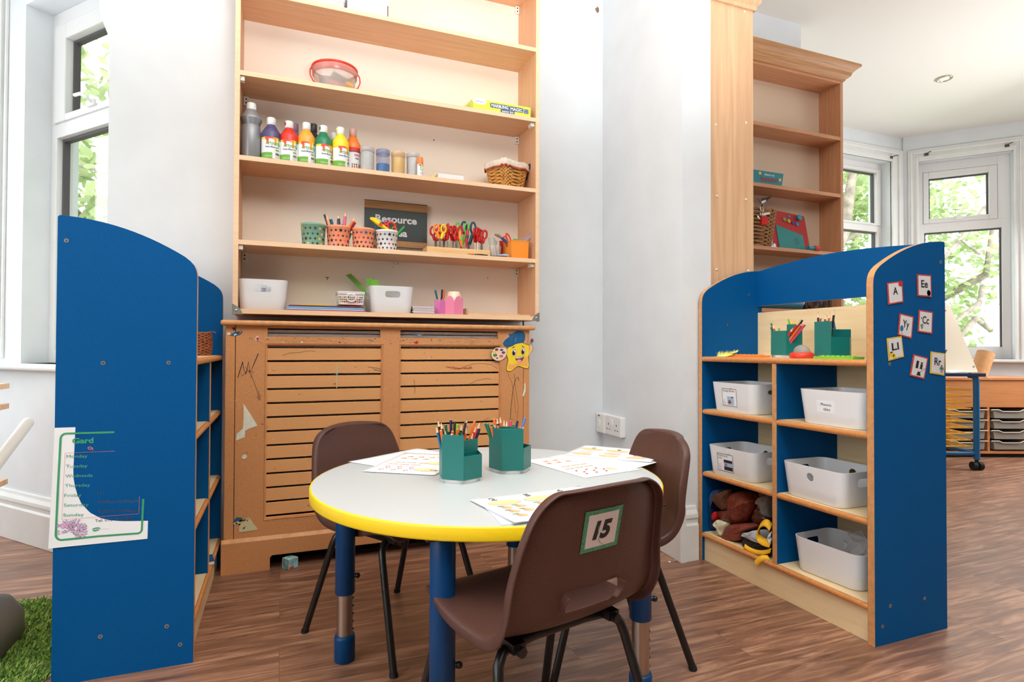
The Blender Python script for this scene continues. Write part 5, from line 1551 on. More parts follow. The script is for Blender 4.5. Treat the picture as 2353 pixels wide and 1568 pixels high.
o = MB().ball((wkx + 0.030, 2.525, Z3 + 0.106), 0.034, mat('coral_cloth', (226, 96, 86), 0.7, var=0.15, scale=30), sq=(1, 0.8, 0.85)).build('toy_food'); tag(o, 'coral red bundle in the lined wicker basket', 'toy')

# ---------------------------------------------------------------- second shelf: star pots, sign, scissors
def star_pot(label, x, y, h, rb, rt, col, contents):
    p = thing('star_pot', label, 'pot', (x, y, Z2), 0, 'star-pierced pots on the second shelf')
    PM = mat('pot_%d_%d_%d' % col, col, 0.5)
    m = MB(); m.lathe([(rb, 0.0), (rb + (rt - rb) * 0.9, h * 0.90), (rt, h * 0.905), (rt + 0.001, h), (rt - 0.003, h), (rb + (rt - rb) * 0.9 - 0.003, h * 0.90), (rb - 0.003, 0.004)], (0, 0, 0), PM, 40)
    m.build('pot_wall', p)
    m = MB(); random.seed(int(x * 1000) % 997)
    for row, (zz, big) in enumerate(((0.76, 1), (0.52, 0), (0.31, 1), (0.11, 0))):
        for k in range(15):
            a = -PI + (k + 0.5 * (row % 2)) * 2 * PI / 15
            R = (0.0096 if big and k % 4 == (row // 2) * 2 else 0.0068)
            zc = h * zz
            r0 = rb + (rt - rb) * zz * 0.98 + 0.0004
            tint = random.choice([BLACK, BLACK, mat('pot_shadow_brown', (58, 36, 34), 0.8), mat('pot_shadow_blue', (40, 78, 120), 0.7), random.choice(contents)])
            m.add([((r0 + (rt - rb) * q / h) * math.cos(a + s_ / r0), (r0 + (rt - rb) * q / h) * math.sin(a + s_ / r0), zc + q) for s_, q in star(0, 0, R)], [tuple(range(10))], tint)
    m.build('star_pattern', p, recalc=False)
    return p
PCOL = {'black': (34, 32, 36), 'orange': (240, 110, 30), 'blue': (20, 110, 160), 'red': (214, 40, 30), 'navy': (38, 34, 72), 'pink': (236, 110, 150), 'green': (24, 112, 76), 'brown': (62, 34, 28), 'lime': (122, 190, 52), 'yellow': (246, 206, 50), 'violet': (120, 60, 130), 'crimson': (180, 24, 34), 'magenta': (222, 60, 110), 'skyblue': (84, 120, 190), 'teal': (20, 110, 110), 'white': (236, 236, 232), 'peach': (246, 170, 120)}
WOODTIP = mat('sharpened_wood', (232, 202, 164), 0.7)
def pencil(label, tip, base, col, sharp=True, r=0.0037, group=None, name='pencil', tipcol=None):
    """A pencil or pen from its hidden base to its visible end; sharp shows the bare wood cone and lead."""
    t, b = Vector(tip), Vector(base)
    d = (t - b).normalized(); L = (t - b).length
    BM = mat('pencil_' + col, PCOL[col], 0.35)
    m = MB()
    if sharp:
        m.tube([Vector((0, 0, 0)), d * (L - 0.019)], r, BM, 6)
        m.tube([d * (L - 0.019), d * (L - 0.004)], [r * 0.98, r * 0.30], WOODTIP, 8)
        m.tube([d * (L - 0.004), d * L], [r * 0.30, r * 0.06], mat('pencil_' + (tipcol or col), PCOL[tipcol or col], 0.35), 8)
    else:
        m.tube([Vector((0, 0, 0)), d * (L - 0.0008)], r, BM, 6)
        m.tube([d * (L - 0.0008), d * L], [r * 0.85, r * 0.8], WOODTIP if name == 'pencil' else BM, 8)
    o = m.build(name); o.location = b
    return tag(o, label, 'pencil' if name == 'pencil' else 'pen', group)
gp = 'pencils and pens in the star pots'
hp = 0.100
PX = [0.1154, 0.2142, 0.3145, 0.4104]
PH = [1.357 - Z2, 1.356 - Z2, 1.353 - Z2, 1.351 - Z2]
star_pot('sage green pot pierced with stars', PX[0], 2.510, PH[0], 0.0425, 0.0490, (126, 172, 146), [mat('pencil_yellow', PCOL['yellow'], 0.35), mat('pencil_white', PCOL['white'], 0.35)])
star_pot('coral orange pot pierced with stars and full of chunky pencils', PX[1], 2.510, PH[1], 0.0415, 0.0480, (252, 160, 122), [mat('pencil_red', PCOL['red'], 0.35), mat('pencil_pink', PCOL['pink'], 0.35)])
star_pot('coral orange pot pierced with stars with nothing rising above its rim', PX[2], 2.505, PH[2], 0.0405, 0.0470, (252, 160, 122), [mat('pencil_violet', PCOL['violet'], 0.35), mat('pencil_crimson', PCOL['crimson'], 0.35)])
star_pot('white pot pierced with stars and filled with craft scissors', PX[3], 2.500, PH[3], 0.0405, 0.0470, (234, 234, 236), [mat('pencil_red', PCOL['red'], 0.35), mat('pencil_yellow', PCOL['yellow'], 0.35), mat('pencil_blue', PCOL['blue'], 0.35)])
pencil('thin yellow pen just above the rim of the sage green pot', (0.066, 2.5, 1.361), (PX[0] - 0.03, 2.51, Z2 + 0.006), 'yellow', False, 0.002, gp, 'pen')
bz = Z2 + 0.006
cx = PX[1]
pencil('chunky black pencil leaning outward behind the wood-coloured one', (0.1583, 2.53, 1.408), (cx - 0.012, 2.52, bz), 'black', False, 0.0045, gp)
pencil('chunky peach pencil leaning out of the full coral pot', (0.1649, 2.5, 1.402), (cx - 0.014, 2.50, bz), 'peach', True, 0.006, gp)
pencil('short blue pencil with flat end in the full coral pot', (0.1829, 2.51, 1.386), (cx + 0.000, 2.51, bz), 'blue', False, 0.006, gp)
pencil('short red pencil with wood tip in the full coral pot', (0.208, 2.52, 1.385), (cx + 0.004, 2.535, bz), 'red', True, 0.0042, gp)
pencil('dark purple pencil with worn tip standing tall in the full coral pot', (0.2118, 2.505, 1.407), (cx + 0.008, 2.49, bz), 'navy', True, 0.006, gp)
pencil('short dark green pencil behind the purple one', (0.2334, 2.53, 1.391), (cx + 0.010, 2.53, bz), 'green', True, 0.005, gp)
pencil('tall pink pencil, highest of all in the full coral pot', (0.2408, 2.5, 1.419), (cx + 0.016, 2.50, bz), 'pink', True, 0.006, gp)
pencil('orange pencil leaning over the rim of the full coral pot', (0.2796, 2.5, 1.399), (cx - 0.002, 2.49, bz), 'orange', True, 0.006, gp)
pencil('crimson pencil lying under the leaning orange one', (0.282, 2.52, 1.383), (cx + 0.004, 2.52, bz), 'crimson', False, 0.0055, gp)
pencil('small dark green pencil tip poking between the two coral pots', (0.2632, 2.49, 1.332), (cx + 0.030, 2.53, bz), 'green', False, 0.004, gp)
pencil('pink and silver pen upright in the white star pot', (0.4072, 2.52, 1.403), (PX[3] - 0.006, 2.515, bz), 'magenta', False, 0.004, gp, 'pen')
pencil('slim violet pen beside the pink one in the white star pot', (0.4191, 2.525, 1.405), (PX[3] + 0.004, 2.53, bz), 'violet', False, 0.0035, gp, 'pen')

def scissors(label, x, y, z, ztop, c1, c2, spread=0.0145, lean=0.0, turn=0.0, group='scissors on the second shelf', loop=(0.0105, 0.019), blade=True, drop=0.045, neck=None, hr=0.0046):
    """Closed scissors standing points down: two oval handles over a pivoted pair of blades."""
    s = thing('scissors', label, 'scissors', (x, y, z), turn, group)
    H = ztop - z
    M1, M2 = mat('handle_' + c1, SC[c1], 0.35), mat('handle_' + c2, SC[c2], 0.35)
    def P(px_, pz):
        return (px_ + lean * pz, 0.0, pz)
    for sx, mm in ((-1, M1), (1, M2)):
        m = MB()
        rx, rz = loop
        cx_, cz = sx * spread, H - rz - hr
        m.tube([P(cx_ + rx * math.cos(a), cz + rz * math.sin(a)) for a in [2 * PI * k / 18 for k in range(18)]], hr, mm, 8, closed=True)
        zb_ = H * 0.36 if neck is None else neck
        m.tube([P(cx_ - sx * rx * 0.2, cz - rz), P(sx * spread * 0.62, (cz - rz + zb_) / 2 + 0.004), P(sx * 0.0050, zb_)], [hr * 1.3, hr * 1.65, hr * 1.35], mm, 8)
        m.build('handle', s)
        if blade:
            b = MB()
            b.box(sx * 0.001 - 0.0045 + lean * zb_ * 0.5, sx * 0.001 + 0.0045 + lean * zb_ * 0.5, sx * 0.0008 - 0.0008, sx * 0.0008 + 0.0008, -drop, zb_ + 0.006, CHROME)
            b.build('blade', s)
    m = MB(); m.cyl((lean * H * 0.2, -0.003, H * 0.22), (lean * H * 0.2, 0.003, H * 0.22), 0.0028, STEEL, 10); m.build('pivot', s)
    return s
SC = {'red': (204, 22, 16), 'orange': (250, 146, 46), 'yellow': (252, 216, 24), 'lime': (110, 200, 84), 'petrol': (14, 92, 106), 'crimson': (190, 34, 40), 'aqua': (10, 120, 160), 'scarlet': (230, 52, 20), 'green': (30, 140, 60)}
# scissors block
kx0, kx1 = 0.5855, 0.8776
ZBK = 0.035
blk = thing('scissor_block', 'pale wooden block drilled to hold rows of scissors', 'block', ((kx0 + kx1) / 2, 2.545, Z2))
PINE = wood('pale_pine', (222, 180, 120), (244, 210, 156), 'x', k=18)
MB().box(-(kx1 - kx0) / 2, (kx1 - kx0) / 2, -0.048, 0.048, 0.0, ZBK, PINE).build('timber_block', blk, bevel=0.001)
m = MB()
for i in range(9):
    for yy in (-0.02, 0.022):
        m.prism(ellipse(-0.125 + i * 0.031, yy, 0.007, 0.0045, 10), 'xy', ZBK, ZBK + 0.0003, BLACK)
m.build('drilled_hole', blk)
zz = Z2 + ZBK + 0.003
D = 0.030
scissors('red scissors at the open end of the block, half behind the orange and yellow pair', 0.6412, 2.565, zz, 1.405, 'red', 'red', drop=D)
scissors('scissors with one orange and one yellow handle', 0.6502, 2.525, zz, 1.409, 'orange', 'yellow', spread=0.0165, loop=(0.0115, 0.018), drop=D)
scissors('red scissors right behind the orange and yellow pair', 0.6814, 2.575, zz, 1.416, 'red', 'red', spread=0.016, drop=D)
scissors('red scissors seen edge-on between the yellow handle and the next group', 0.6855, 2.530, zz, 1.413, 'red', 'red', turn=1.45, drop=D)
scissors('red scissors beside the edge-on pair, behind the lime handle', 0.7159, 2.545, zz, 1.407, 'red', 'red', turn=0.5, drop=D)
scissors('red scissors with one round loop in front of the lime pair', 0.723, 2.520, zz, 1.407, 'red', 'red', spread=0.014, drop=D, lean=0.06)
scissors('tall scissors with lime green handles in the middle of the block', 0.7608, 2.565, zz, 1.433, 'lime', 'lime', spread=0.022, loop=(0.0105, 0.022), drop=D, lean=0.03, neck=0.03)
scissors('large petrol blue scissors, tallest in the block', 0.7993, 2.578, zz, 1.444, 'petrol', 'petrol', spread=0.022, loop=(0.0115, 0.026), drop=D, neck=0.032, hr=0.005)
def craft_scissors(label, p_tip, p_pivot, body, dot, p_end):
    s = thing('craft_scissors', label, 'scissors', p_pivot, 0, 'wavy craft scissors on the second shelf')
    a, b = Vector(p_tip) - Vector(p_pivot), Vector(p_end) - Vector(p_pivot)
    m = MB(); m.tube([a, a * 0.6, Vector((0, 0, 0)), b * 0.6, b], [0.002, 0.0058, 0.0085, 0.007, 0.005], mat('handle_' + body, SC[body], 0.35), 8); m.build('blade_cover', s)
    m = MB(); m.cyl((0, -0.010, 0), (0, 0, 0), 0.0062, mat('handle_' + dot, SC[dot], 0.35), 14); m.build('pivot', s)
    return s
craft_scissors('closed orange craft scissors with lime pivot standing in the block', (0.7471, 2.505, 1.306), (0.7388, 2.505, 1.344), 'orange', 'lime', (0.7346, 2.505, 1.377))
craft_scissors('closed crimson craft scissors with petrol pivot standing in the block', (0.7654, 2.505, 1.305), (0.7692, 2.505, 1.354), 'crimson', 'petrol', (0.7731, 2.505, 1.39))
scissors('red scissors next to the petrol blue pair, seen half side-on', 0.8181, 2.535, zz, 1.403, 'red', 'red', turn=1.0, drop=D)
scissors('red scissors between two others at the far end of the block', 0.8278, 2.520, zz, 1.405, 'red', 'red', turn=0.9, drop=D)
scissors('red scissors with open round loops at the end of the block nearest the orange tub', 0.8491, 2.540, zz, 1.403, 'red', 'red', spread=0.010, drop=D, lean=0.08)
# scissors in the white star pot
ws = thing('craft_scissors', 'yellow wavy craft scissors with red loop lying across the white star pot', 'scissors', (0.3806, 2.478, 1.372), 0, 'wavy craft scissors on the second shelf')
q0 = Vector((0.3806, 2.478, 1.372))
def rel(p): return Vector(p) - q0
YM = mat('handle_yellow', SC['yellow'], 0.35); SM = mat('handle_scarlet', SC['scarlet'], 0.35)
m = MB(); m.tube([rel((0.3373, 2.478, 1.396)), rel((0.3517, 2.478, 1.39)), rel((0.3806, 2.478, 1.372)), rel((0.4156, 2.48, 1.351))], [0.003, 0.0075, 0.010, 0.007], YM, 8)
m.tube([rel((0.3404, 2.488, 1.402)), rel((0.3566, 2.488, 1.4)), rel((0.3784, 2.488, 1.387))], [0.002, 0.004, 0.006], YM, 8); m.build('blade_cover', ws)
m = MB(); m.cyl((0, -0.012, 0), (0, -0.004, 0), 0.0075, SM, 14); m.build('pivot', ws)
c0 = rel((0.4283, 2.48, 1.369)); m = MB()
m.tube([c0 + Vector((0.0165 * math.cos(a) - 0.004 * math.sin(a), 0, 0.0185 * math.sin(a))) for a in [2 * PI * k / 20 for k in range(20)]], 0.0042, SM, 8, closed=True)
m.tube([rel((0.3993, 2.482, 1.373)), rel((0.4137, 2.481, 1.379))], 0.005, SM, 8); m.build('handle', ws)
ac = thing('scissors', 'aqua blue scissor loops just above the white star pot', 'scissors', (0.3796, 2.495, 1.363), 0, 'scissors on the second shelf'); a0_ = Vector(ac.location)
for u in (-0.0095, 0.0095):
    m = MB(); m.tube([(u + 0.0068 * math.cos(a), 0, 0.0145 * math.sin(a)) for a in [2 * PI * k / 16 for k in range(16)]], 0.0030, mat('handle_aqua', SC['aqua'], 0.35), 8, closed=True)
    m.tube([(u, 0, -0.0145), (u * 0.3, 0, -0.05)], 0.004, mat('handle_aqua', SC['aqua'], 0.35), 8); m.build('handle', ac)
gc = thing('scissors', 'green scissor handles pointing out of the white star pot', 'scissors', (0.4672, 2.5, 1.354), 0, 'scissors on the second shelf')
g0 = Vector(gc.location); m = MB(); m.tube([Vector((0.4468, 2.5, 1.328)) - g0, Vector((0, 0, 0)), Vector((0.4858, 2.5, 1.378)) - g0], [0.005, 0.008, 0.005], mat('handle_green', SC['green'], 0.35), 8); m.build('handle', gc)
m = MB(); c_ = Vector((0.4438, 2.505, 1.362)) - g0; m.tube([c_ + Vector((0.010 * math.cos(a), 0, 0.012 * math.sin(a))) for a in [2 * PI * k / 14 for k in range(14)]], 0.0022, mat('handle_lime_yellow', (206, 220, 60), 0.4), 6, closed=True); m.build('finger_loop', gc)

# --- Resource Area sign
sx0, sx1 = 0.3348, 0.6183
szb, szt = 1.308, 1.515
SW, SH = sx1 - sx0, szt - szb
sg = thing('chalkboard_sign', 'printed chalkboard sign with wooden borders reading Resource Area', 'sign', (sx0, 2.640, szb))
SLATEB = mat('chalkboard_print', (64, 74, 76), 0.3, var=0.06, scale=120); SWOOD = wood('printed_wood_border', (150, 108, 66), (186, 142, 92), 'x', k=22)
MB().box(0, SW, 0, 0.0012, 0, SH, PAPER).build('sheet', sg)
f = frame_fn((0, 0, 0), (1, 0, 0), (0, 0, 1), 0.0004)
m = MB()
def rect(m, f, a, b, c, d, mt, k=1.0):
    m.add([f(a, c, k), f(b, c, k), f(b, d, k), f(a, d, k)], [(0, 1, 2, 3)], mt)
rect(m, f, 0, SW, 0.0, SH, INK, 1.0); rect(m, f, 0, SW, 0.004, SH * 0.155, SWOOD, 2); rect(m, f, 0, SW, SH * 0.165, SH * 0.815, SLATEB, 2); rect(m, f, 0, SW, SH * 0.825, SH - 0.003, SWOOD, 2)
m.build('print', sg)
m = MB(); CHALK = mat('chalk_lettering', (226, 228, 228), 0.7)
m.text('Resource', SH * 0.150, CHALK, lambda x, y: f(x + SW * 0.17, y + SH * 0.545, 3), wid=SW * 0.66, bold=0.03)
m.build('lettering', sg); m = MB()
m.text('Area', SH * 0.150, CHALK, lambda x, y: f(x + SW * 0.34, y + SH * 0.255, 3), wid=SW * 0.335, bold=0.03)
m.build('lettering', sg)
o = MB().box(0.4689, 0.6089, 2.60, 2.636, Z2, Z2 + 0.012, PAPER).build('white_strip'); tag(o, 'white card strip lying at the foot of the chalkboard sign', 'card strip')

# --- clear cup of glitter tubes, brush, grey cloth, orange tub
ccx = 0.9061
cc = thing('clear_cup', 'clear plastic cup crammed with clear strips beside the orange tub', 'cup', (ccx, 2.52, Z2))
MB().lathe([(0.026, 0.0), (0.032, 0.060)], (0, 0, 0), clear_mat('clear_cup_plastic', (226, 206, 196), 0.35, 0.2), 24, True, False).build('cup_wall', cc)
random.seed(8)
for k in range(11):
    a = random.uniform(-0.9, 0.9); x = random.uniform(-0.018, 0.018); yb = random.uniform(-0.012, 0.012)
    p0 = Vector((x, yb, 0.006)); p1 = p0 + Vector((math.sin(a) * 0.03, random.uniform(-0.01, 0.01), random.uniform(0.070, 0.092)))
    col = [(232, 222, 214), (220, 210, 204), (236, 230, 226), (150, 214, 196)][k % 4]
    q = MB(); d = (p1 - p0); q.box(-0.004, 0.004, -0.0008, 0.0008, 0, d.length, clear_mat('clear_strip_%d' % (k % 4), col, 0.6, 0.2))
    o = q.build('plastic_strip'); o.matrix_world = Matrix.Translation(Vector((ccx, 2.52, Z2)) + p0) @ d.to_track_quat('Z', 'Y').to_matrix().to_4x4()
    tag(o, 'clear plastic strip standing in the clear cup', 'plastic strip', 'clear strips in the cup')
ot = thing('orange_tub', 'orange square plastic tub holding a brush, scissors and a ruler', 'tub', (0, 0, Z2))
ox0, ox1, oxm = 0.9497, 1.055, 0.9671
OT = mat('orange_tub_plastic', (250, 152, 48), 0.42)
hO = 1.349 - Z2
ax_, ay_ = Vector((oxm, 2.462, 0)), Vector((ox1 - oxm, 0.004, 0))
dl_ = Vector((-0.010, 0.085, 0))
m = MB()
cbse = [ax_, ax_ + ay_, ax_ + ay_ + dl_, ax_ + dl_]
def scl(c, k, z):
    g = sum(c, Vector()) / 4
    return [Vector((g.x + (p.x - g.x) * k, g.y + (p.y - g.y) * k, z)) for p in c]
m.loft([scl(cbse, 0.95, 0), scl(cbse, 1.0, hO * 0.95), scl(cbse, 1.03, hO * 0.955), scl(cbse, 1.03, hO), scl(cbse, 0.97, hO), scl(cbse, 0.91, 0.004)], OT, True, True, True, False)
m.build('tub_wall', ot, bevel=0.003)
# brush
br = thing('paint_brush', 'wide paint brush with blue ferrule leaning out of the orange tub', 'brush', (0.9495, 2.5, 1.351)); b0 = Vector(br.location)
m = MB(); m.tube([Vector((0.9323, 2.5, 1.362)) - b0, Vector((0.9495, 2.5, 1.351)) - b0, Vector((0.9793, 2.51, 1.31)) - b0], [0.0062, 0.0075, 0.006], mat('brush_blue', (24, 72, 130), 0.35), 8); m.build('ferrule', br)
m = MB(); m.tube([Vector((0.9004, 2.5, 1.375)) - b0, Vector((0.9174, 2.5, 1.371)) - b0, Vector((0.9323, 2.5, 1.362)) - b0], [0.004, 0.008, 0.0055], mat('brush_bristle', (140, 116, 104), 0.8, var=0.25, scale=300), 8); m.build('bristle', br)
rs = thing('scissors', 'red scissor loops rising out of the orange tub', 'scissors', (0.9645, 2.5, 1.362), 0, 'scissors on the second shelf'); r0_ = Vector(rs.location)
for dx_, dz_ in ((0.002, 0.002), (-0.009, -0.012)):
    m = MB(); m.tube([(dx_ + 0.0085 * math.cos(a) - 0.008 * math.sin(a), 0, dz_ + 0.020 * math.sin(a)) for a in [2 * PI * k / 16 for k in range(16)]], 0.0034, mat('handle_scarlet', SC['scarlet'], 0.35), 8, closed=True)
    m.tube([(dx_ + 0.008, 0, dz_ - 0.020), (0.03, 0.005, -0.06)], 0.004, mat('handle_scarlet', SC['scarlet'], 0.35), 8); m.build('handle', rs)
rl = thing('clear_ruler', 'clear pinkish plastic ruler leaning out of the orange tub', 'ruler', (1.034, 2.495, 1.362)); q0 = Vector(rl.location)
pa, pb_, pc, pd = [Vector(p) - q0 for p in ((1.021, 2.495, 1.357), (1.047, 2.495, 1.345), (1.096, 2.495, 1.389), (1.08, 2.495, 1.402))]
dn = (pa - pd) * 0.9
RL = clear_mat('clear_ruler_plastic', (196, 168, 180), 0.75, 0.2)
m = MB(); m.add([pa + dn, pb_ + dn, pc, pd], [(0, 1, 2, 3)], RL); m.build('ruler_blade', rl, solid=0.0025)
m = MB(); dv = (pa - pd); wv = (pc - pd)
for k in range(14):
    p = pd + dv * (0.12 + 0.062 * k) + wv * 0.12
    m.add([p, p + wv * (0.22 if k % 5 else 0.38), p + wv * (0.22 if k % 5 else 0.38) + dv * 0.012, p + dv * 0.012], [(0, 1, 2, 3)], mat('ruler_ink', (90, 70, 84), 0.6))
m = m.build('tick_marking', rl); m.location = (0, -0.0016, 0)
o = MB().cyl((0, 0, 0), (0.016, 0, 0.0), 0.006, mat('lime_eraser', (96, 190, 80), 0.5), 10).build('eraser'); o.location = (1.003, 2.52, 1.362); tag(o, 'small green eraser just showing over the rim of the orange tub', 'eraser')
o = MB().box(0.945, 0.9689, 2.545, 2.565, Z2, 1.359, mat('dark_red_card', (170, 26, 24), 0.5)).build('red_card_box', bevel=0.002); tag(o, 'narrow dark red box standing behind the orange tub', 'box')
# grey-blue rag and black brush lying at the shelf edge
rg = thing('cloth_scrap', 'crumpled pale blue cloth scrap lying in front of the orange tub', 'cloth', (0.8878, 2.462, Z2 + 0.001))
m = MB(); random.seed(6); RGm = mat('pale_blue_cloth', (150, 176, 204), 0.8, var=0.12, scale=60)
xs_ = [-0.020 + 0.0071 * k for k in range(13)]
rows = []
for j, yy in enumerate((-0.012, -0.004, 0.006, 0.016)):
    rows.append([Vector((x, yy + random.uniform(-.002, .002), max(0.002, (0.004 + 0.012 * min(1, max(0, (x + 0.005) / 0.05))) * math.sin(PI * (j + 0.3) / 3.6) + random.uniform(0, 0.004)))) for x in xs_])
m.loft(rows, RGm, False, False, False); m.build('fabric', rg, solid=0.001, subsurf=1)
bb = thing('paint_brush', 'thin black brush with red band lying along the shelf edge', 'brush', (0.8171, 2.450, Z2 + 0.004))
xl, xr = 0.7547 - 0.8171, 0.8498 - 0.8171
m = MB(); m.tube([(xl, 0, 0), (xl + 0.014, 0, 0)], [0.0012, 0.002], mat('brush_bristle', (140, 116, 104), 0.8), 6); m.build('bristle', bb)
m = MB(); m.tube([(xl + 0.014, 0, 0), (xl + 0.032, 0, 0)], [0.002, 0.0024], mat('handle_scarlet', SC['scarlet'], 0.35), 6); m.tube([(xl + 0.032, 0, 0), (0, 0, 0), (xr, 0, 0)], [0.0024, 0.0042, 0.002], BLACK_METAL, 6); m.build('handle', bb)


# ================================================================ white bins
def bin_mesh(name, parent, L, W, h, k=0.90, hole=True, m_=None):
    """Tapered rounded tub; hand slots in the two ends (+-x), round finger hole in the sides (+-y)."""
    r = 0.034
    HX, HY = L / 2, W / 2
    ring = []
    def arc(cx, cy, a0, n=6):
        return [(cx + r * math.cos(a0 + PI / 2 * q / n), cy + r * math.sin(a0 + PI / 2 * q / n), None) for q in range(n + 1)]
    sl = [-0.032, -0.022, 0.0, 0.022, 0.032]
    ho = [-0.0135, -0.006, 0.006, 0.0135]
    ring += [(HX, v, 'slot') for v in sl]
    ring += arc(HX - r, HY - r, 0)
    ring += [(v, HY, 'hole') for v in reversed(ho)]
    ring += arc(-(HX - r), HY - r, PI / 2)
    ring += [(-HX, v, 'slot') for v in reversed(sl)]
    ring += arc(-(HX - r), -(HY - r), PI)
    ring += [(v, -HY, 'hole') for v in ho]
    ring += arc(HX - r, -(HY - r), 3 * PI / 2)
    n = len(ring)
    zs = [0.0, 0.004, h * 0.35, h - 0.048, h - 0.041, h - 0.028, h - 0.021, h - 0.006, h]
    m = MB(); vs = []
    for z in zs:
        t = k + (1 - k) * z / h
        if z == 0.0:
            t *= 0.975
        for x, y, kind in ring:
            px_, pz = (x, y), z
            if kind == 'slot' and abs(y) > 0.03 and (abs(z - (h - 0.048)) < 1e-6 or abs(z - (h - 0.021)) < 1e-6):
                px_ = (x, y * 0.80)
            if kind == 'hole' and abs(x) > 0.013 and (abs(z - (h - 0.048)) < 1e-6 or abs(z - (h - 0.021)) < 1e-6):
                px_ = (x * 0.72, y); pz = z + (0.004 if z < h - 0.035 else -0.004)
            vs.append((px_[0] * t, px_[1] * t, pz))
    fs = []
    for kz in range(len(zs) - 1):
        for i in range(n):
            j = (i + 1) % n
            a, b = ring[i], ring[j]
            if a[2] == b[2] == 'slot' and 3 <= kz <= 5:
                continue
            if hole and a[2] == b[2] == 'hole' and 3 <= kz <= 5:
                continue
            fs.append((kz * n + i, kz * n + j, (kz + 1) * n + j, (kz + 1) * n + i))
    m.add(vs, fs, m_ or BIN, True)
    m.add(vs[:n], [tuple(range(n - 1, -1, -1))], m_ or BIN, False)
    o = m.build(name, parent, solid=0.0028, off=-1, split=True)
    return o

def storage_bin(label, loc, rz=0.0, L=0.245, W=0.200, h=0.112, group='white plastic bins', hole=True):
    b = thing('storage_bin', label, 'bin', loc, rz, group)
    bin_mesh('tub', b, L, W, h, hole=hole)
    return b
def bin_card(b, L, W, h, x0, x1, z0, z1, lines, deco, border=True, k=0.90):
    """Printed card on the side that faces the room (local -y), following the slope of the wall."""
    def f(x, z, q=1.0):
        t = k + (1 - k) * z / h
        return (x, -W / 2 * t - 0.0005 * q, z)
    m = MB()
    m.add([f(x0, z0), f(x1, z0), f(x1, z1), f(x0, z1)], [(0, 1, 2, 3)], PAPER)
    if border:
        e = 0.0018
        for a, c, d, g in ((x0, x1, z0, z0 + e), (x0, x1, z1 - e, z1), (x0, x0 + e, z0, z1), (x1 - e, x1, z0, z1)):
            m.add([f(a, d, 2), f(c, d, 2), f(c, g, 2), f(a, g, 2)], [(0, 1, 2, 3)], mat('slate_border', (70, 80, 100), 0.6))
    for s, xx, zz, sz, wd in lines:
        m.text(s, sz, INK, lambda x, y: f(xx + x, zz + y, 2.5), wid=wd)
    for pts, mt in deco:
        m.add([f(x, z, 2.5) for x, z in pts], [tuple(range(len(pts)))], mt)
    m.build('label_card', b, recalc=False)
def rc_(a, b, c, d): return [(a, c), (b, c), (b, d), (a, d)]
# unit bins: local +x runs along world -y when turned by -90 degrees, so the side (local -y) faces -x
RZ = -PI / 2
BH = 0.112
xcb = 1.602 + 0.100
b1 = storage_bin('white bin labelled tracing words with a small red car picture', (xcb, 1.772, 0.611), RZ - 0.03)
bin_card(b1, 0.245, 0.200, BH, -0.050, 0.030, 0.022, 0.090, [('Tracing Words', -0.046, 0.078, 0.0075, 0.066)],
         [(rc_(-0.022, 0.014, 0.027, 0.060), mat('pale_blue_print', (164, 194, 220), 0.6)), (ellipse(-0.010, 0.037, 0.010, 0.005), mat('car_red_print', (190, 60, 44), 0.6)), (rc_(-0.014, -0.005, 0.040, 0.046), mat('car_red_print', (190, 60, 44), 0.6)), (rc_(0.0, 0.012, 0.055, 0.059), mat('brown_print', (92, 54, 40), 0.6))] + [(q, GREYINK) for q in (rc_(-0.045, -0.037, 0.027, 0.0278), rc_(-0.045, -0.0442, 0.027, 0.035), rc_(-0.0378, -0.037, 0.027, 0.046), rc_(-0.045, -0.030, 0.035, 0.0358), rc_(-0.0308, -0.030, 0.027, 0.035), rc_(-0.041, -0.034, 0.0452, 0.046), rc_(-0.0415, -0.0407, 0.035, 0.046), rc_(-0.0375, -0.030, 0.027, 0.0278))])
b2 = storage_bin('white bin labelled phonics word cards on the middle shelf', (xcb - 0.004, 1.785, 0.359), RZ + 0.04)
bin_card(b2, 0.245, 0.200, BH, -0.062, 0.020, 0.020, 0.088, [('Phonics word', -0.058, 0.077, 0.0075, 0.050), ('cards', -0.058, 0.067, 0.0075, 0.020)],
         [(rc_(-0.028, 0.016, 0.026, 0.040), INK), (rc_(-0.028, 0.016, 0.040, 0.055), mat('pale_blue_print', (164, 194, 220), 0.6)), (rc_(-0.028, 0.016, 0.055, 0.066), INK), (rc_(-0.022, -0.012, 0.042, 0.052), mat('red_letter_print', (220, 80, 60), 0.6))] + [(q, GREYINK) for q in (rc_(-0.056, -0.048, 0.027, 0.0278), rc_(-0.056, -0.0552, 0.027, 0.035), rc_(-0.0488, -0.048, 0.027, 0.046), rc_(-0.056, -0.041, 0.035, 0.0358), rc_(-0.0418, -0.041, 0.027, 0.035), rc_(-0.052, -0.045, 0.0452, 0.046), rc_(-0.0525, -0.0517, 0.035, 0.046), rc_(-0.0485, -0.041, 0.027, 0.0278))])
b3 = storage_bin('white bin handwritten phonics tiles on the upper shelf by the cards panel', (xcb, 1.345, 0.611), RZ, hole=False)
bin_card(b3, 0.245, 0.200, BH, -0.045, 0.022, 0.040, 0.080, [('Phonics', -0.028, 0.063, 0.0085, 0.038), ('tiles', -0.020, 0.048, 0.0085, 0.024)], [], border=False)
b4 = storage_bin('empty unlabelled white bin on the middle shelf by the cards panel', (xcb - 0.002, 1.413, 0.359), RZ - 0.01)
b5 = storage_bin('white bin on the base shelf holding crumpled clear wrapping', (xcb + 0.016, 1.382, 0.1145), RZ + 0.06, hole=False)
wr = thing('plastic_wrapper', 'crumpled clear plastic wrapping sticking up from the lowest white bin', 'wrapping', (1.72, 1.325, 0.130))
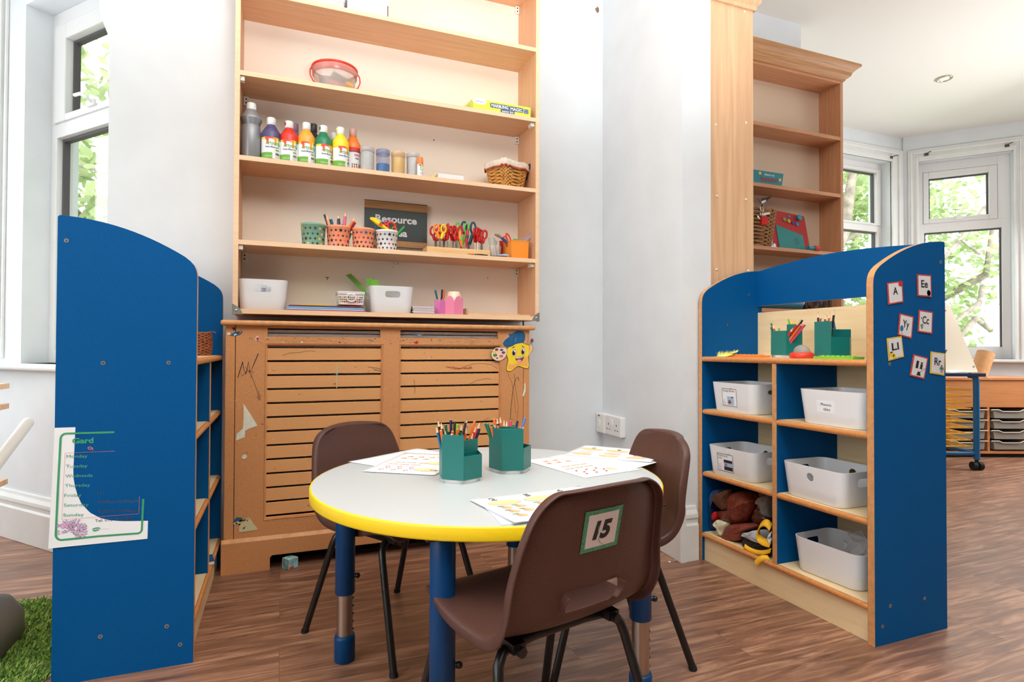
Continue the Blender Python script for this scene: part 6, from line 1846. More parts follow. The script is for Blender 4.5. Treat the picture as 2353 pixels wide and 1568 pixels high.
m = MB(); random.seed(14); CW = clear_mat('clear_wrap', (222, 222, 224), 0.42, 0.12)
rows = []
for j in range(9):
    z = 0.13 * j / 8
    rows.append([Vector(((0.045 + 0.012 * math.sin(j * 1.3)) * math.cos(a) * random.uniform(0.55, 1.15), (0.055 + 0.01 * math.cos(j)) * math.sin(a) * random.uniform(0.5, 1.15), z + random.uniform(-0.012, 0.012))) for a in [2 * PI * q / 13 for q in range(13)]])
m.loft(rows, CW, False, False, True, False); m.build('clear_film', wr, recalc=False)

# ---------------------------------------------------------------- bottom shelf of the wall bookcase
BW, BD = 0.196, 0.150
def shelf_bin(label, u0, u1, ztop, extra):
    x0, x1 = u0, u1
    w = x1 - x0
    b = thing('storage_bin', label, 'bin', ((x0 + x1) / 2, 2.452 + 0.105, Z1), -PI / 2, 'white plastic bins')
    bin_mesh('tub', b, 0.205, w, ztop - Z1 - 0.0025)
    m = MB()
    for x, y in ((0.06, 0.05), (0.06, -0.05), (-0.06, 0.05), (-0.06, -0.05)):
        m.box(x - 0.014, x + 0.014, y - 0.014, y + 0.014, -0.0012, 0.0002, BIN)
    m.build('foot_pad', b)
    b.location.z += 0.0014
    return b
sbz = 1.12
bA = shelf_bin('white bin with a crumpled paper inside at the end of the bottom bookcase shelf', -0.1633, 0.02, sbz, None)
bB = shelf_bin('white bin holding green rulers in the middle of the bottom bookcase shelf', 0.3379, 0.5231, 1.115, None)
o = MB(); random.seed(3)
rows = [[Vector((x * 0.012, 0.010 * math.sin(x + j), 0.020 * j + 0.006 * math.cos(2 * x + j) - x * 0.004)) for x in range(-3, 4)] for j in range(4)]
o.loft(rows, PAPER, False, False, False); 
for k in range(3):
    o.box(-0.006, 0.010, -0.0125, -0.012, 0.020 + k * 0.006, 0.022 + k * 0.006, NAVY)
pp = o.build('crumpled_paper', solid=0.0006); pp.location = (-0.0733, 2.53, Z1 + 0.055); tag(pp, 'crumpled printed paper seen through the slot of the end white bin', 'paper')
GRL = clear_mat('clear_green_ruler', (130, 206, 80), 0.72, 0.2)
def bar(name, label, a, b, w, t, mt, cat, group=None):
    a, b = Vector(a), Vector(b); d = b - a
    q = MB(); q.box(-w / 2, w / 2, -t / 2, t / 2, 0, d.length, mt)
    for k in range(10):
        q.box(-w / 2, -w / 2 + w * (0.3 if k % 2 else 0.18), -t / 2 - 0.0004, -t / 2, d.length * (0.05 + 0.09 * k), d.length * (0.055 + 0.09 * k), mat('dark_green_tick', (40, 110, 50), 0.6))
    o = q.build(name)
    zax = d.normalized(); xax = (Vector((1, 0.25, 0)) - zax * zax.dot(Vector((1, 0.25, 0)))).normalized(); yax = zax.cross(xax)
    o.matrix_world = Matrix((( xax.x, yax.x, zax.x, a.x), (xax.y, yax.y, zax.y, a.y), (xax.z, yax.z, zax.z, a.z), (0, 0, 0, 1)))
    return tag(o, label, cat, group)
bar('green_ruler', 'long clear green ruler leaning up against the bookcase back', (0.3571, 2.58, Z1 + 0.075), (0.2682, 2.648, 1.177), 0.026, 0.002, GRL, 'ruler')
bar('green_ruler', 'short clear green ruler end tilted up in the middle bin', (0.37, 2.54, Z1 + 0.02), (0.3438, 2.54, 1.152), 0.030, 0.002, GRL, 'ruler')
bar('green_ruler', 'wide clear green ruler block standing in the middle bin', (0.3752, 2.50, Z1 + 0.02), (0.3601, 2.5, 1.141), 0.036, 0.002, GRL, 'ruler')
# stacked books and papers between the bins
bkx0, bkx1 = 0.0129, 0.3153
cols = [('red', (200, 50, 40), 'thin red folder at the bottom of the stack between the white bins'), ('light_blue', (110, 160, 206), 'pale blue book above the red folder in the stack'), ('sky', (60, 140, 190), 'mid blue book in the stack between the white bins'), ('navy_book', (30, 50, 80), 'dark navy folder near the top of the flat stack'), ('red_top', (206, 66, 40), 'slim red folder above the navy one in the flat stack')]
z = Z1 + 0.0005
for k, (c, rgb, lab) in enumerate(cols):
    t = (0.003, 0.007, 0.006, 0.003, 0.002)[k]
    q = MB(); q.box(0, bkx1 - bkx0 - 0.004 * k, 0, 0.17, 0, t, mat('book_' + c, rgb, 0.5))
    if t > 0.004:
        q.box(-0.0003, bkx1 - bkx0 - 0.004 * k - 0.002, -0.0003, 0.0, t * 0.35, t * 0.55, PAPER)
    o = q.build('book'); o.location = (bkx0 + 0.003 * k, 2.452 + 0.002 * k, z); tag(o, lab, 'book', 'books lying flat on the bottom shelf'); z += t + 0.0003
ax0 = 0.0622
for k, (c, rgb, lab) in enumerate((('green_top', (70, 150, 70), 'thin green booklet on top of the flat stack, beside the white basket'), ('yellow_top', (226, 216, 60), 'yellow booklet topmost of the flat stack'))):
    q = MB(); q.box(0, 0.155 - 0.045 * k, 0, 0.12, 0, 0.003, mat('book_' + c, rgb, 0.5)); o = q.build('book'); o.location = (ax0 + 0.0 * k, 2.50, z); tag(o, lab, 'book', 'books lying flat on the bottom shelf'); z += 0.0033
# small white mesh basket
mx0, mx1 = 0.2103, 0.3181
mb_ = thing('mesh_basket', 'small white plastic mesh basket of coloured cubes on the flat book stack', 'basket', ((mx0 + mx1) / 2, 2.53, z + 0.0005))
w0 = (mx1 - mx0) / 2; hM = 1.083 - z
m = MB(); MW = mat('white_basket_plastic', (244, 240, 238), 0.4)
for zz, e in ((0.003, 0.88), (hM, 1.0), (hM - 0.006, 0.995)):
    m.tube([(x * e, y * e, zz) for x, y in rrect(w0, 0.055, 0.008, 3)], 0.0028, MW, 6, closed=True)
for k in range(13):
    t = -0.92 + 1.84 * k / 12
    for s in (-1, 1):
        m.tube([(t * w0 * 0.88, s * 0.055 * 0.88, 0.003), (t * w0, s * 0.055, hM)], 0.0014, MW, 4)
        m.tube([(s * w0 * 0.88, t * 0.055 * 0.88, 0.003), (s * w0, t * 0.055, hM)], 0.0014, MW, 4)
for k in range(1, 6):
    zz = hM * k / 6; e = 0.88 + 0.12 * k / 6
    m.tube([(x * e, y * e, zz) for x, y in rrect(w0, 0.055, 0.008, 3)], 0.0014, MW, 4, closed=True)
m.box(-w0 * 0.85, w0 * 0.85, -0.047, 0.047, 0.001, 0.004, MW)
m.build('mesh_wall', mb_)
m = MB(); m.tube([(0.018 * math.cos(a), -0.0565, hM * 0.56 + 0.016 * math.sin(a)) for a in [2 * PI * k / 20 for k in range(20)]], 0.0026, MW, 6, closed=True); m.build('ring_handle', mb_)
random.seed(10); q = MB()
for k in range(70):
    x, y, zz = random.uniform(-w0 * 0.78, w0 * 0.78), random.uniform(-0.042, 0.042), random.uniform(0.009, hM * 0.62)
    q.T = Matrix.Translation((x, y, zz)) @ Matrix.Rotation(random.uniform(0, 3), 4, 'Z')
    q.box(-0.005, 0.005, -0.005, 0.005, -0.005, 0.005, mat('cube_%d' % (k % 5), [(226, 60, 40), (240, 190, 40), (240, 130, 40), (90, 80, 150), (120, 180, 60)][k % 5], 0.4))
o = q.build('counting_cubes'); o.location = mb_.location; tag(o, 'coloured counting cubes heaped in the small white mesh basket', 'cubes', kind='stuff')
# stack of card packs, pink pencil-shaped pots
px0, px1 = 0.5194, 0.6145
z = Z1 + 0.0004; random.seed(12)
for k in range(9):
    t = 0.0034; sh = random.uniform(-0.003, 0.003)
    q = MB(); q.box(sh, px1 - px0 + sh, 0, 0.10, 0, t * 0.45, mat('card_pack_white', (232, 224, 224), 0.5)); q.box(sh + 0.001, px1 - px0 + sh - 0.002, 0.0005, 0.10, t * 0.45, t, mat('card_pack_%d' % (k % 3), [(150, 118, 128), (186, 176, 196), (206, 190, 186)][k % 3], 0.5))
    o = q.build('card_pack'); o.location = (px0, 2.466 + random.uniform(0, 0.004), z); z += t + 0.0002
    tag(o, 'thin laminated card pack in the low stack beside the pink pots', 'card pack', 'card packs stacked beside the pink pots')
PINKM = clear_mat('translucent_pink', (226, 128, 190), 0.85, 0.3); PINKS = mat('pink_plastic', (236, 134, 170), 0.4); PEACH = mat('peach_plastic', (252, 226, 196), 0.45)
def pencil_pot(label, x, y, r, h, wall, cone=None):
    p = thing('pencil_shaped_pot', label, 'pot', (x, y, Z1), 0.3)
    hexa = [(r * math.cos(PI / 3 * k), r * math.sin(PI / 3 * k)) for k in range(6)]
    m = MB()
    for k in range(6):
        a, b = Vector(hexa[k]), Vector(hexa[(k + 1) % 6]); n = 8
        top = [(a.lerp(b, q / n), h + 0.30 * r * 2 * math.sin(PI * q / n) ** 0.7) for q in range(n + 1)]
        m.add([(a.x, a.y, 0), (b.x, b.y, 0)] + [(v.x, v.y, zz) for v, zz in reversed(top)], [tuple(range(n + 3))], wall)
    m.add([(x_, y_, 0.001) for x_, y_ in hexa], [tuple(range(6))], wall)
    m.build('scalloped_wall', p, solid=0.0018, recalc=False)
    if cone:
        MB().lathe([(r * 0.80, h * 0.9), (r * 0.80, h), (r * 0.62, cone - 0.002), (r * 0.58, cone)], (0, 0, 0), PEACH, 28).build('pencil_tip', p)
    return p
rp = (0.752 - 0.6663) / 2
pencil_pot('solid pink pot shaped like a giant pencil with peach tip', 0.7079, 2.50, rp * 1.04, 0.056, PINKS, 1.104 - Z1)
pcx = 0.6454
pencil_pot('translucent pink scalloped pot holding three felt pens', pcx, 2.505, 0.027, 0.052, PINKM)
for lab, top, base, col in (('dark green felt pen leaning out of the translucent pink pot', (0.6246, 2.505, 1.109), (pcx + 0.004, 2.505, Z1 + 0.006), 'teal'), ('navy felt pen upright in the translucent pink pot', (0.6586, 2.515, 1.114), (pcx + 0.006, 2.515, Z1 + 0.006), 'navy'), ('orange felt pen leaning in the translucent pink pot', (0.6652, 2.495, 1.11), (pcx + 0.002, 2.495, Z1 + 0.006), 'orange')):
    pencil(lab, top, base, col, False, 0.0042, 'felt pens in the pink pot', 'felt_pen')
qx = 0.7724
o = MB().prism([(0, 0), (0.018, 0), (0.006, 0.030), (0, 0.034)], 'xz', 0, 0.05, wood('peg_wood', (222, 176, 130), (236, 196, 150), 'z')).build('wooden_wedge'); o.location = (qx, 2.52, Z1); tag(o, 'small wooden wedge behind the solid pink pot', 'block')
pgx0, pgx1 = 0.761, 1.06
pg = thing('peg_board', 'thin wooden strip board with yellow pegs on the bottom shelf', 'peg board', (pgx0, 2.458, Z1))
MB().box(0, pgx1 - pgx0, 0, 0.10, 0, 0.007, wood('peg_wood_x', (226, 178, 128), (242, 204, 156), 'x')).build('board', pg, bevel=0.0006)
m = MB(); mt = (0.030, 0.12, 0.165, 0.205)
for k, u in enumerate((0.8058, 0.9052, 0.9602, 1.012)):
    MB().lathe([(0.0030, 0.006), (0.0042, 0.012)], (u - pgx0, 0.022, 0), YELLOW, 10).build('peg', pg)

# ================================================================ on top of the blue unit with the bins
USZ = 0.823
def hex_holder(label, loc, a0, heights, R=0.060, base=True, group='teal pencil organisers', wob=0.0):
    """Three rhombic compartments of different heights that together make a hexagon, on a round turntable."""
    p = thing('pencil_organiser', label, 'pencil holder', loc, 0, group)
    zb = 0.010
    V = [(R * math.cos(a0 + PI / 3 * k), R * math.sin(a0 + PI / 3 * k)) for k in range(6)]
    for k, (nm, h) in enumerate(zip(('tall_compartment', 'low_compartment', 'middle_compartment'), heights)):
        q = [(0.0, 0.0), V[(2 * k) % 6], V[(2 * k + 1) % 6], V[(2 * k + 2) % 6]]
        cx = sum(a for a, b in q) / 4; cy = sum(b for a, b in q) / 4
        t = 0.0018
        def ins(e):
            out = []
            for a, b in q:
                d = Vector((a - cx, b - cy)); L = d.length
                out.append((cx + d.x * (1 - e / L * 1.5), cy + d.y * (1 - e / L * 1.5)))
            return out
        o4, i4 = ins(0.0002), ins(t)
        m = MB()
        m.loft([[(a, b, zb) for a, b in o4], [(a, b, zb + h) for a, b in o4], [(a, b, zb + h) for a, b in i4], [(a, b, zb + 0.003) for a, b in i4]], TEAL, True, True, True, False)
        m.build(nm, p, bevel=0.0006)
    MB().lathe([(R * 0.84, 0.0), (R * 0.86, 0.002), (R * 0.86, 0.0092)], (0, 0, 0), mat('silver_turntable', (206, 206, 204), 0.35), 36).build('turntable_base', p)
    return p


# ---------------------------------------------------------------- pencil organisers: two on the blue unit, two on the table
def toward(x, y):
    return math.atan2(-y, -x)
D2 = math.radians
HTS = (0.113, 0.060, 0.088)
ux1, uy1 = 1.735, 1.63
ux2, uy2 = 1.715, 1.42
hex_holder('teal pencil organiser on the blue unit with its middle-height cup facing out', (ux1, uy1, USZ), toward(ux1, uy1) + D2(-2.4 + 60), HTS)
hex_holder('teal pencil organiser on the blue unit with its tallest cup facing out', (ux2, uy2, USZ), toward(ux2, uy2) + D2(-4.5 - 120), HTS)
tx1, ty1 = 0.435, 1.466
tx2, ty2 = 0.598, 1.527
hex_holder('teal pencil organiser on the table, the one nearer the seat back numbered 15', (tx1, ty1, TZ), D2(142.2), (0.1135, 0.060, 0.090))
hex_holder('teal pencil organiser on the table, the one nearer the radiator cover', (tx2, ty2, TZ), D2(166.6), (0.1135, 0.060, 0.090))

def in_pot(pot, top, zb, pull=0.62):
    """Base of a pencil: under its visible end, drawn in towards the middle of its cup."""
    return (pot[0] + (top[0] - pot[0]) * pull, pot[1] + (top[1] - pot[1]) * pull, zb)
gA = 'pencils in the table organiser nearer the numbered seat'
cupA = (tx1 - 0.024, ty1 - 0.006); cupAm = (tx1 + 0.006, ty1 + 0.030)
zt = TZ + 0.014
listA = [
    ('light blue pencil with wood tip leaning out at the corner of the near organiser', (0.3714, 1.475, 0.6527), cupA, 'blue', True),
    ('dark brown pencil with long wood tip at the back corner of the near organiser', (0.3765, 1.475, 0.6682), cupA, 'brown', True),
    ('second dark brown pencil with pale tip, in front of the first in the near organiser', (0.3812, 1.462, 0.6639), cupA, 'brown', True),
    ('short orange pencil with flat end by the front wall of the near organiser', (0.3769, 1.445, 0.644), cupA, 'orange', False),
    ('short brown pencil with wood tip low in the near organiser', (0.3885, 1.45, 0.645), cupA, 'brown', True),
    ('dark green pencil with flat end leaning back in the near organiser', (0.3988, 1.48, 0.6532), cupA, 'green', False),
    ('navy pencil with flat end standing tall in the near organiser', (0.41, 1.47, 0.6663), cupA, 'navy', False),
    ('dark brown pencil with flat end between navy and lime ones in the near organiser', (0.4206, 1.47, 0.6625), cupA, 'brown', False),
    ('lime green pencil with flat end in the near organiser', (0.4262, 1.465, 0.6555), cupA, 'lime', False),
    ('short orange pencil with flat end in front of the lime one in the near organiser', (0.4106, 1.455, 0.6389), cupA, 'orange', False),
    ('orange pencil with pale flat end right of the lime one in the near organiser', (0.4245, 1.455, 0.6438), cupA, 'orange', False),
    ('black pencil with wood tip behind the brown ones in the near organiser', (0.4431, 1.48, 0.6541), cupA, 'black', True),
    ('brown pencil with tall wood tip, highest in the near organiser', (0.4614, 1.495, 0.6643), cupAm, 'brown', True),
    ('brown pencil with flat end leaning over the inner wall of the near organiser', (0.4477, 1.462, 0.6589), cupA, 'brown', False),
    ('orange pencil with wood tip among the red ones in the near organiser', (0.4587, 1.49, 0.6458), cupAm, 'orange', True),
    ('long bright orange pencil leaning far out of the middle cup of the near organiser', (0.485, 1.5, 0.6563), (tx1 - 0.004, ty1 + 0.030), 'orange', False),
    ('red pencil with white tip leaning outermost from the near organiser', (0.5054, 1.515, 0.6513), (tx1 + 0.006, ty1 + 0.036), 'red', True),
    ('red pencil with wood tip in front of the outermost one in the near organiser', (0.4894, 1.5, 0.6444), (tx1 + 0.004, ty1 + 0.034), 'red', True),
    ('navy pencil with flat end leaning out lowest from the near organiser', (0.4987, 1.5, 0.6358), (tx1 + 0.010, ty1 + 0.032), 'navy', False),
    ('green pencil with wood tip low in the middle cup of the near organiser', (0.477, 1.488, 0.629), (tx1 + 0.006, ty1 + 0.026), 'green', True),
    ('short navy pencil with wood tip at the inner wall of the near organiser', (0.4462, 1.484, 0.623), (tx1 - 0.002, ty1 + 0.022), 'navy', True),
    ('short pink pencil with flat end by the front wall of the near organiser', (0.4013, 1.43, 0.6349), cupA, 'pink', False),
    ('short yellow pencil with wood tip by the front wall of the near organiser', (0.419, 1.432, 0.6316), cupA, 'yellow', True),
]
for lab, tip, cup, col, sh in listA:
    pencil(lab, tip, (cup[0] + (tip[0] - cup[0]) * 0.25, cup[1] + (tip[1] - cup[1]) * 0.25, zt), col, sh, 0.0036, gA)
gB = 'pencils in the table organiser nearer the radiator cover'
cupB = (tx2 - 0.020, ty2 - 0.016)
listB = [
    ('dark green pencil with flat end leaning over the corner of the far organiser', (0.5312, 1.548, 0.6427), 'green', False),
    ('dark green pencil with pale flat end, second from the corner of the far organiser', (0.5343, 1.54, 0.6423), 'green', False),
    ('teal blue pencil with flat end in the far organiser', (0.5458, 1.538, 0.6403), 'teal', False),
    ('short orange pencil with flat end beside the teal one in the far organiser', (0.541, 1.528, 0.635), 'orange', False),
    ('orange pencil with rounded end behind the black one in the far organiser', (0.5625, 1.563, 0.652), 'orange', False),
    ('navy pencil with long wood tip in the far organiser', (0.5637, 1.543, 0.659), 'navy', True),
    ('short red pencil with wood tip in the far organiser', (0.5519, 1.53, 0.6428), 'red', True),
    ('blue pencil with flat end behind the orange ones in the far organiser', (0.5733, 1.553, 0.6403), 'teal', False),
    ('orange pencil with wood tip, tallest in the far organiser', (0.5754, 1.548, 0.6605), 'orange', True),
    ('short orange pencil with flat end in front of the tallest in the far organiser', (0.5616, 1.528, 0.6365), 'orange', False),
    ('pink pencil with white tip in the far organiser', (0.5872, 1.548, 0.6514), 'pink', True),
    ('magenta pencil with pink tip in front of the white-tipped one in the far organiser', (0.5928, 1.54, 0.6508), 'magenta', True),
    ('magenta pencil with flat end in the middle of the far organiser', (0.6065, 1.543, 0.6475), 'magenta', False),
    ('short orange pencil with pale flat end between magenta and navy in the far organiser', (0.6066, 1.533, 0.629), 'orange', False),
    ('navy pencil with flat end in the far organiser', (0.6292, 1.548, 0.646), 'navy', False),
    ('green pencil with pale end behind the navy one in the far organiser', (0.6205, 1.558, 0.6339), 'green', False),
    ('sky blue pencil with flat end leaning furthest out of the far organiser', (0.6571, 1.558, 0.6525), 'skyblue', False),
    ('blue pencil with wood tip just below the leaning sky blue one in the far organiser', (0.6482, 1.548, 0.6302), 'blue', True),
    ('orange pencil with flat end under the sky blue one in the far organiser', (0.6348, 1.54, 0.6281), 'orange', False),
]
for lab, tip, col, sh in listB:
    pencil(lab, tip, (cupB[0] + (tip[0] - cupB[0]) * 0.25, cupB[1] + (tip[1] - cupB[1]) * 0.25, zt), col, sh, 0.0036, gB)
gC = 'pencils and pens in the organisers on the blue unit'
zc = USZ + 0.014
listC = [
    ('dark green pen leaning outward at the corner of the lower-fronted organiser', (1.705, 1.674, 0.9515), (1.715, uy1 + 0.005), 'green', False),
    ('dark green pencil with flat end under the corner pen on the blue unit', (1.7, 1.67, 0.9366), (1.708, uy1 + 0.015), 'green', False),
    ('red pencil leaning out of the lower-fronted organiser on the blue unit', (1.7, 1.663, 0.9477), (1.705, uy1 - 0.005), 'red', True),
    ('lime pencil with flat end in the lower-fronted organiser on the blue unit', (1.7, 1.634, 0.9321), (1.71, uy1 - 0.012), 'lime', False),
    ('lime felt pen at the back cup of the lower-fronted organiser', (1.765, 1.651, 0.9673), (1.765, uy1 - 0.018), 'lime', False),
    ('yellow felt pen in the back cup of the lower-fronted organiser', (1.765, 1.64, 0.9594), (1.766, uy1 - 0.026), 'yellow', False),
    ('second yellow felt pen, further along the back cup of the lower-fronted organiser', (1.765, 1.62, 0.9586), (1.766, uy1 - 0.036), 'yellow', False),
    ('red pencil with wood tip leaning among the pens of the lower-fronted organiser', (1.715, 1.554, 0.9577), (1.705, uy1 + 0.000), 'red', True),
    ('black felt pen leaning at the side of the lower-fronted organiser', (1.725, 1.55, 0.9593), (1.712, uy1 - 0.005), 'black', False),
    ('short red pencil with white tip leaning low in the lower-fronted organiser', (1.7, 1.566, 0.933), (1.70, uy1 + 0.012), 'red', True),
    ('orange pencil leaning out of the lower-fronted organiser on the blue unit', (1.705, 1.538, 0.9406), (1.703, uy1 + 0.004), 'orange', False),
    ('pink pencil leaning lowest out of the lower-fronted organiser', (1.71, 1.525, 0.9417), (1.706, uy1 - 0.004), 'magenta', False),
    ('dark brown pencil with sharp tip at the corner of the taller-fronted organiser', (1.7, 1.464, 0.9807), (1.700, 1.462), 'brown', True),
    ('short crimson pencil in the taller-fronted organiser on the blue unit', (1.7, 1.453, 0.9587), (1.70, 1.452), 'crimson', False),
    ('pencil with wood tip and red lead in the taller-fronted organiser', (1.695, 1.444, 0.9611), (1.695, 1.443), 'red', True),
    ('dark green pencil with wood tip in the taller-fronted organiser', (1.7, 1.435, 0.974), (1.70, 1.442), 'green', True),
    ('navy pencil with wood tip in the taller-fronted organiser', (1.695, 1.424, 0.9681), (1.695, 1.431), 'navy', True),
    ('red pencil with broad wood tip in the taller-fronted organiser', (1.7, 1.418, 0.9759), (1.70, 1.43), 'red', True),
    ('black pencil with sharp tip leaning highest from the taller-fronted organiser', (1.705, 1.405, 0.9862), (1.702, 1.423), 'black', True),
    ('peach pencil with wood tip beside the leaning black one on the blue unit', (1.695, 1.412, 0.9581), (1.695, 1.419), 'peach', True),
    ('bright blue pencil leaning in the lower cup of the taller-fronted organiser', (1.735, 1.435, 0.9527), (1.735, 1.409), 'blue', False),
]
for lab, tip, cup, col, sh in listC:
    pencil(lab, tip, (cup[0], cup[1], zc), col, sh, 0.0038, gC)

# dome toy, bumpy plates, feather
dy_ = 1.478
dm = thing('dome_toy', 'clear domed toy on a red ring base on the blue unit', 'toy', (1.640, dy_, USZ))
MB().lathe([(0.037, 0.001), (0.039, 0.004), (0.039, 0.012), (0.036, 0.016), (0.033, 0.019), (0.026, 0.020)], (0, 0, 0), mat('toy_scarlet', (226, 56, 30), 0.35), 36).build('ring_base', dm)
m = MB(); m.ball((0, 0, 0.0195), 0.0265, clear_mat('smoky_dome', (176, 172, 166), 0.55, 0.08), 28, 10, z0=0.0); m.build('dome', dm)
m = MB()
for k in range(6):
    m.cyl((0.030 * math.cos(k * PI / 3), 0.030 * math.sin(k * PI / 3), 0.0), (0.030 * math.cos(k * PI / 3), 0.030 * math.sin(k * PI / 3), 0.0015), 0.004, BLACK, 8)
m.build('rubber_foot', dm)
def bumpy(label, y0, y1, x, col):
    p = thing('counting_plate', label, 'counting toy', (x, (y0 + y1) / 2, USZ), 0, 'bumpy counting plates on the blue unit')
    w = (y1 - y0) / 2; CM = mat('plate_%d' % col[0], col, 0.4)
    m = MB(); m.prism([(-0.030, -w), (0.020, -w), (0.045, -w * 0.5), (0.045, w), (-0.030, w)], 'xy', 0.0, 0.0075, CM); m.build('plate', p, bevel=0.002)
    m = MB()
    for i in range(6):
        for j in range(2):
            m.ball((0.0 + j * 0.024, w - 0.012 - i * (1.55 * w / 6), 0.0070), 0.0085, CM, 10, 4, sq=(1, 1, 0.55), z0=0.0)
    m.build('bump', p)
bumpy('orange bumpy counting plate lying beside the yellow feather', 1.632, 1.797, 1.640, (244, 128, 46))
bumpy('lime green bumpy counting plate lying by the taller-fronted organiser', 1.26, 1.402, 1.635, (128, 190, 52))
fe = thing('yellow_feather', 'fluffy pale yellow feather lying on the blue unit', 'feather', (1.612, 1.809, USZ + 0.001))
m = MB(); random.seed(17); FY = mat('feather_yellow', (248, 244, 130), 0.8)
fa, fb2 = 1.856 - fe.location.y, 1.751 - fe.location.y
for k in range(170):
    t = random.random(); yy = fa + (fb2 - fa) * t; zz0 = 0.004 + 0.016 * max(0, t - 0.45) ** 1.2 * 2
    L = random.uniform(0.012, 0.024) * (1.0 if t < 0.6 else 1.5 - t); a = random.uniform(0.3, 2.8)
    d = Vector((random.uniform(-0.3, 0.4), (0.5 if t < 0.5 else -0.6) * math.cos(a), abs(math.sin(a)) * 0.7 + 0.1)).normalized() * L
    p = Vector((random.uniform(-0.004, 0.004), yy, zz0)); s = Vector((0, 0.0012, 0.0012))
    m.add([p - s, p + s, p + d], [(0, 1, 2)], FY)
m.loft([[Vector((q * 0.008, fa + (fb2 - fa) * t, 0.001 + 0.024 * max(0, t - 0.5) ** 1.2 + (0.012 * math.sin(PI * min(1, t * 1.1)) if q == 0 else 0))) for q in (-1, 0, 1)] for t in [k / 8 for k in range(9)]], FY, False, False, False)
m.build('vane', fe, recalc=False)

# ---------------------------------------------------------------- dress-up clothes piled in the base compartment
def pillow(name, label, outline, x0, bulge, mt, cat, seed, extra=None, fold=0.004, deep=0.05):
    """Soft cloth volume seen from the open side; the outline is given as (y, z) on the compartment front."""
    random.seed(seed)
    n0 = len(outline); pts = []
    for i in range(n0):
        a, b = outline[i], outline[(i + 1) % n0]
        for q in range(3):
            pts.append((a[0] + (b[0] - a[0]) * q / 3, a[1] + (b[1] - a[1]) * q / 3))
    pts = [((pts[i - 1][0] + 2 * pts[i][0] + pts[(i + 1) % len(pts)][0]) / 4, (pts[i - 1][1] + 2 * pts[i][1] + pts[(i + 1) % len(pts)][1]) / 4) for i in range(len(pts))]
    pts = [(min(1.908, y), max(0.118, z) if seed not in (2, 10) else z) for y, z in pts]
    cy = sum(p[0] for p in pts) / len(pts); cz = sum(p[1] for p in pts) / len(pts)
    loops = []
    for t, k in ((0.96, -deep), (1.0, -deep * 0.4), (1.0, 0.0), (0.93, 0.45), (0.80, 0.75), (0.58, 0.95), (0.30, 1.0), (0.06, 1.02)):
        off = -k * bulge if k > 0 else -k
        loops.append([(x0 + off + (fold * math.sin(5.0 * i / len(pts) * 2 * PI + seed) * (0.3 < t < 0.97)) + random.uniform(-fold, fold) * 0.4 * (t < 0.99), cy + (y - cy) * t, cz + (z - cz) * t) for i, (y, z) in enumerate(pts)])
    m = MB(); m.loft(loops, mt)
    if extra:
        extra(m)
    o = m.build(name, subsurf=1)
    return tag(o, label, cat, 'dress-up clothes piled in the blue unit')
LEATHER = mat('brown_leather', (108, 42, 26), 0.38, var=0.25, scale=60, bump=0.5); SUEDE = mat('dark_suede', (86, 48, 26), 0.9, var=0.15, scale=200)
NAVYC = mat('navy_quilted_cloth', (34, 62, 106), 0.6, var=0.2, scale=40, bump=0.5); GREYC = mat('grey_cloth', (128, 120, 116), 0.85, var=0.1, scale=80); LILAC = mat('pale_grey_cloth', (176, 178, 188), 0.8)
CREAMC = mat('cream_cloth', (208, 200, 168), 0.8, var=0.08, scale=60); YEL = mat('yellow_cloth', (250, 190, 40), 0.75); BLKC = mat('black_ribbed_cloth', (34, 28, 28), 0.8, var=0.3, scale=120)
pillow('leather_hat', 'big brown leather hat brim standing in the clothes pile', [(1.64, 1.901, 0.177)[1:], (1.64, 1.895, 0.2006)[1:], (1.64, 1.859, 0.2079)[1:], (1.64, 1.828, 0.2298)[1:], (1.64, 1.823, 0.2889)[1:], (1.64, 1.769, 0.308)[1:], (1.64, 1.717, 0.2919)[1:], (1.64, 1.703, 0.2856)[1:], (1.64, 1.711, 0.2447)[1:], (1.64, 1.74, 0.1994)[1:], (1.64, 1.769, 0.1796)[1:], (1.64, 1.8, 0.1695)[1:], (1.64, 1.845, 0.1722)[1:]], 1.645, 0.030, LEATHER, 'hat', 1, fold=0.005)
pillow('leather_waistcoat', 'reddish brown tooled leather waistcoat lying under the leather hat', [(1.62, 1.82, 0.1659)[1:], (1.62, 1.768, 0.1854)[1:], (1.62, 1.69, 0.2071)[1:], (1.62, 1.673, 0.1991)[1:], (1.62, 1.734, 0.1605)[1:], (1.62, 1.739, 0.1297)[1:], (1.62, 1.794, 0.1078)[1:], (1.62, 1.847, 0.0779)[1:], (1.62, 1.859, 0.0826)[1:], (1.62, 1.837, 0.1253)[1:]], 1.625, 0.020, mat('red_brown_leather', (120, 50, 36), 0.45, var=0.2, scale=90, bump=0.6), 'clothes', 2, fold=0.003, deep=0.08)
pillow('suede_flap', 'dark brown suede flap draped over the clothes pile', [(1.62, 1.904, 0.2579)[1:], (1.62, 1.815, 0.3077)[1:], (1.62, 1.797, 0.3033)[1:], (1.62, 1.81, 0.2716)[1:], (1.62, 1.815, 0.2552)[1:], (1.62, 1.808, 0.2317)[1:], (1.62, 1.844, 0.2121)[1:], (1.62, 1.897, 0.2475)[1:]], 1.618, 0.012, SUEDE, 'clothes', 3, fold=0.002, deep=0.02)
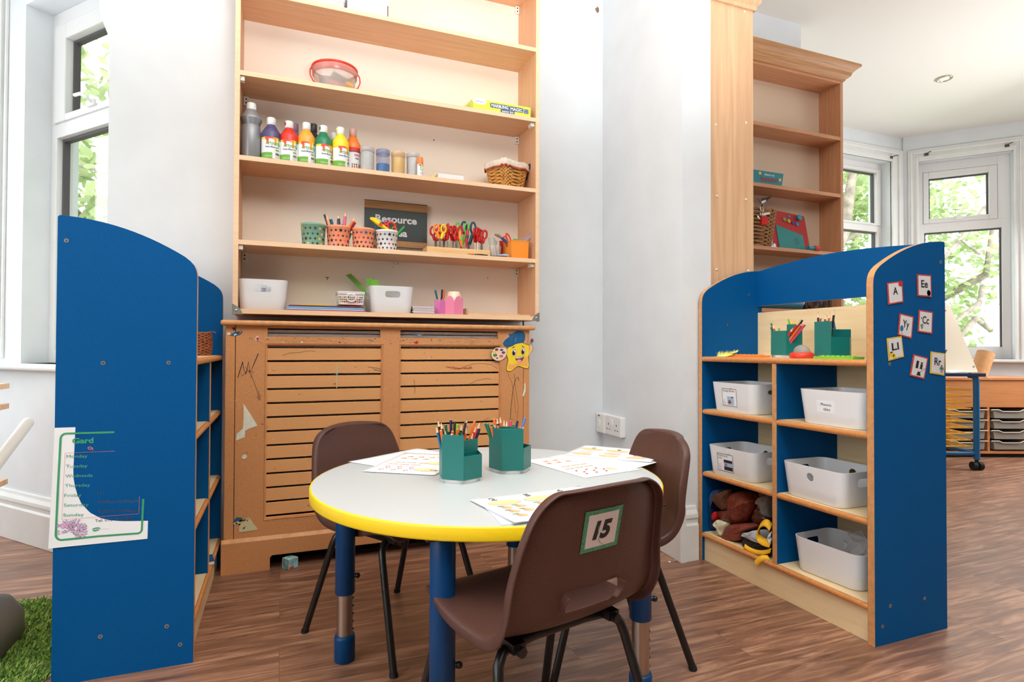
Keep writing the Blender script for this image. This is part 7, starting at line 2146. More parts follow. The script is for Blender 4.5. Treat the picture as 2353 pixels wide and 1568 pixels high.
pillow('navy_jacket', 'rolled navy quilted jacket stuffed against the inside of the blue end panel', [(1.65, 1.936, 0.2729)[1:], (1.65, 1.893, 0.2895)[1:], (1.65, 1.871, 0.2893)[1:], (1.65, 1.873, 0.2817)[1:], (1.65, 1.924, 0.2346)[1:], (1.65, 1.928, 0.2088)[1:], (1.65, 1.94, 0.1558)[1:], (1.65, 1.904, 0.1128)[1:], (1.65, 1.919, 0.1012)[1:], (1.65, 1.942, 0.1015)[1:], (1.65, 1.964, 0.1152)[1:], (1.65, 1.99, 0.1622)[1:], (1.65, 1.996, 0.1881)[1:], (1.65, 1.984, 0.2275)[1:], (1.65, 1.966, 0.2534)[1:]], 1.640, 0.028, NAVYC, 'clothes', 4, fold=0.004, deep=0.09)
pillow('cream_glove', 'pair of cream cloth gloves hanging below the leather hat', [(1.61, 1.888, 0.1532)[1:], (1.61, 1.862, 0.1774)[1:], (1.61, 1.848, 0.1746)[1:], (1.61, 1.809, 0.1785)[1:], (1.61, 1.826, 0.1314)[1:], (1.61, 1.84, 0.1118)[1:], (1.61, 1.86, 0.111)[1:], (1.61, 1.854, 0.1334)[1:]], 1.612, 0.010, CREAMC, 'clothes', 5, fold=0.004, deep=0.03)
pillow('red_scarf', 'small patch of red scarf showing beside the navy jacket', [(1.62, 1.901, 0.1888)[1:], (1.62, 1.881, 0.2059)[1:], (1.62, 1.877, 0.176)[1:], (1.62, 1.902, 0.1569)[1:]], 1.622, 0.006, mat('red_cloth', (206, 22, 20), 0.7), 'clothes', 6, fold=0.001, deep=0.03)
pillow('grey_fleece', 'grey fleece folded against the divider of the blue unit', [(1.66, 1.701, 0.2973)[1:], (1.66, 1.657, 0.3158)[1:], (1.66, 1.634, 0.3163)[1:], (1.66, 1.635, 0.2294)[1:], (1.66, 1.663, 0.2471)[1:], (1.66, 1.68, 0.2652)[1:], (1.66, 1.688, 0.2728)[1:]], 1.660, 0.022, GREYC, 'clothes', 7, fold=0.007, deep=0.06)
pillow('leather_pouch', 'dark leather pouch between the hat and the grey fleece', [(1.65, 1.71, 0.2438)[1:], (1.65, 1.694, 0.2658)[1:], (1.65, 1.672, 0.2634)[1:], (1.65, 1.643, 0.2329)[1:], (1.65, 1.641, 0.2255)[1:], (1.65, 1.694, 0.1979)[1:], (1.65, 1.722, 0.205)[1:]], 1.655, 0.014, mat('dark_leather', (78, 34, 24), 0.4, var=0.2, scale=60), 'clothes', 8, fold=0.002, deep=0.05)
pillow('striped_top', 'pale grey top with black hem folded at the front of the clothes pile', [(1.61, 1.726, 0.1641)[1:], (1.61, 1.702, 0.1712)[1:], (1.61, 1.669, 0.1902)[1:], (1.61, 1.65, 0.1909)[1:], (1.61, 1.62, 0.158)[1:], (1.61, 1.626, 0.1499)[1:], (1.61, 1.708, 0.1483)[1:], (1.61, 1.73, 0.1514)[1:]], 1.614, 0.014, LILAC, 'clothes', 9, fold=0.003, deep=0.05)
pillow('black_hem', 'black ribbed trousers hem under the pale grey top', [(1.61, 1.71, 0.1492)[1:], (1.61, 1.626, 0.1499)[1:], (1.61, 1.586, 0.1685)[1:], (1.61, 1.586, 0.1241)[1:], (1.61, 1.676, 0.096)[1:], (1.61, 1.687, 0.1165)[1:], (1.61, 1.715, 0.1074)[1:], (1.61, 1.73, 0.1155)[1:], (1.61, 1.728, 0.1406)[1:]], 1.617, 0.013, BLKC, 'clothes', 10, fold=0.004, deep=0.05)
def ribbon(name, label, path, width, mt, cat):
    m = MB(); P = [Vector(p) for p in path]
    # smooth
    for _ in range(2):
        Q = [P[0]]
        for a, b in zip(P, P[1:]):
            Q += [a.lerp(b, 0.25), a.lerp(b, 0.75)]
        P = Q + [P[-1]]
    rows = [[p + Vector(width) * -0.5, p, p + Vector(width) * 0.5] for p in P]
    m.loft(rows, mt, False, False, False)
    o = m.build(name, solid=0.0035, recalc=False)
    return tag(o, label, cat, 'dress-up clothes piled in the blue unit')
ribbon('yellow_collar', 'yellow cloth collar curling at the front of the clothes pile', [(1.605, 1.58, 0.2256), (1.6, 1.593, 0.2408), (1.598, 1.617, 0.2297), (1.597, 1.633, 0.2006), (1.598, 1.63, 0.1733), (1.6, 1.605, 0.1666), (1.606, 1.582, 0.1671)], (0.02, 0.006, 0.020), YEL, 'clothes')
ribbon('yellow_band', 'long yellow band below the black hem of the clothes pile', [(1.598, 1.698, 0.124), (1.597, 1.673, 0.1192), (1.597, 1.639, 0.1206), (1.598, 1.604, 0.1305), (1.603, 1.579, 0.1456)], (0.006, 0.0, 0.016), YEL, 'clothes')
ribbon('yellow_strap', 'yellow strap end hanging over the base shelf edge', [(1.6, 1.582, 0.1191), (1.588, 1.598, 0.1169), (1.582, 1.61, 0.1059), (1.58, 1.624, 0.0875)], (0.0, 0.014, 0.014), YEL, 'clothes')
ribbon('white_cuff', 'white cuff showing inside the yellow collar', [(1.606, 1.581, 0.2023), (1.605, 1.594, 0.1924), (1.606, 1.582, 0.1763)], (0.01, 0.0, 0.018), PAPER, 'clothes')

# ---------------------------------------------------------------- alphabet cards on the end panel
CY = 1.180
RCH = mat('red_check_border', (206, 62, 50), 0.5, var=0.45, scale=320); YCH = mat('yellow_check_border', (238, 190, 60), 0.5, var=0.12, scale=200); CARDW = mat('laminated_card', (226, 226, 228), 0.25)
def letter_card(label, quad, border, letters, pic):
    q = [Vector((1.587 + a, CY - 0.0018, z)) for a, z in quad]          # tl, tr, br, bl
    c = sum(q, Vector()) / 4
    def f(s, t, k=1.0):
        top = q[0].lerp(q[1], s); bot = q[3].lerp(q[2], s)
        return bot.lerp(top, t) - c + Vector((0, -0.00025 * k - (0.0007 if k else 0), 0))
    p = thing('alphabet_card', label, 'card', c, 0, 'alphabet cards on the blue end panel')
    m = MB(); m.add([f(0, 0, 0), f(1, 0, 0), f(1, 1, 0), f(0, 1, 0)], [(0, 1, 2, 3)], border); m.build('sheet', p, solid=0.0008, recalc=False)
    m = MB()
    m.add([f(0.075, 0.06), f(0.925, 0.06), f(0.925, 0.94), f(0.075, 0.94)], [(0, 1, 2, 3)], CARDW)
    for pts, mt in pic:
        m.add([f(x, y, 2) for x, y in pts], [tuple(range(len(pts)))], mt)
    m.text(letters, 0.33, INK, lambda x, y: f(0.49 + x, 0.42 + y, 3), 'c', bold=0.02, wid=0.30 if len(letters) == 1 else 0.46)
    m.build('print', p, recalc=False)
EL = ellipse
letter_card('red-bordered alphabet card A with a red apple in the corner', [(0.054, 1.048), (0.120, 1.057), (0.124, 0.994), (0.059, 0.984)], RCH, 'A', [(EL(0.86, 0.88, 0.14, 0.14), mat('apple_red', (196, 44, 38), 0.5))])
letter_card('red-bordered alphabet card Ee with a fried egg', [(0.184, 1.080), (0.248, 1.080), (0.250, 1.013), (0.186, 1.014)], RCH, 'Ee', [(EL(0.78, 0.18, 0.15, 0.15), mat('egg_outline', (190, 192, 184), 0.5)), (EL(0.78, 0.18, 0.13, 0.13), PAPER), (EL(0.80, 0.19, 0.06, 0.06), mat('egg_yolk', (236, 170, 60), 0.5))])
letter_card('red-bordered alphabet card Yy with a blue yo-yo', [(0.107, 0.961), (0.168, 0.952), (0.159, 0.886), (0.099, 0.896)], RCH, 'Yy', [(EL(0.22, 0.34, 0.12, 0.14), mat('yoyo_blue', (40, 110, 160), 0.5)), ([(0.18, 0.14), (0.30, 0.10), (0.34, 0.16), (0.30, 0.12), (0.20, 0.16)], INK)])
letter_card('red-bordered alphabet card Cc with a green and white plant picture', [(0.191, 0.973), (0.255, 0.968), (0.251, 0.901), (0.186, 0.907)], RCH, 'Cc', [([(0.12, 0.34), (0.34, 0.40), (0.32, 0.20), (0.24, 0.12)], mat('plant_green', (110, 140, 90), 0.5)), ([(0.14, 0.60), (0.20, 0.72), (0.24, 0.62)], mat('stem_dark', (70, 90, 70), 0.5))])
letter_card('yellow-bordered alphabet card Ll with a lemon', [(0.052, 0.886), (0.115, 0.893), (0.125, 0.832), (0.059, 0.820)], YCH, 'Ll', [(EL(0.24, 0.22, 0.16, 0.10), mat('lemon_yellow', (240, 206, 40), 0.5)), (EL(0.38, 0.14, 0.10, 0.09), mat('lemon_yellow', (240, 206, 40), 0.5)), (EL(0.20, 0.34, 0.09, 0.04), mat('leaf_dark_green', (60, 110, 60), 0.5))])
letter_card('red-bordered alphabet card Ii with a dark inkpot and quill', [(0.167, 0.840), (0.232, 0.828), (0.214, 0.764), (0.149, 0.776)], RCH, 'Ii', [([(0.38, 0.10), (0.70, 0.10), (0.66, 0.17), (0.62, 0.28), (0.46, 0.28), (0.44, 0.17)], INK), ([(0.62, 0.28), (0.88, 0.50), (0.90, 0.48), (0.65, 0.26)], GREYINK)])
letter_card('yellow-bordered alphabet card Rr with a grey robot', [(0.244, 0.848), (0.310, 0.842), (0.306, 0.774), (0.240, 0.782)], YCH, 'Rr', [(rc_(0.70, 0.84, 0.24, 0.36), mat('robot_grey', (78, 92, 96), 0.5)), (rc_(0.72, 0.82, 0.37, 0.45), mat('robot_grey', (78, 92, 96), 0.5)), (rc_(0.70, 0.75, 0.10, 0.23), mat('robot_grey', (78, 92, 96), 0.5)), (rc_(0.79, 0.84, 0.10, 0.23), mat('robot_grey', (78, 92, 96), 0.5)), (rc_(0.64, 0.69, 0.22, 0.35), mat('robot_grey', (78, 92, 96), 0.5)), (rc_(0.85, 0.90, 0.22, 0.35), mat('robot_grey', (78, 92, 96), 0.5))])

# ---------------------------------------------------------------- opening-times poster
PY = 1.7935
pa_, pb_, pd_ = Vector((-0.531, 0.648)), Vector((0.209, -0.003)), Vector((-0.009, -0.301))
def pq(px_, py_, k=1.0):
    """Poster drawing units (as measured on the sheet) to the sheet plane."""
    u, v = px_ - 82, py_ - 70
    det = 1156 * 1445 - (-30) * (-72)
    a = (u * 1445 - v * (-72)) / det; b = (1156 * v - (-30) * u) / det
    p = pa_ + pb_ * a + pd_ * b
    z = p.y - 0.015 * a * b
    lift = 0.006 * max(0, b - 0.35) ** 2 + (0.003 * (1 - a) ** 4)
    return Vector((p.x, PY - lift - 0.00025 * k - (0.0006 if k else 0), z))
PC = pq(640, 740, 0)
pt = thing('opening_times_poster', 'white Garden Centre opening times poster with green border on the blue end panel', 'poster', PC)
def grid_sheet(m, x0, x1, y0, y1, mt, k, nx=10, ny=14):
    m.loft([[pq(x0 + (x1 - x0) * i / nx, y0 + (y1 - y0) * j / ny, k) - PC for i in range(nx + 1)] for j in range(ny + 1)], mt, False, False, False)
m = MB()
m.loft([[pq(82 + 1156 * i / 10 - 72 * j / 14 + (26 * i / 10) * j / 14, 70 - 30 * i / 10 + 1445 * j / 14 - (80 * i / 10) * j / 14, 0) - PC for i in range(11)] for j in range(15)], PAPER, False, False, False, False)
m.build('sheet', pt, solid=0.0006, recalc=False)
m = MB()
def pline(m, pts, w, mt, k=1.0, closed=False):
    P = [pq(x, y, k) - PC for x, y in pts]
    n = len(P); L, R = [], []
    for i in range(n):
        a = P[i - 1] if (closed or i > 0) else P[i]; b = P[(i + 1) % n] if (closed or i < n - 1) else P[i]
        d = (b - a).normalized(); s = Vector((-d.z, 0, d.x)) * w / 2
        L.append(P[i] + s); R.append(P[i] - s)
    if closed:
        L.append(L[0]); R.append(R[0]); n += 1
    m.add(L + R, [(i, i + 1, n + i + 1, n + i) for i in range(n - 1)], mt)
def bez_corner(cx, cy, rx, ry, a0):
    return [(cx + rx * math.cos(a0 + PI / 2 * q / 6), cy + ry * math.sin(a0 + PI / 2 * q / 6)) for q in range(7)]
outl = bez_corner(1100, 170, 60, 55, -PI / 2)[0:] + [(1150, 700)] + bez_corner(1068, 1285, 55, 55, 0) + [(600, 1372)] + bez_corner(160, 1352, 65, 62, PI / 2) + [(118, 800)] + bez_corner(215, 205, 66, 66, PI)
pline(m, outl, 0.0048, GREEN_INK, 1, True)
pline(m, [(200, 374), (1113, 339), (1085, 1105), (162, 1171)], 0.0008, RED_INK, 1, True)
m.build('border', pt, recalc=False)
m = MB()
def ptext(s, xl, yl, xr, yr, size, mt, bold=0.0):
    W = math.hypot(xr - xl, yr - yl); ca, sa = (xr - xl) / W, (yr - yl) / W
    m.text(s, size, mt, lambda x, y: pq(xl + ca * x + sa * y + 0.045 * y * -0.0, yl + sa * x - ca * y, 2) - PC, 'l', bold, W)
ptext('Garden Centre', 284, 258, 1046, 238, 62, GREEN_INK, 0.035)
ptext('Opening Times', 464, 333, 860, 321, 34, RED_INK, 0.02)
TG = mat('pale_green_ink', (86, 168, 130), 0.6); TD = mat('grey_violet_ink', (74, 66, 84), 0.6)
for k, (d, xr_, yl, t, xl2, yr2) in enumerate((('Monday', 460, 434, '9:00am-6:00pm', 602, 408), ('Tuesday', 460, 552, '10:00am-5:00pm', 567, 522), ('Wednesday', 555, 668, '9:00am-7:00pm', 610, 634), ('Thursday', 492, 784, '9:00am-5:00pm', 594, 744), ('Friday', 390, 902, '11:00am-6:30pm', 578, 858), ('Saturday', 475, 1018, '9:00am-5:00pm', 584, 970), ('Sunday', 418, 1136, '9:30am-4:00pm', 584, 1084))):
    xl = 216 - 6 * k
    ptext(d, xl, yl, xr_, yl - (xr_ - xl) * 0.025, 38, TG, 0.0)
    xr2 = 1090 - 3.7 * k
    ptext(t, xl2, yr2 + 12, xr2, yr2 - 2, 37, TD, 0.0)
ptext('Tel: 012 45 67890', 552, 1204, 1022, 1172, 34, TD, 0.0)
ptext('twinkl', 528, 1300, 602, 1294, 18, PAPER, 0.02)
ptext('visit twinkl.com', 616, 1294, 722, 1286, 7, TD, 0.0)
m.build('lettering', pt, recalc=False)
m = MB(); random.seed(19)
for x, y, r in ((545, 1295, 26), (575, 1288, 26), (592, 1280, 18), (560, 1282, 18), (532, 1288, 14)):
    m.add([pq(a, b, 1.2) - PC for a, b in ellipse(x, y, r, r * 0.8, 14)], [tuple(range(14))], GREEN_INK)
LIL = [mat('lilac_print', (206, 166, 206), 0.6), mat('pink_lilac_print', (226, 178, 214), 0.6), mat('pale_lilac_print', (216, 190, 220), 0.6)]; PLUM = mat('plum_outline', (92, 62, 96), 0.6)
for k in range(95):
    a = random.uniform(-2.9, 1.2) if k < 80 else random.uniform(-3.1, 3.1); rr = 190 * math.sqrt(random.random())
    x, y = 275 + rr * math.cos(a) * 0.95, 1300 + rr * math.sin(a) * 0.66
    if x < 116 or y > 1392 or y < 1160:
        continue
    t = math.atan2(y - 1330, x - 250); L, w = random.uniform(16, 27), random.uniform(8, 13)
    for e, mt, kk in ((1.0, PLUM, 1.5 + k * 0.01), (0.80, random.choice(LIL), 1.8 + k * 0.01)):
        m.add([pq(x + e * (L * math.cos(q) * math.cos(t) - w * math.sin(q) * math.sin(t)), y + e * (L * math.cos(q) * math.sin(t) + w * math.sin(q) * math.cos(t)), kk) - PC for q in [2 * PI * j / 9 for j in range(9)]], [tuple(range(9))], mt)
m.build('flower_print', pt, recalc=False)

# ---------------------------------------------------------------- number label on the seat back
q15 = [(-0.051, 0.575), (0.037, 0.576), (0.041, 0.499), (-0.047, 0.498)]
def back_y(x, z):
    z0 = z - 0.013
    pr = [(0.445, -0.196), (0.48, -0.204), (0.515, -0.213), (0.548, -0.222), (0.565, -0.226), (0.60, -0.232)]
    y = pr[-1][1]
    for (za, ya), (zb2, yb2) in zip(pr, pr[1:]):
        if za <= z0 <= zb2:
            y = ya + (yb2 - ya) * (z0 - za) / (zb2 - za)
    return y + 0.026 * abs(x / 0.16) ** 2.4 - 0.0066
def f15(s, t, k=0.0):
    tx = q15[0][0] + (q15[1][0] - q15[0][0]) * s; tz = q15[0][1] + (q15[1][1] - q15[0][1]) * s
    bx2 = q15[3][0] + (q15[2][0] - q15[3][0]) * s; bz2 = q15[3][1] + (q15[2][1] - q15[3][1]) * s
    x, z = bx2 + (tx - bx2) * t, bz2 + (tz - bz2) * t
    return (x, back_y(x, z) - 0.0003 * k, z)
GDOT = mat('green_dotted_border', (66, 138, 104), 0.45, var=0.30, scale=420); OFFW = mat('pinkish_label', (222, 208, 204), 0.4)
m = MB()
def patch(s0, s1, t0, t1, k, mt, n=6):
    for i in range(n):
        for j in range(4):
            a, b = s0 + (s1 - s0) * i / n, s0 + (s1 - s0) * (i + 1) / n; c, d = t0 + (t1 - t0) * j / 4, t0 + (t1 - t0) * (j + 1) / 4
            m.add([f15(a, c, k), f15(b, c, k), f15(b, d, k), f15(a, d, k)], [(0, 1, 2, 3)], mt)
patch(0, 1, 0, 1, 0, GDOT); patch(0.10, 0.90, 0.10, 0.90, 1.0, OFFW)
m.text('15', 0.40, INK, lambda x, y: f15(0.50 + x, 0.31 + y, 2.2), 'c', 0.055, 0.48, 0.18)
GP = mat('teal_pen_mark', (90, 168, 150), 0.5)
for pts in ([(0.38, 0.62), (0.40, 0.40)], [(0.40, 0.44), (0.47, 0.43)], [(0.42, 0.30), (0.47, 0.20), (0.58, 0.12)]):
    for (a, b), (c, d) in zip(pts, pts[1:]):
        m.add([f15(a - .008, b, 2.8), f15(a + .008, b, 2.8), f15(c + .008, d, 2.8), f15(c - .008, d, 2.8)], [(0, 1, 2, 3)], GP)
lb = m.build('number_label', CH15, recalc=False)
lb['label'] = 'white number 15 label with green dotted border'

# ---------------------------------------------------------------- worksheets on the table
STRAW = mat('straw_print', (250, 226, 164), 0.7, var=0.06, scale=90); STRAWD = mat('straw_outline', (226, 160, 90), 0.7); CARROT = mat('carrot_print', (250, 190, 140), 0.7); APPLE = mat('peach_print', (250, 186, 140), 0.7); LEAFP = mat('leaf_print', (110, 150, 100), 0.7); PALEL = mat('pale_grid_line', (206, 208, 220), 0.7); CHERRY = mat('cherry_print', (200, 120, 120), 0.7)
def worksheet(label, o, ex, z, curl, draw, L=0.297, W=0.210):
    """A4 sheet: o one corner, ex direction of the long side; the short side lies to its right."""
    ex = Vector((ex[0], ex[1], 0)).normalized(); ey = Vector((ex.y, -ex.x, 0))
    p = thing('worksheet', label, 'paper', (o[0], o[1], z), 0, 'printed worksheets on the table')
    def f(x, y, k=1.0):
        h = curl(x / L, y / W)
        return tuple(ex * x + ey * y + Vector((0, 0, h + 0.0002 * k + (0.0004 if k else 0))))
    m = MB(); n = 12
    m.loft([[f(L * i / n, W * j / n, 0) for i in range(n + 1)] for j in range(n + 1)], PAPER, False, False, False)
    m.build('sheet', p, solid=0.0003, off=0, recalc=False)
    if draw:
        m = MB(); draw(m, f); m.build('print', p, recalc=False)
    return p
def blob(m, f, x, y, rx, ry, mt, k=1.0, n=14, half=False, rot=0.0):
    pts = ellipse(0, 0, rx, ry, n) if not half else [(rx * math.cos(PI * q / n), ry * math.sin(PI * q / n)) for q in range(n + 1)]
    c, s = math.cos(rot), math.sin(rot)
    m.add([f(x + a * c - b * s, y + a * s + b * c, k) for a, b in pts], [tuple(range(len(pts)))], mt)
def seg(m, f, a, b, w, mt, k=1.0):
    d = Vector((b[0] - a[0], b[1] - a[1])); s = Vector((-d.y, d.x)).normalized() * w / 2
    m.add([f(a[0] - s.x, a[1] - s.y, k), f(b[0] - s.x, b[1] - s.y, k), f(b[0] + s.x, b[1] + s.y, k), f(a[0] + s.x, a[1] + s.y, k)], [(0, 1, 2, 3)], mt)
def outline_digit(m, f, s, x, y, size, up=1):
    m.text(s, size, INK, lambda a, b: f(x + a, y - up * b, 2.0), 'c', 0.045)
    m.text(s, size, PAPER, lambda a, b: f(x + a, y - up * b, 2.6), 'c', -0.028)
def basket_print(m, f, x, y, s=1.0, rot=0.0):
    blob(m, f, x, y, 0.036 * s, 0.018 * s, STRAWD, 1.0, rot=rot); blob(m, f, x, y, 0.0345 * s, 0.0168 * s, STRAW, 1.4, rot=rot)
    for q in (-0.4, 0.0, 0.4):
        seg(m, f, (x - 0.030 * s, y + 0.016 * s * q), (x + 0.030 * s, y + 0.016 * s * q + 0.001), 0.0006, STRAWD, 1.8)
def draw_left(m, f):
    seg(m, f, (0.012, 0.012), (0.285, 0.012), 0.0006, PALEL); seg(m, f, (0.100, 0.012), (0.100, 0.2), 0.0006, PALEL); seg(m, f, (0.195, 0.012), (0.195, 0.2), 0.0006, PALEL)
    for r, (x0, mt) in enumerate(((0.035, CHERRY), (0.115, CARROT), (0.205, APPLE))):
        for i in range(3):
            for j in range(2 if r else 3):
                x, y = x0 + (0.03 if r else 0.022) * j, 0.035 + 0.036 * i + (0.010 if j % 2 else 0)
                if r == 0:
                    blob(m, f, x, y, 0.0045, 0.0035, mt); blob(m, f, x + 0.006, y + 0.006, 0.004, 0.0035, mt); seg(m, f, (x, y), (x + 0.010, y - 0.004), 0.0008, STRAWD, 1.6)
                elif r == 1:
                    blob(m, f, x, y, 0.004, 0.014, mt); blob(m, f, x, y + 0.015, 0.003, 0.004, LEAFP)
                else:
                    blob(m, f, x, y, 0.007, 0.010, mt); blob(m, f, x + 0.004, y + 0.004, 0.004, 0.004, CHERRY, 1.5)
    for k in range(3):
        basket_print(m, f, 0.055 + 0.095 * k, 0.165, 1.0, PI / 2); outline_digit(m, f, '543'[k], 0.055 + 0.095 * k, 0.195, 0.018)
def draw_right(m, f):
    for k in range(4):
        seg(m, f, (0.015 + 0.089 * k, 0.015), (0.015 + 0.089 * k, 0.195), 0.0006, PALEL)
    seg(m, f, (0.015, 0.105), (0.282, 0.105), 0.0006, PALEL)
    for k in range(3):
        x = 0.058 + 0.089 * k
        basket_print(m, f, x, 0.070, 1.05); outline_digit(m, f, ('1', '2', '3')[k], x, 0.040, 0.020, -1)
        basket_print(m, f, x, 0.165, 0.9)
    blob(m, f, 0.058, 0.120, 0.022, 0.014, mat('nut_print', (206, 140, 110), 0.7)); blob(m, f, 0.058, 0.126, 0.012, 0.010, mat('nut_pale_print', (250, 214, 196), 0.7), 1.6)
    for q in (0.116, 0.132):
        blob(m, f, 0.147, q, 0.030, 0.004, CARROT)
    for a, b in ((0.225, 0.118), (0.250, 0.128), (0.228, 0.138)):
        blob(m, f, a, b, 0.014, 0.0035, STRAW)
def draw_front(m, f):
    for k in range(4):
        seg(m, f, (0.015 + 0.089 * k, 0.012), (0.015 + 0.089 * k, 0.198), 0.0006, PALEL)
    seg(m, f, (0.015, 0.012), (0.282, 0.012), 0.0006, PALEL)
    for k in range(3):
        x = 0.058 + 0.089 * k
        basket_print(m, f, x, 0.058, 1.1); outline_digit(m, f, ('2', '5', '4')[k], x - 0.012, 0.032, 0.020)
        for i, j in ((0, 0), (1, 0), (0, 1), (1, 1), (0, 2)):
            a, b = x - 0.016 + 0.034 * i, 0.098 + 0.034 * j
            blob(m, f, a, b, 0.013, 0.011, APPLE); blob(m, f, a - 0.006, b - 0.002, 0.006, 0.007, mat('peach_blush', (244, 160, 130), 0.7), 1.4); blob(m, f, a - 0.008, b - 0.013, 0.009, 0.003, LEAFP, 1.6)
flat = lambda a, b: 0.0006
worksheet('plain lower worksheet poking out towards the slatted cover under the carrot sheet', (0.187, 1.807), (0.245, 0.17), TZ + 0.0004, lambda a, b: 0.0004 + 0.004 * max(0, 0.25 - a), None)
worksheet('printed worksheet with rows of carrots and cherries beside the pencil organiser', (0.209, 1.647), (0.169, 0.253), TZ + 0.0018, lambda a, b: 0.0005 + 0.003 * max(0, 0.2 - b), draw_left)
worksheet('second worksheet jutting out under the counting baskets sheet, towards the pier', (0.747, 1.363), (-0.06, 0.29), TZ + 0.0004, flat, draw_left)
worksheet('blank-edged worksheet lying lowest beside the chair at the pier', (0.905, 1.402), (-0.13, 0.27), TZ + 0.0012, flat, None)
worksheet('printed worksheet of counting baskets with a curled edge near the chair by the pier', (1.026, 1.467), (-0.177, 0.205), TZ + 0.0022, lambda a, b: 0.0006 + 0.006 * max(0, 0.35 - a) * (1 + math.sin(9 * b)) + 0.002 * max(0, b - 0.8), lambda m, f: draw_right(m, lambda x, y, k=1.0: f(x, 0.21 - y, k)), L=0.287)
worksheet('lower worksheet under the peach counting sheet by the numbered chair', (0.412, 1.265), (1.0, -0.07), TZ + 0.0004, flat, None)
worksheet('peach counting worksheet with a lifted corner, tucked against the numbered chair back', (0.393, 1.250), (0.297, 0.036), TZ + 0.0018, lambda a, b: 0.0006 + 0.010 * max(0, 0.45 - a) * b + 0.004 * max(0, 0.2 - a), draw_front)

# ---------------------------------------------------------------- star cut-out on the radiator cover
sX, sZ = 0.826, 0.9518
sXx, sZx = (1.1 - sX) / 1699, (0.9567 - sZ) / 1699
sXy, sZy = (0.827 - sX) / 1568, (0.7211 - sZ) / 1568
SC0 = Vector((0.985, 2.4425, 0.835))
cut = thing('star_cutout', 'laminated smiling yellow star cut-out with blue beret and paint palette', 'paper decoration', SC0)
def S(x, y, k=0.0):
    return Vector((sX + sXx * x + sXy * y, 2.4425 - 0.00022 * k, sZ + sZx * x + sZy * y)) - SC0
def smooth(pts, n=2):
    for _ in range(n):
        Q = []
        for i in range(len(pts)):
            a, b = pts[i], pts[(i + 1) % len(pts)]
            Q += [(a[0] * .75 + b[0] * .25, a[1] * .75 + b[1] * .25), (a[0] * .25 + b[0] * .75, a[1] * .25 + b[1] * .75)]
        pts = Q
    return pts
def shape(m, pts, mt, k, grow=0.0, sm=2):
    P = smooth(pts, sm) if sm else pts
    if grow:
        cx = sum(p[0] for p in P) / len(P); cy = sum(p[1] for p in P) / len(P)
        P = [(x + grow * (x - cx) / max(1, math.hypot(x - cx, y - cy)), y + grow * (y - cy) / max(1, math.hypot(x - cx, y - cy))) for x, y in P]
    m.add([S(x, y, k) for x, y in P], [tuple(range(len(P)))], mt)
STY = mat('star_yellow', (252, 218, 58), 0.3); STO = mat('star_orange_shade', (250, 180, 96), 0.3); BER = mat('beret_blue', (44, 98, 142), 0.3, var=0.12, scale=60); PALP = mat('palette_peach', (250, 210, 178), 0.3); LAM = clear_mat('laminate_edge', (230, 220, 210), 0.25, 0.1)
body = [(700, 660), (960, 520), (1140, 500), (1260, 560), (1390, 600), (1400, 700), (1360, 880), (1340, 960), (1350, 1080), (1370, 1200), (1350, 1290), (1290, 1310), (1180, 1270), (1060, 1210), (960, 1260), (860, 1350), (760, 1385), (700, 1350), (690, 1270), (720, 1150), (745, 1040), (720, 940), (690, 880)]
m = MB(); shape(m, [(560, 430), (760, 190), (960, 110), (1200, 110), (1320, 280), (1300, 540), (1100, 640), (640, 690), (540, 560)], LAM, -0.5); shape(m, body, INK, 0, 14); shape(m, body, STY, 1); m.build('star_body', cut, recalc=False)
m = MB()
shape(m, [(745, 1120), (860, 1180), (980, 1150), (1080, 1060), (1180, 1010), (1260, 960), (1330, 900), (1330, 1080), (1345, 1260), (1200, 1235), (1060, 1185), (900, 1290), (760, 1330), (715, 1280)], STO, 2); m.build('shading_print', cut, recalc=False)
m = MB()
arm = [(1390, 600), (1400, 520), (1460, 520), (1470, 620), (1490, 680), (1470, 760), (1400, 850), (1350, 940), (1370, 820), (1385, 700)]
shape(m, arm, INK, 2.2, 12); shape(m, arm, mat('star_arm', (250, 196, 130), 0.3), 3)
tipb = [(1470, 375), (1500, 440), (1490, 500), (1430, 500), (1415, 440)]
shape(m, tipb, INK, 3.2, 10); shape(m, tipb, mat('brush_tip_red', (176, 60, 60), 0.3), 4); shape(m, [(1415, 510), (1475, 510), (1465, 585), (1390, 575)], mat('brush_ferrule_blue', (96, 160, 196), 0.3), 4, sm=1)
m.build('brush_arm', cut, recalc=False)
m = MB()
ber = [(590, 520), (640, 430), (800, 320), (900, 210), (1030, 140), (1160, 160), (1245, 260), (1240, 380), (1200, 490), (1120, 515), (960, 530), (860, 610), (720, 640), (620, 600)]
shape(m, [(735, 215), (850, 255), (880, 300), (800, 315)], INK, 2.5, 8); shape(m, [(735, 215), (850, 255), (880, 300), (800, 315)], BER, 3)
shape(m, ber, INK, 3.5, 10); shape(m, ber, BER, 4.5)
shape(m, [(965, 350), (975, 420), (940, 510), (930, 505), (958, 420), (955, 350)], mat('beret_light', (120, 170, 206), 0.3), 5.5, sm=1)
m.build('beret', cut, recalc=False)
m = MB()
for ex_, ey_, s in ((915, 810, 1), (1190, 780, 1)):
    shape(m, ellipse(ex_, ey_, 66, 104), mat('eye_lilac', (166, 130, 170), 0.3), 3, sm=0); shape(m, ellipse(ex_, ey_ + 4, 54, 92), PAPER, 4, sm=0)
    shape(m, ellipse(ex_ - 8, ey_ + 12, 44, 76), mat('eye_dark', (52, 34, 44), 0.3), 5, sm=0); shape(m, ellipse(ex_ + 10, ey_ - 30, 16, 22), PAPER, 6, sm=0)
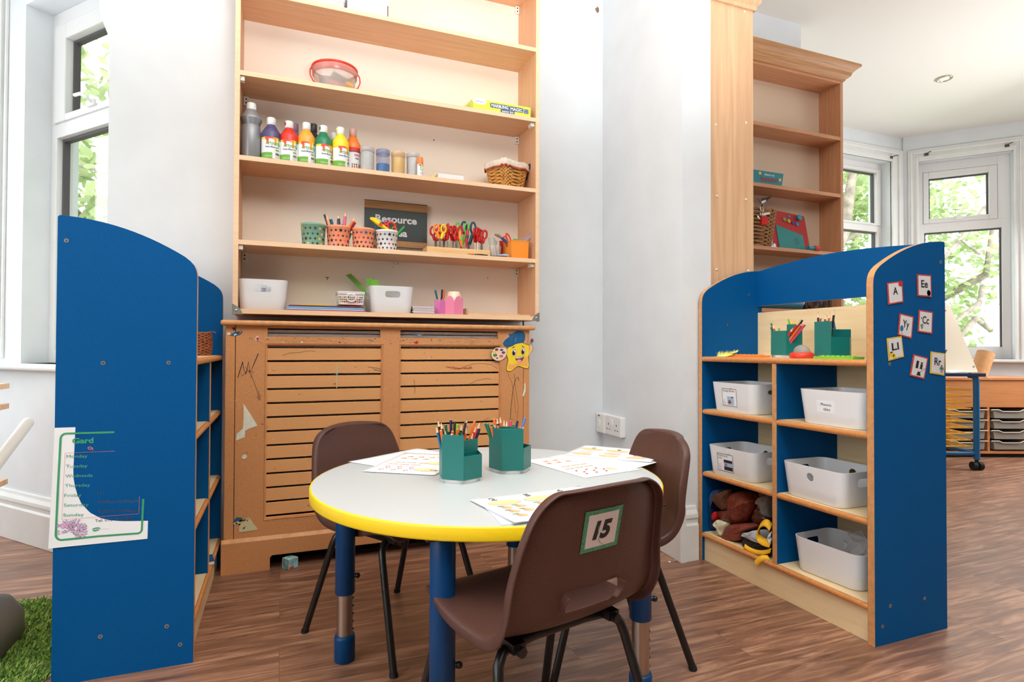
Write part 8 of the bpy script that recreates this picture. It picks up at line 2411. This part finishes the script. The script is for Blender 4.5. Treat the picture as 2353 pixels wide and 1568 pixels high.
shape(m, [(845, 690), (880, 640), (935, 615), (935, 640), (890, 665)], INK, 3, sm=1); shape(m, [(1145, 605), (1200, 620), (1240, 670), (1200, 650), (1150, 630)], INK, 3, sm=1)
mouth = [(945, 950), (1080, 960), (1215, 905), (1200, 1000), (1130, 1090), (1060, 1105), (980, 1050)]
shape(m, mouth, INK, 3, 8); shape(m, mouth, mat('mouth_dark', (130, 70, 74), 0.3), 4); shape(m, [(950, 955), (1080, 965), (1205, 915), (1190, 945), (1080, 990), (965, 985)], PAPER, 5, sm=1); shape(m, ellipse(1065, 1065, 70, 38), mat('tongue_pink', (242, 170, 180), 0.3), 5, sm=0)
m.build('face_print', cut, recalc=False)
m = MB()
pal = [(240, 830), (290, 700), (390, 640), (490, 650), (560, 655), (650, 645), (705, 700), (710, 800), (660, 940), (560, 1030), (420, 1060), (300, 1000), (245, 920)]
shape(m, pal, INK, 2, 10); shape(m, pal, PALP, 3)
for x, y, rx, ry, c in ((395, 710, 46, 32, (140, 66, 70)), (542, 722, 44, 28, (44, 110, 170)), (325, 790, 36, 24, (244, 228, 80)), (595, 805, 46, 34, (86, 86, 156)), (350, 880, 58, 38, (70, 150, 86)), (530, 912, 50, 34, (226, 104, 116)), (410, 970, 26, 18, (30, 130, 190))):
    shape(m, ellipse(x, y, rx, ry), INK, 4, 6, sm=0); shape(m, ellipse(x, y, rx, ry), mat('dab_%d_%d_%d' % c, c, 0.3), 5, sm=0)
m.build('palette', cut, recalc=False)

# ---------------------------------------------------------------- floor bits and things in the other blue unit
cu_ = thing('fabric_cube', 'small printed blue play cube lying on the floor by the radiator cover gap', 'toy', (0.036, 2.424, 0), 0.62)
PCU = mat('cube_sky_print', (128, 182, 190), 0.7, var=0.22, scale=45)
MB().box(-0.0205, 0.0205, -0.0205, 0.0205, 0.0, 0.0415, PCU).build('cube_body', cu_, bevel=0.003)
m = MB()
for e in ((-1, -1), (1, -1), (1, 1), (-1, 1)):
    m.tube([(e[0] * 0.0198, e[1] * 0.0198, 0.002), (e[0] * 0.0198, e[1] * 0.0198, 0.040)], 0.0014, CREAMC, 5)
m.tube([(0.0198 * a, 0.0198 * b, 0.0402) for a, b in ((1, 1), (-1, 1), (-1, -1), (1, -1))], 0.0014, CREAMC, 5, closed=True)
m.box(-0.019, 0.002, -0.0209, -0.0204, 0.003, 0.012, mat('cube_red_print', (220, 70, 40), 0.6)); m.tube([(0.0209, -0.014, 0.014), (0.0209, -0.004, 0.020), (0.0209, 0.006, 0.013), (0.0209, 0.014, 0.018)], 0.0010, mat('cube_navy_print', (30, 70, 110), 0.6), 5); m.tube([(0.0209, -0.012, 0.028), (0.0209, 0.0, 0.032), (0.0209, 0.012, 0.027)], 0.0010, mat('cube_navy_print', (30, 70, 110), 0.6), 5)
m.build('printed_edge', cu_)
for k, (p_, lab) in enumerate((((1.445, 1.942, 0), 'white paper crumb on the floor in front of the pier'), ((1.478, 1.95, 0), 'tinier white crumb on the floor just beside the pier corner'))):
    random.seed(k); q = MB(); q.ball((0, 0, 0.003), 0.006 - 0.0025 * k, PAPER, 7, 4, sq=(1, 0.7, 0.5)); o = q.build('paper_crumb'); o.location = p_; tag(o, lab, 'crumb')
bk2 = thing('wicker_pot', 'small round brown wicker pot on the other blue unit, half hidden by its panel', 'basket', (-0.292, 2.40, USZ))
m = MB(); WB = mat('brown_wicker', (150, 84, 48), 0.55, var=0.25, scale=80)
def rnd(t, u):
    a = 2 * PI * u; r = 0.046 + 0.004 * math.sin(PI * t)
    return (r * math.cos(a), r * math.sin(a), 0.003 + 0.080 * t), Vector((math.cos(a), math.sin(a), 0))
wicker(m, (rnd, 0.080), 0.0028, WB, 44, stakes=22)
m.tube([(0.030, -0.02, 0.083), (0.05, -0.015, 0.088), (0.066, -0.012, 0.084)], 0.0018, WB, 5); m.lathe([(0.044, 0.0), (0.044, 0.004)], (0, 0, 0), WB, 20); m.build('woven_wall', bk2)
storage_bin('white bin edge glimpsed on the other blue unit between its panels', (-0.345, 2.335, 0.611), PI / 2, 0.22, 0.19, 0.112)
bb2 = thing('board_book', 'small white and blue book on the base shelf of the other blue unit', 'book', (-0.245, 2.26, 0.1135), 0.2)
MB().box(-0.03, 0.03, -0.035, 0.035, 0, 0.010, PAPER).build('pages', bb2); MB().box(-0.0305, 0.0305, -0.036, 0.036, 0.010, 0.0125, mat('cobalt_cover', (30, 96, 150), 0.4)).build('cover', bb2)
